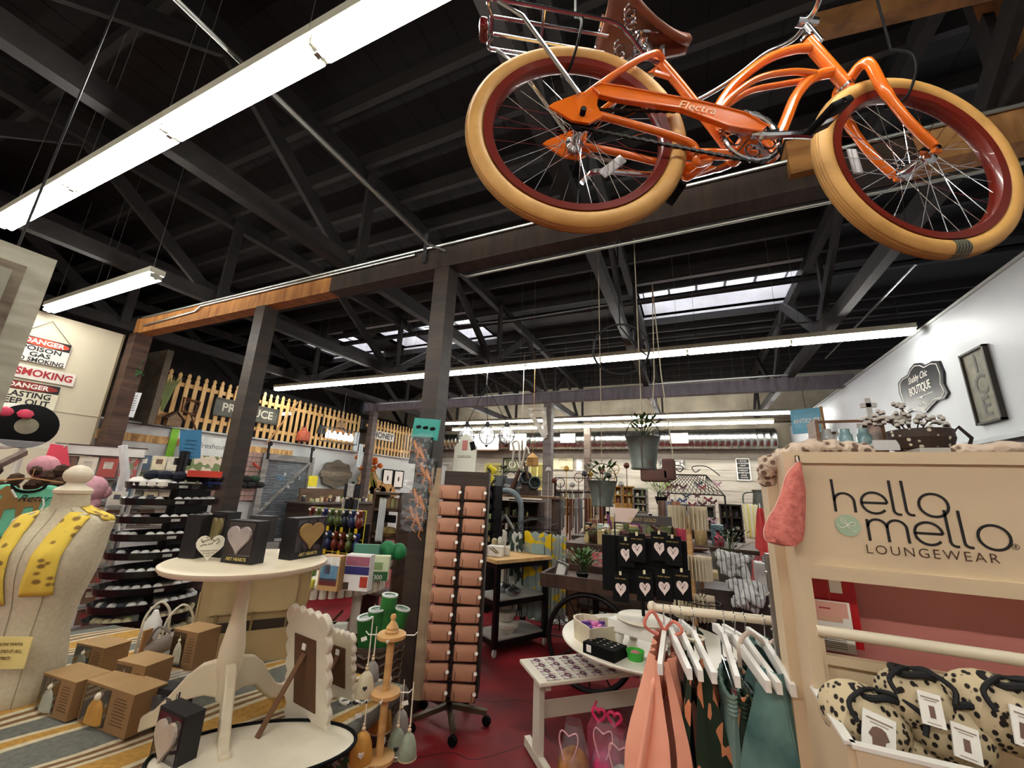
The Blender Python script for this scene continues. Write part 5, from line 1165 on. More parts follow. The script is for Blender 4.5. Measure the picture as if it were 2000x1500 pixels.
# things hung on the fence
c = P(372, 795, x=FX + .02); t = thing('tennis_racket', 'old wooden racket in a press hung on the picket fence', 'racket', c - Z * .3); q = MB()
pr = [(-.14, .15), (.14, .12), (.12, -.13), (-.12, -.10)]; q.tube([c + Y * a_ + Z * b_ for a_, b_ in pr], .02, 6, closed=True); q.build('press_frame', wood('#7a4c2c', '#50301c'), t)
MB().tube([c + Vector((0, .1 * math.cos(k * PI / 8), .12 * math.sin(k * PI / 8))) for k in range(16)], .01, 6, closed=True).tube([c + Vector((0, .03, -.12)), c + Vector((0, .22, -.48))], .017, 8).build('racket', wood('#6d4326', '#452716'), t)
c = P(338, 822, x=FX + .1); t = thing('birdhouse', 'small wooden birdhouse with a peaked roof at the left end of the fence ledge', 'birdhouse', c - Z * .1)
MB().prism([(-.11, -.1), (.11, -.1), (.11, .04), (0, .14), (-.11, .04)], c, Y, Z, .12).build('body', wood('#8a6b48', '#5c4630'), t); MB().bar(c + Vector((0, -.15, .03)), c + Vector((0, 0, .17)), .16, .015).bar(c + Vector((0, .15, .03)), c + Vector((0, 0, .17)), .16, .015).build('roof', wood('#4a3020', '#332015'), t)
c = P(593, 850, x=FX + .1); t = thing('fuel_can', 'rusty orange red metal can hung on the picket fence', 'can', c - Z * .16)
MB().lathe([(.13, -.15), (.15, -.13), (.15, .02), (.12, .09), (.05, .12), (.04, .18)], c, 20).build('body', mat('#b8573a', .6, amt=.2, scale=12), t, smooth=True); MB().tube([c + Vector((0, -.07, .1)), c + Vector((0, -.08, .2)), c + Vector((0, .02, .22))], .01, 6).build('handle', mat('#7c3a28', .6), t)
c = P(628, 838, x=FX + .05); t = thing('coal_shovel', 'dark flat shovel blade hung on the picket fence', 'shovel', c - Z * .15)
MB().prism([(-.12, -.12), (.14, -.12), (.08, .1), (-.08, .1)], c, Y, Z, .02).build('blade', IRON, t); MB().tube([c + Z * .1, c + Z * .42], .013, 8).build('handle', wood('#5a4a3a', '#3a2e24'), t)
a, b = P(520, 868, x=FX + .06), P(582, 785, x=FX + .06); tag(MB().tube([a, b], .017, 8).build('garden_tool', wood('#a87b4e', '#7b5632', st=(1, 1, 1))), 'long wooden tool handle leaning across the picket fence', 'tool')
c = P(325, 770, x=FX + .1); t = thing('dried_corn', 'dried green corn leaves tied at the left end of the fence', 'plant', c - Z * .3); q = MB()
for k in range(7): d_ = Vector((0, .06 * (k - 3), .25 + .02 * k)); q.tube([c - Z * .3, c + d_ * .4, c + d_], [.02, .03, .003], 5, flat=(.3, 1, 1))
q.build('leaves', mat('#6f7a45', .8, amt=.2), t)
# cage lantern lamp with bottle bulbs
a = P(664, 852, x=-8.15); t = thing('cage_chandelier', 'rectangular wire cage light with five bright glass bulbs before the fence', 'light', (a.x, a.y, a.z - .18)); L_, H_ = .95, .34; q = MB()
for zz in (-H_ / 2, H_ / 2):
    for xx in (-.12, .12): q.tube([a + Vector((xx, -L_ / 2, zz)), a + Vector((xx, L_ / 2, zz))], .010, 6)
for xx in (-.12, .12):
    for yy in (-L_ / 2, L_ / 2): q.tube([a + Vector((xx, yy, -H_ / 2)), a + Vector((xx, yy, H_ / 2))], .010, 6)
for zz in (-H_ / 2, H_ / 2):
    for yy in (-L_ / 2, 0, L_ / 2): q.tube([a + Vector((-.12, yy, zz)), a + Vector((.12, yy, zz))], .008, 6)
q.tube([a + Z * H_ / 2, a + Z * (3.86 - a.z)], .007, 6); q.build('cage', mat('#5a5754', .4, .5), t)
for k in range(5):
    p = a + Vector((0, -L_ * .38 + L_ * .19 * k, 0)); g = MB().lathe([(.03, .10), (.035, .06), (.065, .03), (.07, -.06), (.05, -.09), (0, -.1)], p, 14).build('bulb', mat('#ffffff', .3, emit=2.2, amt=0), t, smooth=True)
# tall narrow signs on the far post
for px, py, w_, h_, s, lab in ((697, 862, .16, .50, None, 'upper narrow white board on the post between the two fence parts'), (704, 890, .15, .62, 'GENERAL', 'lower narrow white board with tiny dark letters on the same post')):
    c = P(px, py, x=-8.15); t = lwall_sign('narrow_sign', lab, -8.17, c.y - w_ / 2, c.y + w_ / 2, c.z - h_ / 2, c.z + h_ / 2, mat('#cdd8da', .6))
    if s: [ltext(ch, .06, -8.16, c.y, c.z + .22 - .075 * k, INKK, t) for k, ch in enumerate(s)]
# upper left: leaf garland and paper sign on the wall over the corner
c = P(268, 725, y=2.92); t = thing('leaf_sprig', 'green leafy sprig pinned high beside the reddish corner post', 'plant', c - Z * .2); q = MB(); rr = random.Random(5)
for k in range(40):
    p = c + Vector((rr.uniform(-.2, .2), rr.uniform(-.03, .0), rr.uniform(-.2, .2))); d_ = Vector((rr.uniform(-1, 1), rr.uniform(-.5, 0), rr.uniform(-1, .6))).normalized(); s = d_.cross(Y).normalized() * .025; q.add([p, p + d_ * .05 + s, p + d_ * .12, p + d_ * .05 - s], [(0, 1, 2, 3)])
q.build('leaves', mat('#2f5a2c', .6, amt=.3), t); MB().tube([c - Z * .15, c + Z * .2], .008, 5).build('stem', mat('#2c4a26', .7), t)
c = P(258, 790, y=2.96); t = thing('paper_sign', 'white printed sheet with a butterfly drawing beside the corner post', 'sign', c - Z * .22)
MB().box(c, (.30, .01, .36), rot=Matrix.Rotation(.12, 3, 'Y')).build('sheet', mat('#dfe3e6', .6, amt=.02), t); q = MB()
for k in range(7): q.box(c + Vector((.02, -.008, .12 - .035 * k)), (.2 - .02 * (k % 3), .002, .008))
q.build('printed_lines', mat('#5c6166', .7), t); MB().prism(heart(.1, .1), c + Vector((-.1, -.008, -.13)), X, Z, .002).build('butterfly_drawing', mat('#7a8084', .7), t)
# ---- on the partition
PX = XF + .03
a, b = P(232, 830, x=PX), P(352, 850, x=PX); t = lwall_sign('framed_board', 'white framed panel under the left end of the fence with a raw wood strip', PX, 3.2, 4.5, 1.9, 2.42, mat('#cfd2cf', .5)); MB().box((PX + .015, 3.9, 2.2), (.012, 1.0, .13)).build('wood_strip', wood('#e2b877', '#8a5a28', st=(1, 5, 1), sc=3), t)
c = P(338, 862, x=PX + .04); tag(MB().box((PX + .03, c.y, 2.12), (.01, .12, .62)).build('green_strip', mat('#8fd63a', .6)), 'bright lime green strip hanging at the end of the white panel', 'strip')
c = P(402, 890, x=PX + .3); t = lwall_sign('poster', 'white poster reading freshcut over a photo of potted plants', PX + .3, c.y - .35, c.y + .42, c.z - .55, c.z + .35, mat('#e3e8e4', .5)); ltext('freshcut', .14, PX + .308, c.y + .08, c.z + .18, mat('#6a7474', .6), t)
MB().box((PX + .308, c.y + .03, c.z - .25), (.003, .7, .5)).build('photo', mat('#6f7f4e', .6, kind='cells', col2='#d8c9b2', scale=14), t); MB().box((PX + .26, c.y, (c.z - .5) / 2), (.04, .5, c.z - .5)).build('stand', BLACK, t)
c = P(337, 838, x=PX + .1)
# grid panel with hanging goods
a = P(470, 900, x=PX + .02); t = thing('grid_panel', 'red brown brick patterned grid panel with dark hats hung low', 'panel', (PX + .02, a.y, 1.1)); MB().box((PX + .02, a.y + .1, 1.65), (.02, 1.5, 1.0)).build('panel', mat('#a98f86', .8, kind='brick', col2='#97786e', scale=5), t)
q = MB()
for k in range(9): q.tube([(PX + .05, a.y - .6, 1.25 + .1 * k), (PX + .05, a.y + .85, 1.25 + .1 * k)], .005, 4)
q.build('wires', mat('#5a5552', .5), t)
for k in range(6):
    c = P(462 + 9 * k, 935 + (k % 2) * 12, x=PX + .09); o = MB().ball(c, .12, 10, (.5, 1, .6)).build('dark_hat', mat('#191b1a' if k != 4 else '#22402c', .9)); tag(o, '%s hat %s from the left hanging on the grid panel' % ('dark green' if k == 4 else 'black', ORD[k]), 'hat', 'hats on the grid panel')
for k, (px, py) in enumerate(((468, 882), (495, 905))): o = MB().tube([P(px, py, x=PX + .1), P(px + 14, py + 12, x=PX + .1)], [.03, .008], 6).build('red_scissors', mat('#c0392b', .5)); tag(o, '%s red tool hung on the grid panel' % ('upper' if k == 0 else 'lower'), 'tool')
# barn door
a, b, c_ = P(522, 893, x=PX + .06), P(607, 903, x=PX + .06), P(505, 985, x=PX + .06); y0, y1 = a.y - .05, b.y; zt = 2.16; t = thing('barn_door', 'grey sliding barn door of corrugated metal with a weathered frame', 'door', (PX + .06, (y0 + y1) / 2, 0))
GW = wood('#8c8a86', '#66645f', st=(1, 1, 5)); q = MB()
for yy in (y0, y1): q.box((PX + .08, yy, zt / 2), (.05, .13, zt))
for zz in (zt - .07, .1): q.box((PX + .08, (y0 + y1) / 2, zz), (.05, y1 - y0, .14))
q.bar((PX + .085, y0 + .05, .9), (PX + .085, y1 - .06, zt - .12), .04, .09, up=X); q.build('frame', GW, t)
q = MB(); z = .15
while z < zt - .12: q.tube([(PX + .055, y0 + .06, z), (PX + .055, y1 - .06, z)], .014, 6); z += .034
q.build('corrugated_sheet', mat('#8f979b', .4, .5, amt=.2), t)
q = MB()
for yy in (y0 + .02, y1 - .05): q.box((PX + .1, yy, zt + .02), (.02, .05, .3)).lathe([(.05, -.015), (.05, .015)], (PX + .12, yy, zt + .2), 14, rot=Matrix.Rotation(PI / 2, 3, 'Y'))
q.build('rollers', IRON, t)
for k, (px, py, ch, cc) in enumerate(((557, 925, 'x', '#d9dee0'), (548, 935, 'TO', '#3f7fae'), (570, 940, 'w', '#d9dee0'), (585, 934, 'I', '#d9dee0'), (563, 950, 'n', '#d9dee0'))):
    p = P(px, py, x=PX + .115); text(ch, .13, p, Y, Z, mat(cc, .6), t, bold=.02)
# city plaque and notice
c = P(657, 926, x=PX + .02); w_, h_ = 1.02, .70; t = thing('carved_plaque', 'brown carved scalloped plaque reading CITY DRUG STORE on the white partition', 'plaque', (PX + .02, c.y, c.z - h_ / 2))
MB().prism([(w_ / 2 * (1 + .06 * math.cos(8 * k * PI / 24)) * math.cos(k * PI / 24), h_ / 2 * (1 + .08 * math.cos(8 * k * PI / 24)) * math.sin(k * PI / 24)) for k in range(48)], c, Y, Z, .04).build('board', wood('#6f6353', '#4d4438', st=(1, 1, 3)), t)
MB().box(c + X * .02, (.02, w_ * 1.02, .17)).build('band', wood('#7d705f', '#5d5246'), t); text('CITY DRUG STORE', .115, c + X * .032, Y, Z, mat('#a6987e', .6), t, bold=.01)
for k in (-1, 1): text('GENERAL GOODS', .06, c + X * .022 + Z * k * .17, Y, Z, mat('#4b4236', .7), t)
c = P(610, 946, x=PX + .25); t = lwall_sign('notice', 'yellow and white printed notice on a stand by the barn door', PX + .25, c.y - .13, c.y + .13, c.z - .05, c.z + .2, mat('#f0df2e', .6)); MB().box((PX + .25, c.y, c.z - .15), (.008, .26, .2)).build('white_half', PAPER, t); MB().box((PX + .2, c.y, (c.z - .2) / 2), (.03, .1, c.z - .2)).build('stand', GW, t)
# ---- counter below the plaque
t = thing('shop_counter', 'long dark brown counter cluttered with small goods below the plaque', 'counter', (-8.0, 7.6, 0)); MB().box((-8.05, 7.6, .55), (.8, 2.0, 1.1)).build('body', wood('#41332a', '#2a201a'), t); MB().box((-8.03, 7.6, 1.12), (.9, 2.1, .04)).build('top', wood('#5b544c', '#3f3a34'), t); MB().box((-8.35, 7.7, 1.28), (.05, 1.8, .3)).build('back_board', wood('#6b5038', '#4a3626'), t)
rr = random.Random(21); SM = ['#d8cfa8', '#5f6a3a', '#7c4a3c', '#e6e0d4', '#2a2a2c', '#a58a5c', '#c9b27c', '#3a2b3a', '#8aa06a']
def clutter(n, x0, x1, y0, y1, z, name, where, seed, cols=SM, smin=.04, smax=.11, kinds=('box', 'jar', 'tin')):
    rr = random.Random(seed)
    nx = max(1, int(math.sqrt(n * (x1 - x0) / max(.01, (y1 - y0))))); ny = math.ceil(n / nx); k = 0
    for i in range(nx):
        for j in range(ny):
            if k >= n: return
            px_, py_ = x0 + (i + .5) * (x1 - x0) / nx, y0 + (j + .5) * (y1 - y0) / ny; kd = kinds[rr.randrange(len(kinds))]; lim = min((x1 - x0) / nx, (y1 - y0) / ny) * .92
            s = min(rr.uniform(smin, smax), lim); h = rr.uniform(.8, 1.9) * s; cn = rr.choice(cols); col_ = mat(cn, .5, amt=.15, scale=25); t = thing({'box': 'carton', 'jar': 'jar', 'tin': 'tin', 'bottle': 'bottle'}[kd], '', kd, (px_, py_, z))
            if kd == 'box': MB().box((px_, py_, z + h / 2), (s * .8, s, h), rz=rr.uniform(-.2, .2)).build('body', col_, t); MB().box((px_, py_, z + h * .55), (s * .82, s * .6, h * .4), rz=0).build('label_patch', mat(rr.choice(cols), .6), t)
            elif kd == 'bottle': MB().lathe([(s * .3, 0), (s * .32, h * .6), (s * .12, h * .8), (s * .12, h)], (px_, py_, z), 12).build('body', col_, t, smooth=True); MB().lathe([(s * .15, h), (s * .15, h * 1.12), (0, h * 1.12)], (px_, py_, z), 10).build('cap', BLACK, t)
            else: MB().lathe([(s * .42, 0), (s * .45, h * .1), (s * .45, h * .75), (s * .36, h * .85)], (px_, py_, z), 14).build('body', col_, t, smooth=True); MB().lathe([(s * .38, h * .85), (s * .38, h), (0, h)], (px_, py_, z), 14).build('lid', mat(rr.choice(cols), .4), t)
            row = ORD[j] if j < 20 else 'last'
            t['label'] = 'small %s %s, %s column, %s back, %s' % (CNAME.get(cn, 'coloured'), {'box': 'box', 'jar': 'jar', 'tin': 'tin', 'bottle': 'bottle'}[kd], ORD[i % 20], row, where); t['group'] = 'small goods ' + where; k += 1
CNAME = {'#d8cfa8': 'cream', '#5f6a3a': 'olive', '#7c4a3c': 'brown', '#e6e0d4': 'white', '#2a2a2c': 'black', '#a58a5c': 'tan', '#c9b27c': 'sand', '#3a2b3a': 'plum', '#8aa06a': 'green', '#c23b55': 'pink', '#7a2d6a': 'purple', '#a9c46a': 'lime', '#e0cf4a': 'yellow', '#d6455a': 'red', '#d3e0d0': 'mint', '#5f7c86': 'blue', '#b56a3a': 'orange', '#b9b9b6': 'grey'}
clutter(16, -7.95, -7.62, 6.65, 8.55, 1.142, 'goods', 'on the dark counter', 5)
clutter(8, -8.3, -8.05, 6.7, 8.2, 1.142, 'goods', 'at the back of the dark counter', 6)
# ================================================================ MIDDLE OF THE SHOP
# ---- toy table with a scalloped plank edge
c = (P(525, 1150, z=.78) + P(740, 1135, z=.78)) / 2; c = P(632, 1128, z=.78); RT = .42; WP = mat('#ded6c6', .6, kind='wood', col2='#b9ad98', scale=4, stretch=(1, 1, .4))
t = thing('toy_table', 'white painted oval table with a fluted plank edge, full of toys', 'table', (c.x, c.y, 0)); ax, ay = .50, .34; an = .75; RR = Matrix.Rotation(an, 3, 'Z')
q = MB(); q.lathe([(1, -.03), (1, 0), (0, 0)], (0, 0, 0), 40); q.v = [c + RR @ Vector((v.x * ax, v.y * ay, v.z)) for v in q.v]; q.build('top', WP, t)
q = MB()
for k in range(46):
    a = 2 * PI * k / 46; p = c + RR @ Vector((ax * math.cos(a), ay * math.sin(a), -.045)); q.tube([p - Z * .045, p + Z * .045], .030, 8)
q.build('plank_edge', WP, t)
for sx in (-.3, .3):
    for sy in (-.16, .16): p = RR @ Vector((sx, sy, 0)); MB().tube([(c.x + p.x, c.y + p.y, 0), (c.x + p.x, c.y + p.y, .70)], .038, 14).build('leg', WP, t, smooth=True)
q = MB(); q.box((c.x, c.y, .22), (.6, .4, .02), rz=an); sh = q.build('lower_shelf', wood('#6a4b33', '#3f2a1c'), t)
def carton(px, py, z, w, dd, h, rz, m, lab, name='toy_box', kids=(), base=None):
    p = P(px, py, z=z) if base is None else base; t = thing(name, lab, 'box', p); u = Vector((math.cos(rz), math.sin(rz), 0)); n = Vector((u.y, -u.x, 0))
    MB().box(p - n * dd / 2 + Z * h / 2, (w, dd, h), rz=rz).build('carton', m, t)
    for cu, cz, su, sz, col_ in kids: MB().box(p + u * w * cu + n * .001 + Z * h * cz, (su * w, .003, sz * h), rz=rz).build('printed_panel', mat(col_, .5, amt=.2, scale=30), t)
    return t, p, u, n
TT = .785
t, p, u, n = carton(560, 1147, TT, .15, .07, .23, .1, mat('#e3dfd4', .5), 'slim white and pink puzzle box reading 300 at the left of the toy table', kids=((0, .35, .9, .3, '#c0475c'), (0, .08, 1, .14, '#2f5f5a'), (0, .8, .5, .2, '#d98a7a'))); text('300', .04, p + n * .004 + Z * .02 + u * .02, u, Z, PAPER, t)
carton(590, 1128, TT, .12, .06, .22, .1, mat('#c9c4ae', .5, kind='cells', col2='#6d7a5c', scale=40), 'patterned toy box behind the little paint tubs')
for k, (px, py, dz) in enumerate(((574, 1140, 0), (586, 1150, 0), (606, 1148, 0), (597, 1140, 0), (580, 1140, .062), (608, 1140, .062))):
    p = P(px, py, z=TT) + Z * dz; t = thing('dough_tub', '', 'tub', p, group='modelling dough tubs'); t['label'] = 'small yellow and green dough tub, %s of the stack on the toy table' % ['rear left one', 'front left one', 'front right one', 'rear middle one', 'upper left one', 'upper right one'][k]
    MB().lathe([(.026, 0), (.029, .05)], p, 16).build('tub', mat('#c9c04a' if k % 2 == 0 else '#5f7f3a', .5, amt=.2, scale=40), t, smooth=True); MB().lathe([(.031, .045), (.031, .06), (0, .06)], p, 16).build('lid', mat('#cf4a5c' if k > 3 else '#c9d04a', .4), t)
carton(637, 1154, TT, .175, .09, .25, .22, mat('#b58d5c', .6), 'tall toy box with a picture of a child playing', kids=((0, .85, .95, .26, '#e5e2da'), (0, .5, .85, .45, '#5f86a0'), (-.1, .62, .3, .28, '#7a3f2c'), (0, .25, .85, .2, '#6a2c2a')))
t, p, u, n = carton(692, 1154, TT, .205, .08, .26, .3, mat('#e4e0da', .5), 'toy box with a dark blue band and red arc beside the child picture box', kids=((0, .82, .95, .26, '#9c5a6c'), (0, .56, .98, .22, '#2c2a66'), (.32, .25, .3, .3, '#b5402e'), (-.38, .12, .22, .2, '#4a3a2c')))
t, p, u, n = carton(737, 1135, TT, .16, .08, .20, .5, mat('#cfd6b0', .5), 'green and white puzzle box reading 300 at the right of the toy table', kids=((0, .2, 1, .36, '#2f5f34'), (-.1, .6, .6, .3, '#8aa06a'))); text('300', .05, p + n * .004 + Z * .03, u, Z, PAPER, t)
p = P(745, 1085, z=TT + .1); tag(MB().ball(p + Vector((-.05, .15, .02)), .11, 14, (1, .7, 1)).ball(p + Vector((.06, .2, .02)), .09, 12, (1, .7, 1)).build('green_plush', mat('#1f7a43', .6, bump=.4, scale=20), smooth=True), 'shiny green bagged plush behind the boxes on the toy table', 'plush')
p = P(700, 1082, z=TT + .12); tag(MB().box(p + Vector((0, .12, 0)), (.26, .06, .16), rz=.4).build('green_case', mat('#4a7f6a', .4)), 'teal green case standing behind the toy boxes', 'case')
p = P(655, 1230, z=.235); 
for k, (dx, lab) in enumerate(((0, 'front green picture puzzle box under the toy table'), (.075, 'second green picture puzzle box under the toy table'))):
    carton(0, 0, 0, .26, .06, .24, .55, mat('#c9cfc0', .5), lab, kids=((0, .45, .8, .6, '#4f8a3e'), (-.05, .62, .3, .2, '#b8452e')), base=Vector((c.x + .33 + dx, c.y - .30 + dx * .5, .3)))
MB().box((c.x + .36, c.y - .25, .15), (.4, .3, .30), rz=.55).build('crate', wood('#5a4330', '#38281c'))
for o in [bpy.data.objects['crate']]: tag(o, 'brown wooden crate under the toy table carrying the green puzzle boxes', 'crate')
for k in range(5):
    a, b = Vector((c.x - .28 + .11 * k, c.y - .15 + .08 * k, .24)), Vector((c.x - .1 + .11 * k, c.y + .0 + .08 * k, .46 + .02 * k)); o = MB().bar(a, b, .03, .02).build('floor_plank', wood('#7d5a3c', '#4a3424')); tag(o, 'brown wooden slat leaning under the toy table, %s from the left' % ORD[k], 'slat', 'slats under the toy table')
# basket with green rolls
bc_ = P(745, 1330, z=.08) * 1; bc_ = P(735, 1250, d=2.5); bc_.z = 0; t = thing('wicker_basket', 'dark wicker basket holding green rolled tubes beside the thick post', 'basket', bc_); q = MB()
q.lathe([(.13, 0), (.14, .02), (.16, .35), (.17, .64), (.165, .66), (.15, .63), (.13, .03)], bc_, 26); q.build('body', wood('#4a3a2a', '#251b12', st=(1, 1, 12), sc=9, bump=.6), t); q = MB()
for k in range(13): q.tube([bc_ + Vector(((.142 + .0025 * k) * math.cos(2 * PI * i / 26), (.142 + .0025 * k) * math.sin(2 * PI * i / 26), .05 + .047 * k + .007 * (-1) ** i)) for i in range(26)], .009, 5, closed=True)
q.build('weave', wood('#5c4833', '#33261a'), t)
for k, (px, py, d_, lean, lab) in enumerate(((762, 1162, 2.55, .1, 'tallest green roll, leaning right'), (736, 1190, 2.5, .03, 'green roll in the middle of the basket'), (714, 1205, 2.45, -.02, 'green roll at the left of the basket'), (786, 1188, 2.55, .12, 'green roll half hidden by the post'))):
    top = P(px, py, d=d_); bt_ = Vector((bc_.x + (top.x - bc_.x) * .2, bc_.y + (top.y - bc_.y) * .2, .35)); t = thing('green_roll', lab, 'roll', bt_, group='green rolls in the basket'); dv = (top - bt_).normalized(); R3 = dv.to_track_quat('Z', 'Y').to_matrix(); L = (top - bt_).length
    MB().lathe([(.05, 0), (.05, L), (.036, L), (.034, L - .25)], bt_, 20, rot=R3).build('roll', mat('#2f7a35', .45, amt=.25, scale=12), t, smooth=True); MB().lathe([(.051, L - .004), (.051, L + .004), (.036, L + .004), (.036, L - .004)], bt_, 20, rot=R3).build('end', mat('#dfe6df', .5), t)
# ---- post with hanging packs of toy lizards
pp = Vector((-1.95, 2.87, 0)); rr = random.Random(4); FILM = mat('#dfe3e6', .08, amt=.1, alpha=.13, coat=1., bump=.8, scale=40); LZ = mat('#c77a3a', .6, amt=.3, scale=20)
for k, (px, py, w_, h_) in enumerate(((822, 880, .24, .22), (835, 925, .20, .2), (822, 975, .22, .24), (815, 1010, .18, .16))):
    cc = P(px, py, y=2.68); t = thing('lizard_pack', 'clear pack of an orange toy lizard, %s from the top of the post' % ORD[k], 'toy pack', cc - Z * h_ / 2, group='lizard packs on the post')
    q = MB(); nn_ = 9; rows = []
    for i in range(nn_): rows.append([cc + Vector((w_ * (j / (nn_ - 1) - .5) * 1.1 + rr.uniform(-.01, .01), -.05 - rr.uniform(0, .04), h_ * (.5 - i / (nn_ - 1)) * 1.15 + rr.uniform(-.008, .008))) for j in range(nn_)])
    q.sheet(rows); q.build('film', FILM, t)
    MB().box(cc + Y * .0, (w_ * .8, .02, h_), rot=Matrix.Rotation(.06, 3, 'Y')).build('card', mat('#161b1a', .5, kind='cells', col2='#6f7a77', scale=45, thr=.88), t)
    q = MB()
    for s in range(2):
        o_ = cc + Vector((-.03 + .06 * s, -.03, .03 - .05 * s)); q.tube(smoothpath([o_ + Vector((-.02, 0, .05)), o_, o_ + Vector((.03, 0, -.05)), o_ + Vector((.02, 0, -.11)), o_ + Vector((.05, 0, -.14))], 4), [.008, .012, .014, .015, .015, .014, .012, .01, .009, .008, .007, .006, .005, .004, .003, .003, .002][:17], 6)
        for a, b in ((-.045, .02), (.045, .015), (-.04, -.04), (.05, -.055)): q.tube([o_ + Vector((.005, 0, b)), o_ + Vector((a, -.01, b + .01)), o_ + Vector((a * 1.2, -.01, b - .02))], .004, 5)
    q.build('lizard', LZ, t)
cc = P(832, 838, y=2.70); t = thing('teal_card', 'teal backing card with black shapes at the top of the post packs', 'card', cc - Z * .08); MB().box(cc, (.26, .012, .17), rot=Matrix.Rotation(.1, 3, 'Y')).build('card', mat('#2f8f84', .5), t); q = MB()
for k in range(3): q.ball(cc + Vector((-.07 + .07 * k, -.008, .02 - .01 * k)), .03, 8, (1, .2, .5))
q.build('dark_shapes', BLACK, t)
# ---- wallet spinner
s0_ = P(903, 940, d=3.07); s0_.z = 0; t = thing('wallet_spinner', 'tall spinner rack with a weathered plank side carrying rows of tan wallets, on castors', 'rack', s0_); an = .41; u = Vector((math.cos(an), math.sin(an), 0)); n = Vector((u.y, -u.x, 0)); s0_ = s0_ - n * .14; HT = 1.72
MB().box(s0_ + Z * (HT + .2) / 2 + u * .03, (.35, .2, HT - .2), rz=an).build('core', wood('#3a2a20', '#221812'), t)
MB().box(s0_ - u * .20 + Z * (HT + .2) / 2 + n * .06, (.012, .12, HT - .16), rz=an).box(s0_ - u * .21 + n * .11 + Z * (HT + .2) / 2, (.075, .014, HT - .16), rz=an).build('side_plank', wood('#a58d70', '#7d6850', st=(1, 1, 3)), t)
for k in range(5):
    a = 2 * PI * k / 5 + .35; e = s0_ + Vector((.27 * math.cos(a), .27 * math.sin(a), .085)); l = MB().bar(s0_ + Z * .11, e, .035, .03).build('foot', mat('#6a5d4c', .4, .6), t); MB().lathe([(.028, -.014), (.032, -.01), (.032, .01), (.028, .014)], e - Z * .052, 14, rot=Matrix.Rotation(PI / 2, 3, 'X')).build('castor', BLACK, l)
MB().tube([s0_ + Z * .08, s0_ + Z * .25], .022, 12).build('stem', BLACK, t)
ys_ = [945, 976, 1006, 1036, 1067, 1098, 1128, 1160, 1194, 1228, 1264, 1300]; LE = mat('#a87458', .55, amt=.08, scale=12, bump=.1)
wal = None; r0, r1 = zat(s0_, 905, 945), .27; NR = 12
bars = MB()
for i in range(NR):
    z = 1.60 - i * (1.60 - .285) / (NR - 1)
    for j, dx in enumerate((-.088, .105)):
        cpt = s0_ + u * dx + n * .135 + Z * (z - .04)
        if wal is None:
            wal = thing('wallet', '', 'wallet', (0, 0, 0), local=True); o = MB().box((0, 0, 0), (.166, .036, .106), bev=.02).build('body', LE, wal, local=True, smooth=True)
            MB().tube([(-.07, -.017, .02), (-.075, -.019, -.01), (-.07, -.018, -.035)], .0015, 4).box((0, -.016, .018), (.15, .002, .0015)).build('stitching', mat('#7c5140', .6), wal, local=True)
            MB().lathe([(.012, 0), (.012, .002), (0, .002)], (.078, -.02, .0), 12, rot=Matrix.Rotation(PI / 2, 3, 'X')).build('round_tag', PAPER, wal, local=True); w0 = wal
        else: w0 = dup(wal, cpt)
        w0.location = cpt; w0.rotation_euler = (-.15, R_.uniform(-.04, .04), an); w0['label'] = 'tan leather wallet in the %s row from the top of the spinner, %s column' % (ORD[i], 'left' if j == 0 else 'right'); w0['group'] = 'tan wallets on the spinner'
        for s in (-.06, .06): bars.tube([cpt + u * s + n * .022 + Z * .01, cpt + u * s + n * .026 - Z * .045, cpt + u * s - n * .02 - Z * .048], .0018, 4)
    bars.box(s0_ + u * .01 + n * .125 + Z * (z - .094), (.36, .03, .005), rz=an)
bars.build('wire_pockets', mat('#3a2a22', .5, .4), t)
cc = P(908, 885, y=2.92); t = thing('brand_tag_sign', 'pale tag shaped CHELSEA sign with a pink bow shape on top of the wallet spinner', 'sign', cc - Z * .18); pts = [(-.10, -.16), (.11, -.17), (.11, .05), (.085, .075), (.06, .09), (.05, .13), (.0, .165), (-.05, .13), (-.06, .09), (-.085, .075), (-.10, .05)]
MB().prism(pts, cc, X, Z, .012).build('board', mat('#cfcfbf', .6, amt=.03), t); MB().box(cc + Vector((0, -.009, .065)), (.05, .004, .08), bev=.01).build('pink_shape', mat('#b5706a', .6), t); text('CHELSEA', .03, cc + Vector((0, -.008, -.03)), X, Z, mat('#8a8878', .6), t, sx=1.1)
MB().box(cc + Vector((.075, -.01, .06)), (.045, .004, .07), rot=Matrix.Rotation(-.3, 3, 'Y')).build('black_ticket', BLACK, t); MB().tube([cc - Z * .17, cc - Z * .22], .01, 6).build('stem', BLACK, t)
# ---- black wheeled cart
a, b, c2 = P(965, 1272, z=.06), P(1063, 1248, z=.06), None; t = thing('wheeled_cart', 'black wheeled kitchen cart with a pale wood top and two lower shelves', 'cart', (-2.05, 4.5, 0))
fr_, rr_ = Vector((a.x, a.y, 0)), Vector((b.x, b.y, 0)); uu = (rr_ - fr_); D_ = uu.length; uu.normalize(); vv = Vector((-uu.y, uu.x, 0)); W_ = .38; HT = .93
HT = zat(fr_, 985, 1093); corners = [fr_, rr_, rr_ + vv * W_, fr_ + vv * W_]
for p in corners:
    l = MB().box(p + Z * (HT / 2 + .03), (.05, .05, HT - .1), rz=math.atan2(uu.y, uu.x)).build('leg', BLKM, t); MB().lathe([(.035, -.012), (.04, -.008), (.04, .008), (.035, .012)], p + Z * .04, 16, rot=Matrix.Rotation(PI / 2, 3, 'Y')).build('castor', mat('#b5b1a8', .4), l)
cen = (corners[0] + corners[2]) / 2; rz = math.atan2(uu.y, uu.x)
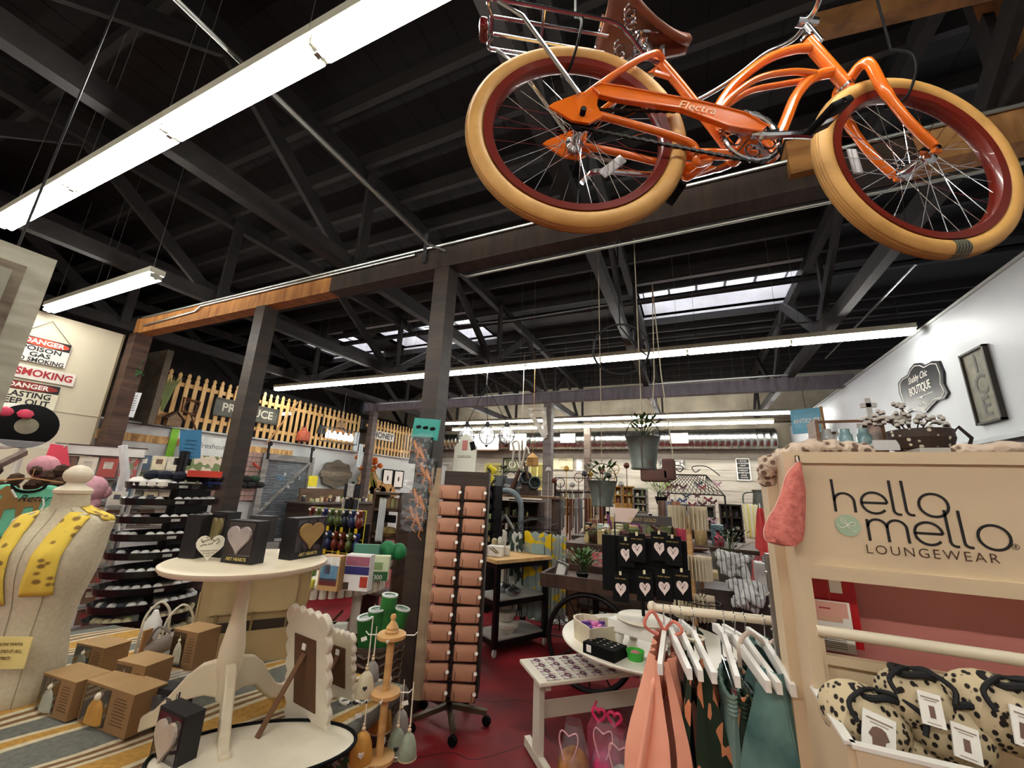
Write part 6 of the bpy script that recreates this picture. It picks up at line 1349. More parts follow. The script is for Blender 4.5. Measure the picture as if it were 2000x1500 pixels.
MB().box(cen + Z * (HT - .02), (D_ + .1, W_ + .1, .035), rz=rz).build('top', wood('#d6b078', '#b98c52', st=(1, 5, 1)), t)
for z in (HT * .56, HT * .16): MB().box(cen + Z * z, (D_, W_, .02), rz=rz).build('shelf', mat('#b7b3aa', .35, .3), t); MB().box(cen + Z * (z - .03), (D_ + .02, W_ + .02, .05), rz=rz).build('shelf_rail', BLKM, t)
q = MB(); q.box(cen + Z * (HT - .065), (D_ + .03, W_ + .03, .06), rz=rz); q.build('apron', BLKM, t)
def on(cu, cv, z): return cen + uu * cu + vv * cv + Z * z
for k in range(3): p = on(-.08 + .02 * k, -.05 + .05 * k, HT * .16 + .01 + .07 * k * 1.4); o = MB().lathe([(.07, 0), (.12 - .012 * k, .06), (.125 - .012 * k, .09)], p, 22).build('stacked_bowl', mat('#cfc8b8', .45, amt=.1)); tag(o, 'cream bowl, %s from the bottom of the stack on the lowest cart shelf' % ORD[k], 'bowl', 'cream bowls on the cart')
for k, cv in enumerate((-.1, .08)): p = on(-.05, cv, HT * .56 + .01); tag(MB().lathe([(.06, 0), (.085, .03), (.085, .05), (.05, .075), (.012, .085), (.015, .1), (0, .105)], p, 20).build('lidded_tin', STEEL, smooth=True), '%s silver lidded tin on the middle cart shelf' % ('left' if k == 0 else 'right'), 'tin')
p = P(968, 1085, z=HT) ; t = thing('hotel_soap_caddy', 'white square crate with a black and gold criss cross mark on the cart top', 'box', p); MB().box(p + Z * .05, (.17, .11, .10), rz=.1).build('body', WHITE, t); MB().bar(p + Vector((-.05, -.058, .08)), p + Vector((.04, -.058, .03)), .004, .012).bar(p + Vector((-.02, -.058, .09)), p + Vector((.06, -.058, .04)), .004, .012).build('ribbon_mark', mat('#7d6c4a', .5), t)
for k, (px, py, hh, col_, lab) in enumerate(((945, 1085, .16, '#e4e0d6', 'white bottle with a dark pump, left on the cart'), (965, 1072, .17, '#c9b98f', 'amber bottle behind the white crate'), (977, 1070, .18, '#e3ddd0', 'slim white bottle behind the crate'), (990, 1085, .14, '#ddd8cc', 'white bottle with a black pump right of the crate'))):
    p = P(px, py, z=HT); t = thing('soap_bottle', lab, 'bottle', p); MB().lathe([(.032, 0), (.034, .02), (.034, hh * .6), (.012, hh * .75)], p, 16).build('bottle', mat(col_, .4), t, smooth=True); MB().lathe([(.014, hh * .74), (.014, hh * .9), (.006, hh)], p, 10).tube([p + Z * hh, p + Z * hh + X * .03], .005, 6).build('pump', BLACK, t)
# ---- apron rack with lemon fabrics
LEM = mat('#a8b0a8', .85, kind='cells', col2='#e6c91e', scale=17, thr=.80, soft=.02); LEM2 = mat('#b9bcb4', .85, kind='cells', col2='#2c3a33', scale=24, thr=.56, soft=.03, stretch=(1, 1, .6)); LEM3 = mat('#bcb9ad', .85, kind='blotch', col2='#d9a826', scale=9, thr=.60)
ap = P(1035, 1180, z=.35); ap = Vector((-1.80, 4.95, 0)); t = thing('apron_rack', 'black wire towel rack with an arched basket top draped in fabric', 'rack', ap); q = MB(); zt = 1.12
for a in range(4): x_, y_ = .24 * (-1) ** (a // 2), .2 * (-1) ** (a % 2); q.tube([ap + Vector((x_, y_, 0)), ap + Vector((x_ * .9, y_ * .9, zt))], .009, 6)
for z in (.12, zt, zt - .06): q.tube([ap + Vector((x_, y_, z)) for x_, y_ in ((-.24, -.2), (.24, -.2), (.24, .2), (-.24, .2))], .008, 6, closed=True)
for k in range(5): q.tube(arc(ap + Vector((0, -.2 + .1 * k, zt)), .22, 0, PI, 12, 'xz', .14), .004, 5)
for k in range(5): q.tube([ap + Vector((-.2 + .1 * k, -.2, zt + .03 + .1 * math.sin((k + 1) * PI / 6))), ap + Vector((-.2 + .1 * k, .2, zt + .03 + .1 * math.sin((k + 1) * PI / 6)))], .004, 5)
q.build('frame', IRON, t)
def drape(name, lab, cx_, cy_, zt_, w, L, an_, m, seed, fold=.02, flare=.0):
    uu_ = Vector((math.cos(an_), math.sin(an_), 0)); nn_ = Vector((uu_.y, -uu_.x, 0)); rows = []
    for i in range(18):
        v = i / 17; rows.append([Vector((cx_, cy_, zt_ - L * v + .01 * math.sin(j * .8))) + uu_ * (w * (j / 24 - .5) * (1 + flare * v)) + nn_ * (fold * math.sin(j * .95 + seed + v) * (.3 + v)) for j in range(25)])
    o = MB().sheet(rows).build(name, m, smooth=True); md = o.modifiers.new('s', 'SOLIDIFY'); md.thickness = .008; return tag(o, lab, 'textile')
drape('printed_towel', 'lemon patterned towel facing the aisle on the wire rack', -1.70, 4.70, 1.12, .34, .92, -.1, mat('#8f9d98', .85, kind='cells', col2='#dcbc14', scale=13, thr=.70, soft=.02), 1)
drape('printed_towel', 'dark leaf and white patterned towel between the lemon towels', -1.97, 4.68, 1.10, .22, .88, -.3, LEM2, 2)
drape('printed_towel', 'white towel with orange fruit, left side of the wire rack', -2.15, 4.75, 1.10, .2, .8, -.9, LEM3, 3)
drape('printed_towel', 'yellow lemon towel on the right side of the wire rack', -1.47, 4.8, 1.10, .16, .88, .5, LEM, 4)
tag(MB().box((-1.68, 4.66, .92), (.15, .006, .16)).build('fabric_label', mat('#8fa9a6', .7)), 'grey blue paper label pinned on the lemon towel', 'label')
# ---- rug on floor
p = [P(1040, 1208, z=0), P(1160, 1228, z=0), P(1165, 1150, z=0), P(1105, 1142, z=0)]; t = thing('floor_rug', 'pale oriental patterned rug on the red floor behind the wagon wheel', 'rug', (-1.5, 6.0, 0)); MB().prism([(0, 0), (1.7, 0), (1.7, 2.2), (0, 2.2)], (-2.0, 5.3, .006), X, Y, .012).build('pile', mat('#a5a59c', .95, kind='cells', col2='#7b5f58', scale=16, thr=.6), t); q = MB()
for a, b in (((-1.93, 5.37), (-.37, 5.37)), ((-1.93, 5.37), (-1.93, 7.43)), ((-1.85, 5.45), (-.45, 5.45)), ((-1.85, 5.45), (-1.85, 7.35))): q.bar((a[0], a[1], .013), (b[0], b[1], .013), .03, .003)
q.build('border', mat('#5d6468', .95), t)
# ---- wooden work table with dough bowls and wagon cart
tz = 1.0; ta = Vector((-.62, 5.1, 0)); DK = wood('#4a3022', '#2a1a12', st=(4, 1, 1))
t = thing('work_table', 'heavy dark wooden table stacked with dough bowls and plants', 'table', ta); MB().box(ta + Z * tz, (1.5, .7, .07)).build('top', DK, t)
for sx in (-.68, .68):
    for sy in (-.28, .28): MB().box(ta + Vector((sx, sy, tz / 2)), (.1, .1, tz)).build('leg', wood('#7a5436', '#4e3422'), t)
MB().box(ta + Z * .38, (1.4, .6, .04)).build('lower_shelf', DK, t)
for k, (dx, dy, r_, dz, lab) in enumerate(((.15, -.12, .26, 0, 'large oval wooden dough bowl at the bottom'), (.12, -.1, .22, .07, 'second wooden dough bowl stacked in the large one'), (.30, -.14, .16, .13, 'small wooden bowl tilted on the stack'), (.58, -.1, .14, 0, 'wooden bowl at the right end of the work table'))):
    p = ta + Vector((dx, dy, tz + .036 + dz)); q = MB(); q.lathe([(.5, 0), (.8, .10), (1.0, .30), (.96, .30), (.75, .14), (0, .06)], (0, 0, 0), 30, sx=1.25, sy=.6); R3 = Matrix.Rotation(.5 if k == 2 else 0, 3, 'Y'); q.v = [p + R3 @ Vector((v.x * r_, v.y * r_, v.z * r_ * .9)) for v in q.v]; tag(q.build('dough_bowl', wood('#6a4330', '#3f261a'), smooth=True), lab, 'bowl', 'dough bowls')
for k, (dx, lab) in enumerate(((-.42, 'left'), (-.16, 'right'))):
    p = ta + Vector((dx, -.1, tz + .035)); t = thing('moss_bowl', '%s bowl of moss balls and pears on the work table' % lab, 'bowl', p); MB().lathe([(.07, 0), (.13, .07), (.135, .09), (.12, .085)], p, 20).build('bowl', DK, t, smooth=True); q = MB()
    for j in range(6): q.ball(p + Vector((.06 * math.cos(j), .06 * math.sin(j), .10 + .02 * (j % 2))), .045, 9)
    q.build('balls', mat('#4e4a2e' if k == 0 else '#5a3a34', .9, amt=.4), t, smooth=True)
def leafy(name, lab, p, n_, r_, h_, col_, pot=None, pr=.07, ph=.1, up=.8, lw=.25, ll=.06, seed=0):
    rr = random.Random(seed); t = thing(name, lab, 'plant', p); q = MB(); st = MB(); base = p + Z * (ph if pot else 0)
    for k in range(n_):
        a = rr.uniform(0, 2 * PI); e = rr.uniform(.2, 1) ; tip = base + Vector((math.cos(a) * r_ * e, math.sin(a) * r_ * e, h_ * (rr.uniform(.3, 1)))); d_ = (tip - base).normalized(); d2 = (d_ + Vector((math.cos(a), math.sin(a), rr.uniform(-.8, .6))) * (1 - up) * 2).normalized(); s = d2.cross(Z); s = s.normalized() * ll * lw if s.length > .01 else X * ll * lw
        q.add([tip, tip + d2 * ll * .5 + s, tip + d2 * ll, tip + d2 * ll * .5 - s], [(0, 1, 2, 3)])
        if k % 4 == 0: st.tube([base, base + (tip - base) * .5 + Z * .01, tip], .0025, 4)
    q.build('leaves', mat(col_, .55, amt=.3, scale=20), t)
    if st.v: st.build('stems', mat('#3f4a26', .7), t)
    if pot: MB().lathe([(pr * .7, 0), (pr, ph), (pr * .9, ph), (pr * .85, ph * .9), (0, ph * .9)], p, 18).build('pot', pot, t, smooth=True)
    return t
# cart with spoked wheel
w0 = P(1115, 1255, d=3.55); t = thing('wagon_cart', 'dark wooden tray cart on a large black spoked iron wheel', 'cart', (-.75, 4.05, 0)); cz = .83
ca, cb_, cc_ = P(1060, 1130, z=.82), P(1190, 1150, z=.82), None; xa, ya = ca.x, ca.y; MB().box((xa + .6, ya + .28, .80), (1.2, .62, .03)).build('tray', DK, t); q = MB()
for a in ((xa + .6, ya - .03, 1.2, .03), (xa + .6, ya + .6, 1.2, .03), (xa, ya + .28, .03, .62), (xa + 1.2, ya + .28, .03, .62)): q.box((a[0], a[1], .82), (a[2], a[3], .11))
q.build('tray_rim', wood('#4c3224', '#2e1d14', st=(4, 1, 1)), t)
for k, (px, yy) in enumerate(((1140, ya + .02), (1300, ya + .02))):
    wc = Vector((xa + .42 + .75 * k, yy, .37)); R3 = Matrix.Rotation(PI / 2, 3, 'X') if k == 0 else Matrix.Rotation(PI / 2, 3, 'X'); wl_ = MB().tube([wc + Vector((.36 * math.cos(a * PI / 20), 0, .36 * math.sin(a * PI / 20))) for a in range(40)], .022, 8, closed=True).build('wheel', IRON, t, smooth=True); q = MB()
    for a in range(12): d_ = Vector((math.cos(a * PI / 6), 0, math.sin(a * PI / 6))); q.tube([wc + d_ * .05, wc + d_ * .19, wc + d_ * .21, wc + d_ * .23, wc + d_ * .35], [.007, .007, .015, .007, .007], 6)
    q.build('spokes', IRON, wl_); MB().lathe([(.03, -.08), (.055, -.05), (.055, .05), (.03, .08)], wc, 16, rot=R3).build('hub', IRON, wl_)
MB().tube([(xa + .42, ya - .05, .37), (xa + .42, ya + .6, .37)], .018, 8).tube([(xa + .42, ya + .3, .37), (xa + .42, ya + .3, .79)], .03, 8).box((xa + 1.15, ya + .3, .4), (.06, .5, .78)).build('axle', IRON, t)
leafy('leafy_plant', 'bushy bright green plant in the tray cart', Vector((xa + .32, ya + .2, .815)), 120, .16, .18, '#4f7a35', BLACK, .06, .06, seed=1)
leafy('leafy_plant', 'darker fern beside the bright plant in the tray cart', Vector((xa + .62, ya + .25, .815)), 110, .17, .15, '#35502f', BLACK, .06, .06, seed=2)
p = Vector((xa + .14, ya + .12, .82)); t = thing('silver_frame', 'silver photo frame leaning in the left end of the tray cart', 'frame', p); MB().box(p + Z * .07, (.12, .012, .14), rot=Matrix.Rotation(.25, 3, 'Y')).build('frame', STEEL, t); MB().box(p + Vector((0, -.008, .07)), (.08, .004, .1), rot=Matrix.Rotation(.25, 3, 'Y')).build('picture', PAPER, t)
tag(MB().ball(Vector((xa + 1.0, ya + .2, .9)), .08, 12, (1, .8, .9)).build('twine_ball', mat('#a58a5c', .95, bump=.8, scale=50), smooth=True), 'ball of rough twine in the tray cart behind the necklace cards', 'twine')
tag(MB().box((ta.x + .45, ta.y - .3, .86), (.7, .2, .06)).build('burlap_fringe', mat('#cbb88d', .95, bump=.6, scale=30)), 'fringed cream burlap folded under the edge of the work table', 'textile')
# ---- hanging hoop, buckets with plants, hanging basket
hp = P(1212, 682, d=3.3); t = thing('iron_hoop', 'black iron hoop hanging from the truss above the buckets', 'hoop', hp); q = MB(); q.tube([hp + Vector((.22 * math.cos(a * PI / 20), .05 * math.cos(a * PI / 20), .22 * math.sin(a * PI / 20))) for a in range(40)], .010, 7, closed=True).tube([hp + Vector((0, 0, .22)), (hp.x, hp.y, 3.86)], .006, 6).tube([hp + Vector((.0, 0, .2)), hp + Vector((.12, .03, .02)), hp + Vector((.20, .05, -.06))], .007, 6); q.build('ring', IRON, t)
def bucket(px, py, d_, rt, rb, h, lab, seed, ropes):
    p = P(px, py, d=d_); t = thing('hanging_bucket', lab, 'bucket', p - Z * h, group=None); b = p - Z * h
    MB().lathe([(rb, 0), (rb * 1.03, .01), (rb * .98, .02), (rt * .86, h * .7), (rt, h), (rt * 1.04, h + .004), (rt * .97, h), (rb * .9, .03)], b, 28).build('pail', mat('#737b74', .45, .6, amt=.3, scale=9), t, smooth=True)
    MB().tube([b + Vector((0, -rb * 1.01, .01)), b + Vector((0, -rt * 1.0, h))], .004, 5).build('seam', mat('#4c4238', .6), t); MB().tube(arc(p, rt, 0, PI, 14, 'xz', rt * 1.2), .004, 6).build('handle', IRON, t)
    leafy('bucket_plant', 'green plant growing in the ' + lab.split(',')[0], p - Z * .02, 60, rt * 1.2, .16, '#4d6b35', ll=.07, lw=.22, up=.6, seed=seed)
    for rx, ry in ropes: MB().tube([p + Z * rt * 1.2, Vector((p.x + rx, p.y, ry))], .004, 5).build('rope', mat('#a79c84', .9), t)
bucket(1255, 855, 3.0, .125, .09, .235, 'larger galvanised bucket hanging below the hoop, front one', 1, ((.0, 3.86),))
bucket(1176, 940, 3.3, .12, .085, .20, 'smaller mossy galvanised bucket hanging lower at the left, second one', 2, ((.0, 3.86),))
p = P(1290, 925, d=3.9); t = thing('hanging_basket', 'brown hanging basket box behind the larger bucket with rope hangers', 'basket', p - Z * .1); MB().box(p + Vector((-.05, 0, -.02)), (.26, .2, .12), bev=.02).box(p + Vector((.08, 0, .04)), (.12, .2, .2), bev=.02).build('body', mat('#6b4a42', .7, amt=.2), t)
for dx in (-.1, .13): MB().tube([p + Vector((dx, 0, .1)), p + Vector((.02 + dx * .3, 0, 1.0)), (p.x + .02, p.y, 3.86)], .006, 5).build('rope', mat('#c9bfa8', .9), t)
p = P(1265, 905, d=2.95); tag(MB().prism([(.045 * (1 if k % 2 else .4) * math.cos(k * PI / 5), .045 * (1 if k % 2 else .4) * math.sin(k * PI / 5)) for k in range(10)], p + Vector((0, -.08, -.02)), X, Z, .01).build('red_star', mat('#7a1d22', .6)), 'small dark red star ornament at the foot of the larger bucket', 'ornament')
# ---- white bench, round table and necklace cards
a, b_, f_ = P(1023, 1292, z=.50), P(1055, 1335, z=.50), P(1200, 1318, z=.50); u = (f_ - b_).normalized(); v = Vector((-u.y, u.x, 0)); W_ = .36; LB = .95; cen = b_ + u * LB / 2 + v * W_ / 2; rz = math.atan2(u.y, u.x); BW_ = mat('#e0d8c4', .45, amt=.03)
t = thing('white_bench', 'low cream wooden bench with a trestle foot carrying ring cards', 'bench', (cen.x, cen.y, 0)); MB().box(cen - Z * .012, (LB, W_, .024), rz=rz, bev=.006).build('top', BW_, t)
for s in (0, 1): e = b_ + u * (.07 + s * (LB - .14)) + v * W_ / 2; MB().box(Vector((e.x, e.y, .25)), (.035, .10, .45), rz=rz).box(Vector((e.x, e.y, .035)), (.04, W_, .05), rz=rz).box(Vector((e.x, e.y, .46)), (.035, W_ * .8, .04), rz=rz).build('trestle_leg', BW_, t)
MB().box(Vector((cen.x, cen.y, .28)), (LB - .14, .02, .09), rz=rz).build('stretcher', BW_, t)
for i in range(5):
    for j in range(4):
        if i == 4 and j > 1: continue
        p = b_ + u * (.10 + i * .105) + v * (.05 + j * .082); t = thing('ring_card', 'small printed card of hair ties, %s along and %s back on the bench' % (ORD[i], ORD[j]), 'card', (p.x, p.y, .5), group='ring cards on the bench'); MB().box(Vector((p.x, p.y, .503)), (.085, .065, .004), rz=rz + R_.uniform(-.1, .1)).build('card', mat('#d9d4cc', .6, kind='cells', col2='#8c6a78', scale=90, thr=.7), t); MB().tube([Vector((p.x + .02 * math.cos(k * PI / 5), p.y + .015 * math.sin(k * PI / 5), .508)) for k in range(10)], .004, 5, closed=True).build('ring', mat('#6b3f4c', .5), t)
rc = Vector((-.33, 2.97, 0)); RZ = .72; t = thing('round_table', 'round white table beside the clothes rail with display risers', 'table', rc); MB().lathe([(.50, -.022), (.525, -.018), (.53, -.008), (.525, 0), (0, 0)], rc + Z * RZ, 48).build('top', mat('#e6dfcd', .35, amt=.02), t, smooth=True); MB().lathe([(.2, 0), (.2, .02), (.04, .06), (.03, .3), (.05, .5), (.04, RZ - .022)], rc, 24).build('pedestal', BW_, t, smooth=True)
# heart tray, black ring box, riser, green tub
p = P(1140, 1262, z=RZ) + Vector((.05, .12, 0)); t = thing('heart_tin', 'cream heart shaped box full of pink and purple ties', 'box', p); hp_ = heart(.30, .30)
q = MB(); q.prism(hp_, p + Z * .05, X, Y, .10); n_ = len(hp_); o = MB(); vs = [p + Vector((a_, b2, 0)) for a_, b2 in hp_] + [p + Vector((a_ * 1.04, b2 * 1.04, .11)) for a_, b2 in hp_] + [p + Vector((a_ * .97, b2 * .97, .11)) for a_, b2 in hp_] + [p + Vector((a_ * .94, b2 * .94, .05)) for a_, b2 in hp_]
o.add(vs, [(i + k * n_, (i + 1) % n_ + k * n_, (i + 1) % n_ + (k + 1) * n_, i + (k + 1) * n_) for k in range(3) for i in range(n_)] + [tuple(range(n_)), tuple(range(3 * n_, 4 * n_))]); o.build('box', mat('#d8cbb0', .5), t); q = MB(); rr = random.Random(8)
for k in range(12): q.box(p + Vector((rr.uniform(-.08, .08), rr.uniform(-.05, .07), .075 + rr.uniform(0, .02))), (.07, .025, .02), rz=rr.uniform(0, 3), bev=.006)
q.build('hair_ties', mat('#cf6fa8', .7, kind='cells', col2='#54307a', scale=12), t)
p = P(1166, 1285, z=RZ) + Vector((.03, .07, 0)); t = thing('ring_box', 'black box of small silver rings on the round table', 'box', p); MB().box(p + Z * .028, (.2, .14, .056), rz=-.35).build('box', BLACK, t); q = MB()
for k in range(12): q.lathe([(.008, 0), (.008, .004), (.005, .004)], p + Matrix.Rotation(-.35, 3, 'Z') @ Vector((-.07 + .045 * (k % 4), -.035 + .035 * (k // 4), .057)), 8)
q.build('rings', CHROME, t); MB().box(p + Matrix.Rotation(-.35, 3, 'Z') @ Vector((-.06, -.072, .03)), (.03, .002, .035), rz=-.35).build('label', PAPER, t)
p = P(1240, 1292, z=RZ) + Vector((.0, .03, 0)); t = thing('green_tub', 'small lime green tub with pink trinkets on the round table', 'tub', p); MB().lathe([(.04, 0), (.05, .045), (.046, .045), (.038, .01)], p, 20).build('tub', mat('#3fae3a', .4), t, smooth=True); MB().ball(p + Z * .03, .03, 8, (1, 1, .4)).build('trinkets', mat('#d16a86', .6), t)
rz_ = P(1217, 1218, z=.87); t = thing('display_riser', 'white square riser block standing on short turned legs', 'riser', (rz_.x + .1, rz_.y + .15, RZ)); cR = Vector((rz_.x + .10, rz_.y + .14, 0)); MB().box(cR + Z * .835, (.34, .26, .065), rz=-.35, bev=.004).build('block', WHITE, t)
for sx in (-.12, .12):
    for sy in (-.09, .09): o = Matrix.Rotation(-.35, 3, 'Z') @ Vector((sx, sy, 0)); MB().lathe([(.022, 0), (.026, .01), (.016, .02), (.03, .045), (.032, .065), (.022, .083), (.026, .085)], cR + o + Z * RZ, 16).build('leg', WHITE, t, smooth=True)
nd = cR + Z * .868; t = thing('necklace_stand', 'black necklace display with two rows of heart pendant cards and a header', 'display stand', nd); MB().lathe([(.15, 0), (.16, .008), (.15, .02), (0, .024)], nd, 30).build('base', mat('#dcd4c0', .45), t, smooth=True); MB().tube([nd, nd + Z * .13], .01, 8).build('stem', BLACK, t)
n0 = Vector((nd.x - .0, nd.y + .05, nd.z)); 
def PN(px, py): return P(px, py, y=n0.y)
a, b2 = PN(1190, 1045), PN(1345, 1175); q = MB(); q.box(((a.x + b2.x) / 2 - .02, n0.y + .02, (a.z + b2.z) / 2), (b2.x - a.x + .06, .03, a.z - b2.z)); q.build('panel', BLACK, t)
a, b2 = PN(1200, 1003), PN(1313, 1028); hd_ = MB().box(((a.x + b2.x) / 2, n0.y, (a.z + b2.z) / 2), (b2.x - a.x, .02, a.z - b2.z)).build('header', mat('#3a3534', .5), t); MB().prism([(0, 0), (.10, 0), (.16, .09), (0, .09)], Vector((a.x + .005, n0.y - .012, b2.z + .005)), X, Z, .002).build('pale_corner', mat('#c9b4a8', .5), hd_); text('HEART GOLD', .028, Vector(((a.x + b2.x) / 2, n0.y - .012, (a.z + b2.z) / 2)), X, Z, mat('#b59a5a', .5), hd_)
for x_ in (a.x, b2.x): MB().tube([(x_, n0.y, b2.z), (x_, n0.y, PN(1200, 1170).z)], .005, 6).build('side_wire', BLACK, t)
for k, (px, py) in enumerate(((1224, 1078), (1246, 1068), (1289, 1066), (1315, 1074), (1214, 1145), (1261, 1143), (1298, 1142), (1333, 1140))):
    p = PN(px, py); p.y -= .03 + .01 * (k % 2); t = thing('necklace_card', 'black card with a pale heart pendant, %s of the %s row' % (ORD[k % 4], 'upper' if k < 4 else 'lower'), 'necklace', p - Z * .06, group='necklace cards'); MB().box(p, (.10, .006, .17)).build('card', BLACK, t)
    MB().prism(heart(.066, .080), p + Vector((0, -.005, -.01)), X, Z, .003).build('heart', mat('#e6d2cb', .5), t); MB().tube([p + Vector((-.015, -.008, .01)), p + Vector((0, -.008, -.012)), p + Vector((.015, -.008, .01))], .0012, 4).ball(p + Vector((0, -.009, -.014)), .004, 6).build('pendant', mat('#4a3b34', .4, .6), t); text('SWEET HEART', .011, p + Vector((0, -.004, .05)), X, Z, mat('#b59a5a', .5), t); MB().box(p + Vector((0, -.004, .082)), (.014, .008, .022)).build('clip', mat('#e0d4ac', .5), t)
# earring cards on a wooden post behind
wp = P(1345, 1030, d=3.15); t = thing('earring_post', 'turned wooden post with rings of cream earring cards behind the necklace stand', 'display stand', (wp.x, wp.y, RZ)); MB().tube([(wp.x, wp.y, .0), (wp.x, wp.y, wp.z + .02)], .022, 14).lathe([(.03, 0), (.035, .03), (.02, .06), (.008, .08), (0, .1)], (wp.x, wp.y, wp.z), 16).lathe([(.16, 0), (.16, .02), (.02, .03)], (wp.x, wp.y, 0), 20).build('post', wood('#c49a68', '#a67c4c'), t)
for r_, (py, nC) in enumerate(((1010, 12), (1105, 16), (1180, 14))):
    zc = zat(wp, 1350, py)
    for k in range(nC):
        a = PI + .2 + k * (PI - .3) / nC; d_ = Vector((math.cos(a), math.sin(a), 0)); o = MB().box(Vector((wp.x, wp.y, zc)) + d_ * .10, (.10, .003, .17), rot=Matrix.Rotation(a, 3, 'Z')).build('earring_card', mat('#dccfb4', .6, amt=.08)); tag(o, 'cream earring card in the %s ring, %s round the wooden post' % (ORD[r_], ORD[k]), 'card', 'earring cards on the wooden post'); MB().tube([Vector((wp.x, wp.y, zc)) + d_ * (.10 + .02 * math.cos(j)) + Z * (.03 * math.sin(j)) + Vector((0, -.003, 0)) for j in range(6)], .0015, 4).build('hoop', mat('#8c6f45', .4, .7), o)
# iron heart crown, striped throws
p = P(1372, 1175, d=2.9); t = thing('iron_crown_rack', 'black wire jewellery rack with a heart finial beyond the rail', 'rack', p - Z * .2); q = MB(); q.tube([p + Vector((.12 * math.cos(k * PI / 10), .12 * math.sin(k * PI / 10), 0)) for k in range(20)], .004, 6, closed=True); q.tube([p + Vector((.022 * (a_ / .022), 0, .05 + b3)) for a_, b3 in heart(.06, .06)], .003, 5, closed=True); q.tube([p - Z * .3, p + Z * .05], .005, 6)
for k in range(10): q.tube([p + Vector((.12 * math.cos(k * PI / 5), .12 * math.sin(k * PI / 5), 0)), p + Vector((.13 * math.cos(k * PI / 5), .13 * math.sin(k * PI / 5), -.03))], .003, 4)
for k in range(3): a_ = k * PI / 3; q.tube([p + Vector((.12 * math.cos(a_), .12 * math.sin(a_), 0)), p + Vector((-.12 * math.cos(a_), -.12 * math.sin(a_), 0))], .003, 4)
q.build('wire', IRON, t); MB().lathe([(.1, 0), (.1, .01), (0, .012)], (p.x, p.y, p.z - .31), 20).build('base', IRON, t)
for k, (px, py, s_, lab) in enumerate(((1455, 1165, .13, 'grey and white folded throw hanging in the aisle by the rail'), (1430, 1100, .12, 'white knotted throw higher up behind the earring cards'), (1445, 1195, .11, 'grey knitted throw below the white one'))):
    p = P(px, py, d=3.2 + .25 * k); q = MB(); rr = random.Random(k)
    for j in range(9): q.tube(smoothpath([p + Vector((rr.uniform(-s_, s_), rr.uniform(-.08, .08), rr.uniform(-s_, s_) * .8)) for _ in range(4)], 5), .028, 8)
    tag(q.build('throw_blanket', mat('#d5d4d2' if k < 2 else '#85878a', .95, kind='stripes', col2='#77797c', scale=9, thr=.85, bump=.4), smooth=True), lab, 'blanket')
th = P(1440, 1180, d=3.45); MB().box((th.x, th.y + .05, .42), (.5, .4, .84)).build('low_cabinet', wood('#3a2c24', '#241a14')); tag(bpy.data.objects['low_cabinet'], 'dark low cabinet under the folded throws', 'cabinet')
# pink packs on the lower shelf by the bench
for k, (px, py, r_, col_, lab) in enumerate(((1120, 1460, .09, '#c97f35', 'cellophane wrapped basket with amber filling on the floor by the bench'), (1185, 1455, .09, '#d8447a', 'cellophane wrapped gift bag with pale ribbon on the floor'), (1215, 1490, .075, '#dcd6cf', 'white patterned ball in clear wrap at the bottom'))):
    p = P(px, py, z=.25); t = thing('gift_basket', lab, 'gift', (p.x, p.y, 0)); MB().lathe([(r_ * .8, 0), (r_ * 1.1, .10), (r_ * 1.15, .12), (r_, .12), (r_ * .7, .02)], (p.x, p.y, 0), 20).build('tub', mat('#e0406e', .4), t, smooth=True); MB().ball((p.x, p.y, .16), r_, 14).build('filling', mat(col_, .5, amt=.4, scale=20), t, smooth=True); q = MB(); rr = random.Random(k + 3); rows = []
    for i in range(8): rows.append([Vector((p.x, p.y, .02 + .05 * i)) + Vector((math.cos(j * PI / 6), math.sin(j * PI / 6), 0)) * (r_ * (1.3 - .11 * i) + rr.uniform(-.01, .01)) for j in range(13)])
    q.sheet(rows); q.build('cellophane', FILM, t)
    q = MB()
    for s in (-1, 1): q.tube(smoothpath([(p.x, p.y - r_, .34), (p.x + s * .04, p.y - r_, .36), (p.x + s * .05, p.y - r_ - .01, .32), (p.x + s * .02, p.y - r_ - .02, .24)], 4), .004, 6)
    q.build('ribbon', mat('#e3a9b0', .5), t)
t = thing('pink_sunglasses', 'hot pink heart shaped toy glasses standing up in a pack by the bench', 'toy', P(1185, 1400, z=.34)); p = P(1185, 1400, z=.36); q = MB()
for s in (-.045, .045): q.tube([p + Vector((s + a_, 0, b3)) for a_, b3 in heart(.075, .075)], .009, 7, closed=True)
q.tube([p + Vector((-.08, 0, .02)), p + Vector((-.08, .1, .02))], .007, 6); q.build('frame', mat('#e8336b', .35), t, smooth=True)
tag(MB().box((p.x, p.y, .16), (.2, .12, .32)).build('pink_carton', mat('#a8485c', .5, amt=.3)), 'pink printed carton under the toy glasses', 'box')
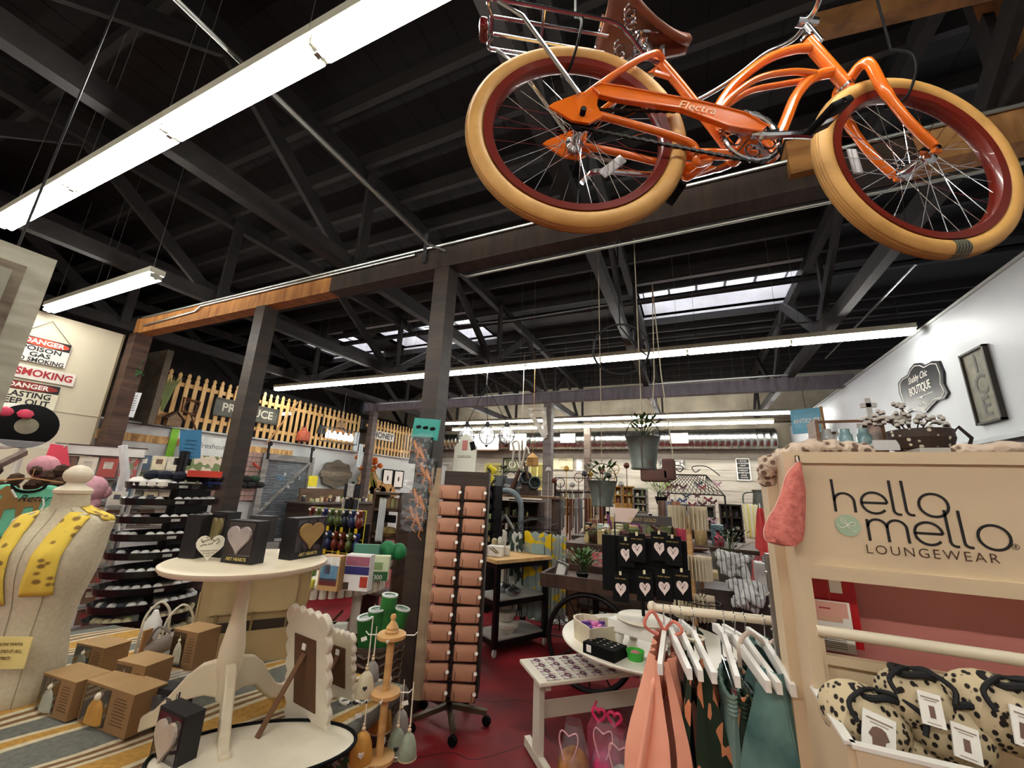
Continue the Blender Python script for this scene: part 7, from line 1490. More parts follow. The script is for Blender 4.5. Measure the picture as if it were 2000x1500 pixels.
# ================================================================ BACK OF THE SHOP
# goggle rack with yellow grid
gy = 4.9; a, b = P(610, 990, y=gy), P(705, 1085, y=gy); t = thing('eyewear_rack', 'yellow wire rack of patterned sunglasses cases in two rows', 'rack', ((a.x + b.x) / 2, gy, 0)); w_ = b.x - a.x; q = MB()
for k in range(5): q.tube([(a.x + w_ * k / 4, gy, .5), (a.x + w_ * k / 4, gy, a.z)], .008, 5)
for k in range(4): z = a.z - (a.z - b.z) * k / 3; q.tube([(a.x, gy, z), (b.x, gy, z)], .008, 5)
q.build('grid', mat('#d8c23a', .5), t); MB().box(((a.x + b.x) / 2, gy + .12, .5), (w_, .2, 1.0)).build('base', BLACK, t)
for r_ in range(2):
    for k in range(8):
        p = Vector((a.x + w_ * (k + .5) / 8, gy - .05, a.z - .13 - .33 * r_)); cn = ['#7a3326', '#6a7a3c', '#25356e', '#55703a', '#6d7d3f', '#23303a', '#2c3d6a', '#8a3a24'][(k + r_ * 3) % 8]; t2 = thing('eyewear', 'patterned can cooler in the %s row of the yellow rack, %s from the left' % (ORD[r_], ORD[k]), 'cooler', p - Z * .1, group='coolers on the yellow rack'); MB().lathe([(.03, -.12), (.052, -.08), (.052, -.01), (.03, .03), (.045, .06), (.045, .12), (.02, .14)], p, 12).build('body', mat(cn, .4, amt=.5, scale=18), t2, smooth=True); MB().box(p + Vector((.0, -.05, .1)), (.05, .006, .03), rot=Matrix.Rotation(.4, 3, 'Y')).build('tag', PAPER, t2)
        if k % 2 == 1: MB().box(p + Vector((-.03, -.01, -.16)), (.05, .01, .07)).build('yellow_strap', mat('#e0bf1c', .5), t2)
sp = P(682, 1000, d=7.2); t = thing('sock_spinner', 'black spinner of dark socks beside the brown plaque', 'rack', (sp.x, sp.y, 0)); MB().tube([(sp.x, sp.y, 0), (sp.x, sp.y, 1.62)], .03, 8).lathe([(.25, 0), (.25, .03), (.03, .05)], (sp.x, sp.y, 0), 18).build('pole', BLKM, t)
for r_ in range(4):
    for k in range(6): a_ = k * PI / 3; o = MB().box((sp.x + .12 * math.cos(a_), sp.y + .12 * math.sin(a_), 1.46 - .27 * r_), (.11, .03, .24), rz=a_ + PI / 2, bev=.01).build('sock_pair', mat(['#121214', '#2a2a30', '#c9c6c0'][(k + r_) % 3], .85, amt=.3, scale=30)); tag(o, '%s pair of socks in row %s of the black spinner' % (ORD[k], ORD[r_]), 'socks', 'socks on the black spinner')
# partition beyond: hex shelves, bee prints, autumn flowers, shelves
PX2 = XF + .03
for k, (px, py) in enumerate(((757, 934), (778, 936))):
    c = P(px, py, x=PX2); t = thing('bee_print', 'small black framed bee print, %s of the pair under the HONEY sign' % ('left' if k == 0 else 'right'), 'picture', c - Z * .2); q = MB()
    for s in (-1, 1): q.box(c + Vector((0, s * .22, 0)), (.03, .03, .54)).box(c + Vector((0, 0, s * .26)), (.03, .46, .03))
    q.build('frame', BLACK, t); MB().box(c, (.01, .44, .52)).build('paper', PAPER, t); MB().ball(c + X * .01, .06, 8, (.2, .6, 1.4)).build('bee', INKK, t)
for k, (px, py, s_) in enumerate(((718, 940, .3), (716, 958, .3), (735, 965, .32), (755, 972, .34), (730, 985, .3))):
    c = P(px, py, x=PX2 + .12); t = MB(); pts = [Vector((c.x, c.y + s_ * math.cos(a_ * PI / 3), c.z + s_ * math.sin(a_ * PI / 3))) for a_ in range(6)]
    for j in range(6): t.bar(pts[j], pts[(j + 1) % 6], .22, .025, up=X)
    tag(t.build('hexagon_shelf', wood('#b98d55', '#8f673a')), 'wooden hexagon shelf, %s of the honeycomb cluster' % ORD[k], 'shelf', 'honeycomb shelves')
    tag(MB().lathe([(.09, -.2), (.1, -.05), (.06, .05), (.06, .1)], c, 12).build('honey_jar', mat(['#e0c24a', '#ddd8c8', '#e9e6dc', '#3a3a3c', '#d8d2c0'][k], .4), smooth=True), '%s jar standing in the %s hexagon shelf' % (['golden', 'cream', 'white', 'dark', 'pale'][k], ORD[k]), 'jar')
c = P(722, 905, x=PX2 + .2); t = thing('autumn_flowers', 'bunch of orange autumn flowers on top of the hexagon shelves', 'flowers', c - Z * .2); q = MB(); rr = random.Random(3)
for k in range(16): q.ball(c + Vector((rr.uniform(-.1, .1), rr.uniform(-.5, .5), rr.uniform(-.2, .18))), .07, 7)
q.build('blooms', mat('#d9701f', .7, amt=.3), t); q = MB()
for k in range(7): q.tube([c, c + Vector((.05, rr.uniform(-.4, .5), -rr.uniform(.1, .7)))], .015, 4)
q.build('trailing_stems', mat('#8a8a3c', .7), t)
t = thing('open_cabinet', 'dark brown open shelf unit with brown bottles right of the eyewear rack', 'cabinet', P(768, 1000, d=5.2)); cx_ = P(768, 1000, d=5.2); DKW = wood('#4a3527', '#2c1f16')
q = MB()
for z in (.3, .62, .95, 1.28, 1.48): q.box((cx_.x, cx_.y, z), (.42, .3, .03))
for s in (-.21, .21): q.box((cx_.x + s, cx_.y, .75), (.03, .3, 1.5))
q.build('carcass', DKW, t)
for k in range(6): p = Vector((cx_.x - .16 + .065 * k, cx_.y - .05, 1.295)); o = MB().box(p + Z * .07, (.05, .05, .13)).build('brown_packet', mat(['#8c8a5c', '#7c6a4a', '#8a6a48'][k % 3], .6, amt=.2)); tag(o, 'brown green packet on the upper cabinet shelf, %s from the left' % ORD[k], 'packet', 'packets on the cabinet shelf')
p = Vector((cx_.x, cx_.y - .05, .965)); tag(MB().lathe([(.12, 0), (.17, .05), (.16, .06), (.1, .02)], p, 20).ball(p + Z * .06, .1, 10, (1.2, 1, .5)).build('snack_bowl', mat('#b59a5c', .8, amt=.4, scale=30)), 'bowl heaped with dried tan pieces in the dark cabinet', 'bowl'); tag(MB().box((cx_.x, cx_.y - .16, 1.18), (.36, .02, .09)).build('black_label', BLACK), 'black shelf sign above the heaped bowl', 'sign')
for k in range(3): tag(MB().lathe([(.04, 0), (.042, .06), (.02, .08)], (cx_.x - .1 + .09 * (k % 2), cx_.y - .08, .635 + .0 * k + (.0 if k < 2 else .085)), 14).build('red_label_jar', mat('#a54a42', .5)), 'jar with a red label on the low cabinet shelf, %s' % ['left', 'right', 'upper one'][k], 'jar')
tag(drape('white_towels', '', P(742, 1035, d=4.9).x, P(742, 1035, d=4.9).y, 1.42, .1, .5, .2, mat('#c9cccc', .8), 3), 'long grey white cloth hanging at the left side of the dark cabinet', 'textile')
# duct cards and globe lamps
for k, (px, py) in enumerate(((911, 850), (951, 850), (989, 850))):
    c = P(px, py, d=7.0); t = thing('globe_pendant', 'clear glass globe lamp in a black cage, %s of the three hanging together' % ['left', 'middle', 'right'][k], 'lamp', c - Z * .2, group='globe pendants'); q = MB()
    for j in range(3): a_ = j * PI / 3; q.tube([c + Vector((.155 * math.sin(s) * math.cos(a_), .155 * math.sin(s) * math.sin(a_), -.155 * math.cos(s))) for s in [i * PI / 8 * .9 for i in range(-8, 9)]], .006, 5)
    q.tube([c + Vector((.158 * math.cos(i * PI / 12), .158 * math.sin(i * PI / 12), -.03)) for i in range(24)], .006, 5, closed=True); q.lathe([(.03, .15), (.05, .17), (.03, .24)], c, 10).lathe([(.03, -.17), (.02, -.2), (0, -.21)], c, 8); q.tube([c + Z * .22, P(951, 752, d=7.0)], .006, 5); q.build('cage', IRON, t)
    MB().ball(c, .15, 16).build('glass', mat('#ffffff', .05, amt=0, alpha=.25), t, smooth=True); MB().lathe([(.03, .1), (.06, .03), (.055, -.03), (0, -.06)], c, 12).build('bulb', mat('#ffffff', .3, emit=1.6, amt=0), t, smooth=True)
c = P(951, 752, d=7.0); tag(MB().tube([c, (c.x, c.y, 3.86)], .012, 6).build('lamp_chain', IRON), 'dark chain from the roof to the three globe lamps', 'chain')
for k, (px, w_) in enumerate(((945, .9), (1012, .45))): c = P(px, 863, y=12.6); t = thing('white_banner', ['wide', 'narrow'][k] + ' bright white board hanging before the silver duct', 'board', c - Z * .3); MB().box(c, (w_ * 1.3, .02, .55)).build('board', mat('#f4f4ec', .5), t); MB().tube([c + Z * .27, (c.x, c.y, 5.25)], .004, 4).build('wire', EMT, t); MB().box(c - Z * .29, (w_ * 1.3, .05, .04)).build('lower_edge', wood('#7a5b40', '#553d2a'), t)
for s, px in ((1, 1050), (-1, 1063)):
    a, b = P(1066, 856 if s > 0 else 850, y=8.65), P(px - 18 if s > 0 else px, 800, y=8.65); 
    tag(MB().bar(a, b, .05, .10).bar(b, Vector((-2.98, 8.65, b.z)), .05, .06).build('corner_bracket', wood('#d9d4c8', '#8c8576', st=(2, 2, 2)),), '%s chippy white corner bracket fixed at the top of the slim grey post' % ('left' if s > 0 else 'right'), 'bracket')
# far wall signs, shutters, boards
YW = YB - .02
def bsign(name, lab, p0, p1, m, s=None, size=.2, tm=INKK, fm=None, y=YW, **k):
    a, b = P(*p0, y=y), P(*p1, y=y); c = (a + b) / 2; w, h = abs(b.x - a.x), abs(a.z - b.z); t = thing(name, lab, 'sign', c - Z * h / 2); MB().box(c, (w, .03, h)).build('board', m, t)
    if fm: q = MB(); [q.box(c + Vector((e * w / 2, -.012, 0)), (.03, .02, h)) for e in (-1, 1)]; [q.box(c + Vector((0, -.012, e * h / 2)), (w, .02, .03)) for e in (-1, 1)]; q.build('frame', fm, t)
    if s:
        for i, ln in enumerate(s): text(ln, size if i else size * 1.25, c + Vector((0, -.022, h * (.40 - .8 * (i + .1) / max(1, len(s) - .8)) if len(s) > 1 else 0)), X, Z, tm, t, **k)
    return t
bsign('herb_sign', 'tall black sign listing HERBS in white letters on the far plank wall', (1437, 896), (1467, 938), mat('#1a1a1a', .5), ('HERBS', 'LAVENDER', 'MINT', 'OREGANO', 'PARSLEY', 'ROSEMARY', 'SAGE', 'THYME'), .060, PAPER, PAPER)
bsign('porch_sign', 'white plaque reading PORCH partly behind the hanging basket', (1288, 897), (1338, 914), mat('#e3e0d4', .5), ('PORCH',), .17, INKK, mat('#8a8a80', .5))
t = bsign('love_sign', 'framed dark sign with pale letters above the grey buckets', (984, 895), (1030, 922), mat('#6f7256', .6, amt=.3), ('LOVE',), .30, mat('#e8e6c4', .5), BLACK)
bsign('long_sign', 'wide pale hanger board on the far wall right of the slim post', (1080, 893), (1120, 918), mat('#d6cfae', .6), ('SMELL', 'NO'), .10, mat('#7c7658', .6), mat('#8a7f62', .6))
bsign('paper_poster', 'white paper poster pinned near the farthest post', (1126, 897), (1137, 920), mat('#e6e8e6', .6), None)
for k, px in enumerate((962, 1050)):
    a = P(px - 13, 906, y=YW - .03); b = P(px + 13, 955, y=YW - .03); t = thing('shutter', 'pale yellow louvred shutter on the far wall, %s one' % ('left' if k == 0 else 'right'), 'shutter', ((a.x + b.x) / 2, YW, b.z)); w = b.x - a.x; q = MB()
    for x_ in (a.x, (a.x + b.x) / 2, b.x): q.box((x_, YW - .04, (a.z + b.z) / 2), (.06, .04, a.z - b.z))
    for z_ in (a.z, b.z): q.box(((a.x + b.x) / 2, YW - .04, z_), (w, .04, .07))
    q.build('frame', mat('#cfc47a', .6, amt=.15), t); q = MB(); z_ = b.z + .05
    while z_ < a.z - .04: q.box(((a.x + b.x) / 2, YW - .035, z_), (w, .03, .028), rot=Matrix.Rotation(.5, 3, 'X')); z_ += .045
    q.build('louvres', mat('#bdb166', .6, amt=.2), t)
# honeycomb bookcase of yellow goods (behind buckets)
def bookcase(lab, px0, px1, py0, py1, y, m, cols, rows, fill, seed, name='shelf_unit', dep=.3, base=True, kinds=('box', 'jar', 'bottle')):
    a, b = P(px0, py0, y=y), P(px1, py1, y=y); w, h = b.x - a.x, a.z - b.z; t = thing(name, lab, 'shelves', ((a.x + b.x) / 2, y, max(0, b.z) if not base else 0)); q = MB()
    for i in range(cols + 1): q.box((a.x + w * i / cols, y, (a.z + b.z) / 2), (.03, dep, h))
    for j in range(rows + 1): q.box(((a.x + b.x) / 2, y, b.z + h * j / rows), (w + .03, dep, .03))
    q.box(((a.x + b.x) / 2, y + dep / 2, (a.z + b.z) / 2), (w, .01, h)); q.build('carcass', m, t)
    if base and b.z > .1: MB().box(((a.x + b.x) / 2, y, b.z / 2 - .01), (w * .9, dep * .9, b.z - .02)).build('base', m, t)
    for j in range(rows): clutter(fill, a.x + .03, b.x - .03, y - dep * .4, y + dep * .1, b.z + h * j / rows + .016, 'goods', '%s shelf up, %s' % (ORD[j], lab.split(',')[0]), seed + j, smin=.08, smax=.2, kinds=kinds)
    return t
bookcase('golden cubby shelf, behind the smaller bucket', 1200, 1238, 950, 985, 10.5, wood('#c9973f', '#9c6f2c'), 2, 2, 5, 31)
bookcase('grey open rack, right of the golden shelf', 1238, 1265, 955, 1000, 10.3, wood('#8a867a', '#5f5c52'), 1, 3, 3, 37)
bookcase('dark pack shelf, in front of the far wall', 1405, 1455, 985, 1085, 11.0, wood('#3e3128', '#241b15'), 2, 4, 7, 41, dep=.4)
bookcase('green topped hutch, at the far right corner', 1480, 1550, 1015, 1105, 9.8, wood('#3a2417', '#22150d'), 2, 3, 6, 47, dep=.4)
a, b = P(1472, 1013, y=9.7), P(1560, 1013, y=9.7); tag(MB().box((a + b) / 2 + Z * .03, (b.x - a.x, .6, .07)).build('green_counter_top', mat('#2f7a55', .5)), 'green painted slab on top of the dark hutch', 'slab')
c = P(1483, 968, y=9.7); cz = (a.z + .065); c.z = cz; t = thing('watering_can', 'grey metal pitcher with a handle on the green slab', 'pitcher', c); MB().lathe([(.15, 0), (.16, .02), (.11, .42), (.13, .5)], c, 18).build('body', GALV, t, smooth=True); MB().tube(smoothpath([c + Vector((-.12, 0, .45)), c + Vector((-.28, 0, .4)), c + Vector((-.28, 0, .15)), c + Vector((-.15, 0, .08))], 5), .015, 6).build('handle', GALV, t)
c = P(1502, 1000, y=9.7); c.z = cz; t = thing('pear_print', 'small white framed print leaning beside the pitcher', 'picture', c); MB().box(c + Z * .2, (.3, .03, .4)).build('frame', mat('#9fb4b4', .5), t); MB().box(c + Vector((0, -.02, .2)), (.22, .01, .3)).ball(c + Vector((0, -.025, .2)), .05, 8, (1, .2, 1.3)).build('picture', PAPER, t)
for k, (px, col_, lab) in enumerate(((1460, '#e6e08a', 'left'), (1470, '#e9e4a4', 'right'))):
    p = P(px, 985, y=9.2); o = drape('yellow_towel', '', p.x, p.y, p.z, .16, .62, 0, mat(col_, .8, kind='stripes', col2='#f2f0da', scale=4), k); tag(o, '%s pale yellow tea towel hanging by the red apron' % lab, 'towel')
p = P(1484, 992, y=8.6); t = thing('red_apron', 'coral red apron hanging from a hook at the far right', 'apron', p - Z * 1.1); rows = []
for i in range(16):
    v = i / 15; w = .04 + .30 * v ** .8; rows.append([p + Vector(((j / 12 - .4) * w * 1.6 + .05 * v, .03 * math.sin(j * 1.2 + v * 2), -.95 * v)) for j in range(13)])
o = MB().sheet(rows).build('cloth', mat('#cf4a48', .85, col2='#b03a3c'), t, smooth=True); md = o.modifiers.new('s', 'SOLIDIFY'); md.thickness = .01; MB().tube([p, p + Z * .08], .01, 6).build('strap', PAPER, t)
p = P(1484, 985, y=8.6); tag(MB().tube([(p.x, p.y + .05, 0), (p.x, p.y + .05, p.z + .02), (p.x, p.y, p.z + .02)], .014, 6).build('coat_stand', IRON), 'thin dark pole holding the coral red apron', 'stand')
bsign('welcome_sign', 'worn oval white sign reading WELCOME low at the far right', (1488, 1085), (1535, 1103), mat('#c9ccca', .6, amt=.2), ('WELCOME',), .10, mat('#55585a', .6), y=7.6)
a = P(1512, 1103, y=7.7); tag(MB().box((a.x, 7.85, a.z / 2), (.5, .3, a.z)).build('white_crate', mat('#d4d4d0', .6)), 'white low box carrying the WELCOME sign', 'crate')
# iron trellis with butterflies
ta_ = P(1280, 940, y=7.5); tb_ = P(1420, 968, y=7.5); t = thing('iron_trellis', 'large black lattice trellis roof with scrolls and butterflies', 'trellis', ((ta_.x + tb_.x) / 2, 7.5, 0)); q = MB(); z0, z1 = P(1350, 965, y=7.5).z, P(1350, 926, y=7.5).z
x0, x1 = P(1285, 965, y=7.5).x, P(1415, 965, y=7.5).x; T0, T1 = P(1308, 926, y=7.5).x, P(1380, 926, y=7.5).x
q.tube([(x0, 7.5, z0), (T0, 7.8, z1), (T1, 7.8, z1), (x1, 7.5, z0)], .012, 6, closed=True)
for k in range(15):
    f0 = k / 14
    for s in (-.3, .3):
        f1 = min(1, max(0, f0 + s)); q.tube([(x0 + (x1 - x0) * f0, 7.5, z0), (T0 + (T1 - T0) * f1, 7.8, z1)], .006, 4)
for xx in (x0, x1): q.tube([(xx, 7.5, 0), (xx, 7.5, z0)], .014, 6)
for s in (-1, 1):
    m_ = Vector(((T0 + T1) / 2, 7.8, z1)); q.tube(smoothpath([m_ + Vector((s * .5, 0, 0)), m_ + Vector((s * .3, 0, .15)), m_ + Vector((s * .08, 0, .14)), m_ + Vector((s * .12, 0, .05)), m_ + Vector((s * .2, 0, .10))], 5), .009, 5)
q.build('lattice', IRON, t); rr = random.Random(6)
for k in range(24):
    p = Vector((rr.uniform(x0 + .1, x1), 7.42 - rr.uniform(0, .2), z0 + rr.uniform(-.45, .25))); cc = rr.choice(['#8c3a4a', '#3c5a8c', '#5a2f3a', '#c9a0ac', '#46505a']); q = MB()
    for s in (-1, 1): q.prism([(0, 0), (s * .06, .05), (s * .07, .01), (s * .03, -.01), (s * .05, -.05), (0, -.02)], p, Vector((1, .4 * s, 0)), Z, .004)
    q.tube([p, p - Z * .3 if k % 3 else p - Z * .1], .003, 4); tag(q.build('butterfly_stake', mat(cc, .5, amt=.3)), 'little metal butterfly on the lattice trellis in %s tones' % {'#8c3a4a': 'wine red', '#3c5a8c': 'blue', '#5a2f3a': 'dark plum', '#c9a0ac': 'pale pink', '#46505a': 'grey'}[cc], 'butterfly', 'butterflies on the trellis, ' + cc.strip('#'))
leafy('potted_grass', 'bright lime green grassy plant under the trellis', P(1292, 985, y=7.2), 70, .22, .25, '#a9c46a', BLACK, .1, .12, ll=.16, lw=.08, seed=7)
leafy('potted_plant', 'dark leafy plant low by the stone pot at the far right', P(1425, 1085, y=5.8), 90, .25, .3, '#3c4a34', None, seed=9)
p = P(1432, 1120, y=5.8); tag(MB().lathe([(.14, 0), (.2, .25), (.21, .42), (.18, .42), (.14, .3)], (p.x, p.y, max(0, p.z - .2)), 20).build('stone_planter', mat('#6d6a5c', .8, amt=.3), smooth=True), 'tall grey stone planter near the far aisle', 'planter'); tag(MB().box((p.x, p.y, max(.02, (p.z - .2) / 2)), (.36, .36, max(.02, p.z - .2))).build('plinth', DKW), 'dark plinth under the stone planter', 'plinth')
# tumblers and display table beyond necklace stand
dt = P(1300, 1010, y=6.2); t = thing('display_table', 'dark table in the middle distance with tumblers and figurines', 'table', (dt.x, 6.2, 0)); MB().box((dt.x - .1, 6.3, .98), (2.3, .9, .05)).build('top', DKW, t)
for sx in (-1.1, .9): MB().box((dt.x - .1 + sx, 6.3, .48), (.08, .8, .96)).build('leg', DKW, t)
for k, (px, cn) in enumerate(((1296, 'brown'), (1306, 'grey'), (1319, 'tan'))): p = Vector((P(px, 1000, y=6.1).x, 6.1, 1.01)); tag(MB().lathe([(.05, 0), (.07, .5), (.065, .52), (0, .52)], p, 16).build('tumbler', mat({'brown': '#6b4a3a', 'grey': '#7c8490', 'tan': '#a06a4a'}[cn], .4, amt=.2), smooth=True), 'tall %s striped cylinder on the middle display table' % cn, 'cylinder')
clutter(36, dt.x - 1.15, dt.x + .95, 5.95, 6.7, 1.006, 'goods', 'on the middle display table', 61, smin=.14, smax=.27, cols=SM + ['#c23b55', '#7a2d6a', '#d3e0d0', '#5f7c86'], kinds=('box', 'jar', 'bottle'))
# wind chimes
for k, px in enumerate((1095, 1113, 1130, 1150, 1160, 1170)):
    p = P(px, 960, y=7.3); t = thing('wind_chime', 'wind chime with %s tubes, %s from the left beside the slim post' % ('silver' if k % 2 == 0 else 'copper', ORD[k]), 'wind chime', p - Z * .9, group=None); q = MB()
    for j in range(5): a_ = j * 2 * PI / 5; q.tube([p + Vector((.06 * math.cos(a_), .06 * math.sin(a_), -.12)), p + Vector((.06 * math.cos(a_), .06 * math.sin(a_), -.62 - .05 * j))], .014, 7)
    q.build('tubes', mat('#c9ccd0', .25, 1) if k % 2 == 0 else mat('#8c4f30', .35, .8), t); MB().lathe([(.08, -.03), (.09, 0), (.02, .03)], p, 14).tube([p, p + Z * .12], .004, 5).build('cap', DKW, t)
    tag(t, t['label'], 'wind chime')
a, b = P(1085, 938, y=7.3), P(1180, 938, y=7.3); tag(MB().tube([(a.x, 7.3, 0), (a.x, 7.3, a.z + .05), (b.x, 7.3, a.z + .05), (b.x, 7.3, 0)], .02, 8).build('chime_frame', IRON), 'black frame from which the wind chimes hang', 'frame')
# metal buckets group, arch mirror, shelf under LOVE sign
sh = P(1000, 968, y=6.4); t = thing('bucket_shelf', 'wooden slab shelf on a dark stand carrying grey buckets', 'shelf', (sh.x, 6.4, 0)); MB().box((sh.x + .1, 6.4, sh.z), (1.5, .5, .04)).build('slab', wood('#8a6a45', '#5f472c'), t); [MB().box((sh.x + e, 6.5, sh.z / 2), (.06, .3, sh.z - .05)).build('leg', DKW, t) for e in (-.55, .75)]; bookcase('open gift rack, below the slab shelf', 975, 1055, 978, 1070, 6.75, DKW, 3, 3, 9, 141)
for k, (px, r_, h_, lab) in enumerate(((976, .12, .3, 'tall plain grey bucket, left end of the slab shelf'), (996, .11, .26, 'grey bucket with white writing, second on the slab shelf'), (1014, .10, .22, 'smaller grey bucket with white writing, third on the slab shelf'))):
    p = Vector((P(px, 960, y=6.35).x, 6.35, sh.z + .02)); t = thing('metal_bucket', lab, 'bucket', p); MB().lathe([(r_ * .75, 0), (r_, h_), (r_ * 1.04, h_), (r_ * .9, h_), (r_ * .7, .02)], p, 20).build('pail', mat('#6b7278', .5, .4, amt=.15), t, smooth=True)
    if k: text('Wash', .07, p + Vector((0, -r_ * 1.0, h_ * .55)), X, Z, PAPER, t, shear=.4); MB().tube(arc(p + Z * h_, r_, 0, PI, 10, 'xz', r_), .006, 5).build('handle', IRON, t)
leafy('shelf_greens', 'dark green sprig standing in the tall grey bucket', Vector((P(980, 955, y=6.35).x, 6.35, sh.z + .3)), 50, .12, .16, '#2f4a2c', seed=4); leafy('shelf_greens', 'green leafy bunch at the right end of the slab shelf', Vector((P(1040, 960, y=6.35).x, 6.35, sh.z + .02)), 70, .16, .2, '#5b7a3a', BLACK, .06, .08, seed=5)
for k, (px, py, lab) in enumerate(((1026, 935, 'grey tin lying open end forward above the greens'), (1043, 945, 'second grey tin lying right of the first'))):
    p = P(px, py, y=6.3); tag(MB().lathe([(.10, -.1), (.10, .1), (.085, .1), (.08, -.08)], p, 18, rot=Matrix.Rotation(1.3, 3, 'X') @ Matrix.Rotation(.5, 3, 'Y')).build('grey_tin', mat('#5c6368', .45, .5), smooth=True), lab, 'tin')
    tag(MB().box((p.x, p.y + .05, (sh.z + p.z - .1) / 2 + .01), (.16, .14, max(.02, p.z - .1 - sh.z - .02))).build('tin_block', DKW), 'dark block under the %s grey tin' % ORD[k], 'block')
p = P(992, 910, y=6.2); q = MB(); q.tube([P(1020, 905, y=6.2), P(1000, 955, y=6.2)], [.02, .05], 8).tube([P(1022, 900, y=6.2), P(1032, 935, y=6.2)], [.02, .025], 8).tube([P(1020, 903, y=6.2), P(1020, 860, y=6.2)], .01, 6); tag(q.build('old_tongs', mat('#4f3526', .6, .3)), 'rusty iron tongs hanging above the grey buckets', 'tool')
q = MB(); c0_ = P(1018, 880, y=6.0); q.tube(smoothpath([c0_ + Vector((-.16, 0, -.3)), c0_ + Vector((-.13, 0, 0)), c0_ + Vector((-.16, 0, .12)), c0_ + Vector((-.05, 0, .12)), c0_ + Vector((0, 0, -.3)), c0_ + Vector((.08, 0, .05)), c0_ + Vector((.14, 0, -.05))], 5), .018, 7).tube([c0_, c0_ + Z * (3.86 - c0_.z)], .006, 5); tag(q.build('white_pulley_hook', mat('#cfcabd', .6), smooth=True), 'white iron pulley hook hanging over the buckets', 'hook')
p = P(1040, 898, y=6.0); tag(MB().lathe([(.1, -.1), (.1, .03), (0, .12)], p, 6).tube([p + Z * .1, p + Z * (3.86 - p.z)], .004, 4).build('hanging_birdhouse', wood('#b98a4a', '#8a5f2c')), 'small orange wooden birdhouse hanging beside the white hook', 'birdhouse')
# arch mirror and gothic arch below
p = P(987, 1005, y=5.9); q = MB(); q.tube([p + Vector((-.26, 0, -.5))] + arc(p + Vector((0, 0, .1)), .26, PI, 0, 14) + [p + Vector((.26, 0, -.5))], .045, 8); tag(q.build('arched_frame', mat('#7d8a8e', .6, amt=.3), smooth=True), 'weathered grey blue arched frame leaning below the buckets', 'frame')
q = MB(); b0 = P(985, 1045, y=5.7)
for s in (-1, 1): q.tube(smoothpath([b0 + Vector((s * .22, 0, -.35)), b0 + Vector((s * .19, 0, 0)), b0 + Vector((0, 0, .28))], 6), .022, 7)
q.tube(smoothpath([b0 + Vector((-.1, 0, -.35)), b0 + Vector((-.06, 0, -.1)), b0 + Vector((0, 0, .05))], 5), .015, 6).tube(smoothpath([b0 + Vector((.1, 0, -.35)), b0 + Vector((.06, 0, -.1)), b0 + Vector((0, 0, .05))], 5), .015, 6); tag(q.build('gothic_window_frame', mat('#8f8f8a', .6, amt=.2), smooth=True), 'small pointed gothic window frame in front of the grey arch', 'frame')
a_ = P(985, 1075, y=5.8); tag(MB().box((a_.x + .3, 5.95, a_.z / 2), (1.5, .5, a_.z)).build('display_counter', DKW), 'dark counter under the arched frames', 'counter'); clutter(22, a_.x - .4, a_.x + 1.0, 5.72, 6.0, a_.z + .002, 'goods', 'on the counter of the arched frames', 71, cols=['#d8cfa8', '#b56a3a', '#e6e0d4', '#7c4a3c', '#8aa06a'], smin=.08, smax=.18)
# black spice rack left, yellow flowers
t = bookcase('black jar rack, right of the wallet spinner', 945, 968, 950, 1060, 5.4, BLACK, 2, 5, 3, 81, dep=.25); p = P(957, 950, y=5.4); q = MB()
for k in range(6): q.ball(p + Vector((.05 * math.sin(k * 2), 0, .05 + .045 * k)), .05, 7)
tag(q.build('yellow_blooms', mat('#d8c92c', .7, kind='cells', col2='#3a3a44', scale=8)), 'yellow and dark blooms on the narrow black rack', 'flowers')
bookcase('brown gift shelf, under the pale shutters', 1000, 1060, 975, 1030, 9.5, DKW, 3, 3, 8, 101)
bookcase('white lit display case, between the slim posts', 1085, 1140, 955, 1010, 11.5, mat('#cfcabd', .6), 3, 3, 7, 111)
bookcase('grey plank rack, below the trellis', 1320, 1400, 985, 1060, 8.3, wood('#7a756c', '#55514a'), 3, 3, 8, 121)
clutter(14, -1.25, -.75, 4.85, 5.35, 1.036, 'goods', 'left end of the work table', 131, smin=.08, smax=.16, kinds=('jar', 'bottle', 'box'))
rr = random.Random(77)
for k in range(14):
    p = P(1070 + k * 12, 985, y=5.9 + .12 * (k % 3)); h = rr.uniform(.25, .55); o = MB().tube([(p.x, p.y, 0), (p.x, p.y, p.z + h)], .006, 5); ft = MB()
    if k % 3 == 0: o.lathe([(.0, -.03), (.05, 0), (.03, .05), (0, .06)], (p.x, p.y, p.z + h), 8)
    elif k % 3 == 1: o.ball((p.x, p.y, p.z + h), .045, 8)
    else: o.tube([Vector((p.x, p.y, p.z + h)) + Vector((.07 * math.cos(j * PI / 5), 0, .07 * math.sin(j * PI / 5))) for j in range(10)], .007, 5, closed=True)
    tag(o.build('garden_stake', mat(['#b9b6ae', '#6b3a2c', '#2c2c2e', '#c9a04a'][k % 4], .45, .3, amt=.2)), 'thin metal garden stake with a %s top, %s from the left' % (['flared', 'ball', 'ring'][k % 3], ORD[k]), 'garden stake', 'garden stakes behind the work table')
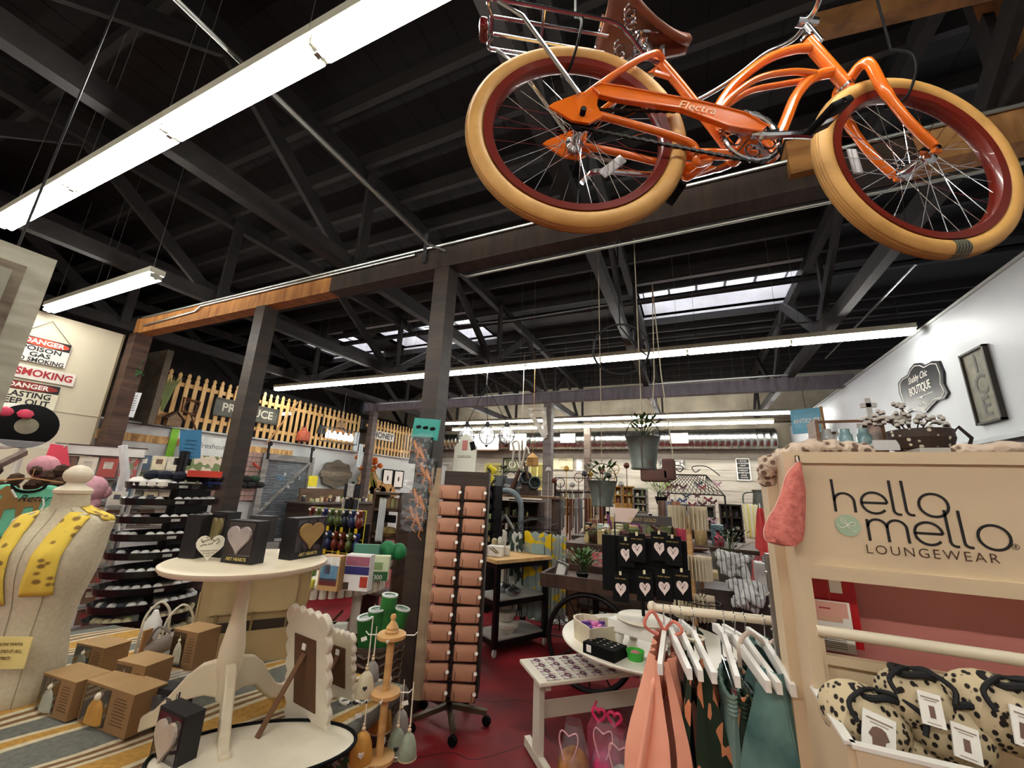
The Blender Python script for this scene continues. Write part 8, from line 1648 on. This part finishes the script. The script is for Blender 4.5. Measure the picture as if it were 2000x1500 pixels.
# upper right clutter near the wall: hanging ANTIQUES sign, jar carrier, basket with cotton
c = P(1576, 822, x=2.25); t = thing('antiques_sign', 'pale blue framed sign reading ANTIQUES hanging near the right wall', 'sign', c - Z * .25); n = Vector((-.6, -1, 0)).normalized(); u = Vector((-n.y, n.x, 0)); a3 = math.atan2(u.y, u.x)
w_ = .55; MB().box(c, (w_, .04, .5), rz=a3).build('board', mat('#6fb0c9', .5, amt=.1), t); MB().box(c + n * .022, (w_ * .8, .004, .3), rz=a3).build('inner_panel', mat('#7fbcd2', .5), t); text('ANTIQUES', .12, c + n * .026, u, Z, PAPER, t, bold=.02, sx=.8); MB().tube([c + Z * .25, c + Z * .5, (c.x, c.y, 3.86)], .005, 5).build('chain', IRON, t)
MB().box(c + u * w_ / 2, (.03, .06, .52), rz=a3).build('wood_edge', RAW, t)
c = P(1598, 845, x=XR - .2); t = thing('wall_shelf', 'small dark bracket shelf high on the right wall with a wooden sign', 'shelf', (XR - .15, c.y, c.z)); MB().box((XR - .15, c.y, c.z - .05), (.3, .7, .03)).build('board', DKW, t); MB().tube([(XR - .02, c.y, c.z - .3), (XR - .1, c.y, c.z - .25), (XR - .25, c.y, c.z - .07)], .012, 6).build('bracket', IRON, t)
tag(MB().box((XR - .2, c.y - .1, c.z + .12), (.03, .5, .28)).build('herbal_sign', wood('#c9b58c', '#8f7a55')), 'wooden sign board standing on the small wall shelf', 'sign')
# tall wooden cabinet behind the fixture carrying basket and jars
kb = Vector((1.62, 3.2, 0)); kz = P(1780, 884, y=3.2).z - .02; t = thing('white_cabinet', 'pale tall cabinet against the right wall behind the loungewear fixture', 'cabinet', (1.75, 3.4, 0)); MB().box((1.9, 3.35, kz / 2), (1.4, .7, kz)).build('body', mat('#b9b4aa', .6), t); MB().box((1.9, 3.33, kz + .01), (1.45, .76, .025)).build('top', mat('#cfcac0', .5), t)
bz = kz + .024; p = Vector((P(1800, 870, y=3.15).x, 3.15, bz)); t = thing('punched_basket', 'dark woven basket with round holes holding cotton stems', 'basket', p); q = MB(); q.lathe([(.115, 0), (.13, .01), (.15, .07), (.145, .12), (.137, .12), (.125, .02)], p, 30); q.build('body', mat('#3b2a22', .6, kind='spots', col2='#d9cfb8', scale=22, thr=.22, soft=.03), t); MB().tube([p + Vector((.145, 0, .10)), p + Vector((.18, 0, .14)), p + Vector((.21, -.03, .07)), p + Vector((.19, -.03, .02))], .01, 6).build('handle', mat('#2a1e18', .6), t)
c = p + Z * .10; t = thing('cotton_stems', 'dry stems with white cotton bolls spilling out of the dark basket', 'dried flowers', c); st = MB(); bo_ = MB(); sc_ = MB(); rr = random.Random(2)
for k in range(11):
    a_ = PI - .25 + rr.uniform(-.9, 1.5) if k < 7 else rr.uniform(0, PI); d_ = Vector((math.cos(a_) * 1.0, rr.uniform(-.25, .25), abs(math.sin(a_)) * .5 + .25)); L = rr.uniform(.16, .30) if k < 7 else .13; pts = smoothpath([c + Vector((-.03, 0, -.05)), c + d_ * L * .5 + Z * .04, c + d_ * L + Z * .0], 5); st.tube(pts, .004, 5)
    for j in range(4, len(pts)): bp = pts[j] + Vector((rr.uniform(-.02, .02), rr.uniform(-.03, .01), rr.uniform(-.01, .03))); bo_.ball(bp, .014, 7); sc_.ball(bp - Z * .008, .012, 6, (1, 1, .7))
st.build('stems', mat('#4a3a2e', .8), t); bo_.build('bolls', mat('#dcd6cc', .95, amt=.05), t, smooth=True); sc_.build('husks', mat('#4d3d33', .8), t)
p = Vector((P(1725, 880, y=3.15).x, 3.1, bz)); tag(MB().box(p + Z * .03, (.12, .02, .06)).build('black_plaque', mat('#e3e3e0', .5)), 'tiny black and white plaque left of the dark basket', 'plaque')
p = Vector((P(1660, 875, y=3.3).x, 3.35, bz)); t = thing('jar_carrier', 'wooden carrier with blue glass mason jars behind the fixture', 'carrier', p); MB().box(p + Z * .01, (.34, .2, .02)).box(p + Vector((-.17, 0, .11)), (.02, .2, .22)).box(p + Vector((.17, 0, .11)), (.02, .2, .22)).tube([p + Vector((-.18, 0, .22)), p + Vector((.18, 0, .22))], .01, 6).build('frame', wood('#8a6248', '#5a3f2e'), t)
for k in range(3): o_ = p + Vector((-.10 + .10 * k, 0, .022)); tag(MB().lathe([(.035, 0), (.04, .01), (.04, .10), (.028, .12), (.028, .145), (0, .145)], o_, 16).build('mason_jar', mat('#a9cfd2', .1, amt=.1, trans=.4) if k else mat('#dfe3e0', .1, trans=.4), smooth=True), 'glass mason jar in the wooden carrier, %s' % ['clear one at the left', 'blue one in the middle', 'blue one at the right'][k], 'jar')
for k, (px, py) in enumerate(((1697, 800), (1690, 840))):
    p = P(px, py, y=3.5); q = MB(); q.box(p, (.03, .02, .16)).box(p + Z * .03, (.09, .02, .03)); q.build('white_cross', mat('#c9c7c2', .6)); o = bpy.data.objects['white_cross' if k == 0 else 'white_cross.001']; tag(o, '%s small white carved cross fixed by the right wall' % ('upper' if k == 0 else 'lower'), 'cross'); q = MB().tube([p + Y * .01, (p.x, p.y + .01, kz)], .006, 5).build('stake', mat('#8a857c', .6), o)
a = P(1920, 862, x=XR - .1); tag(MB().box((XR - .06, a.y + .3, a.z), (.1, 1.8, .04)).box((XR - .03, a.y + .3, a.z - .07), (.04, 1.8, .03)).build('wall_rail', mat('#8f9496', .4, .5)), 'grey metal double rail on the right wall below the ICE sign', 'rail')
tag(MB().box(P(1600, 905, x=XR - .03), (.03, .6, .5)).build('notice_board', mat('#cfc6ae', .6)), 'pale notice board at the far end of the right wall', 'board')
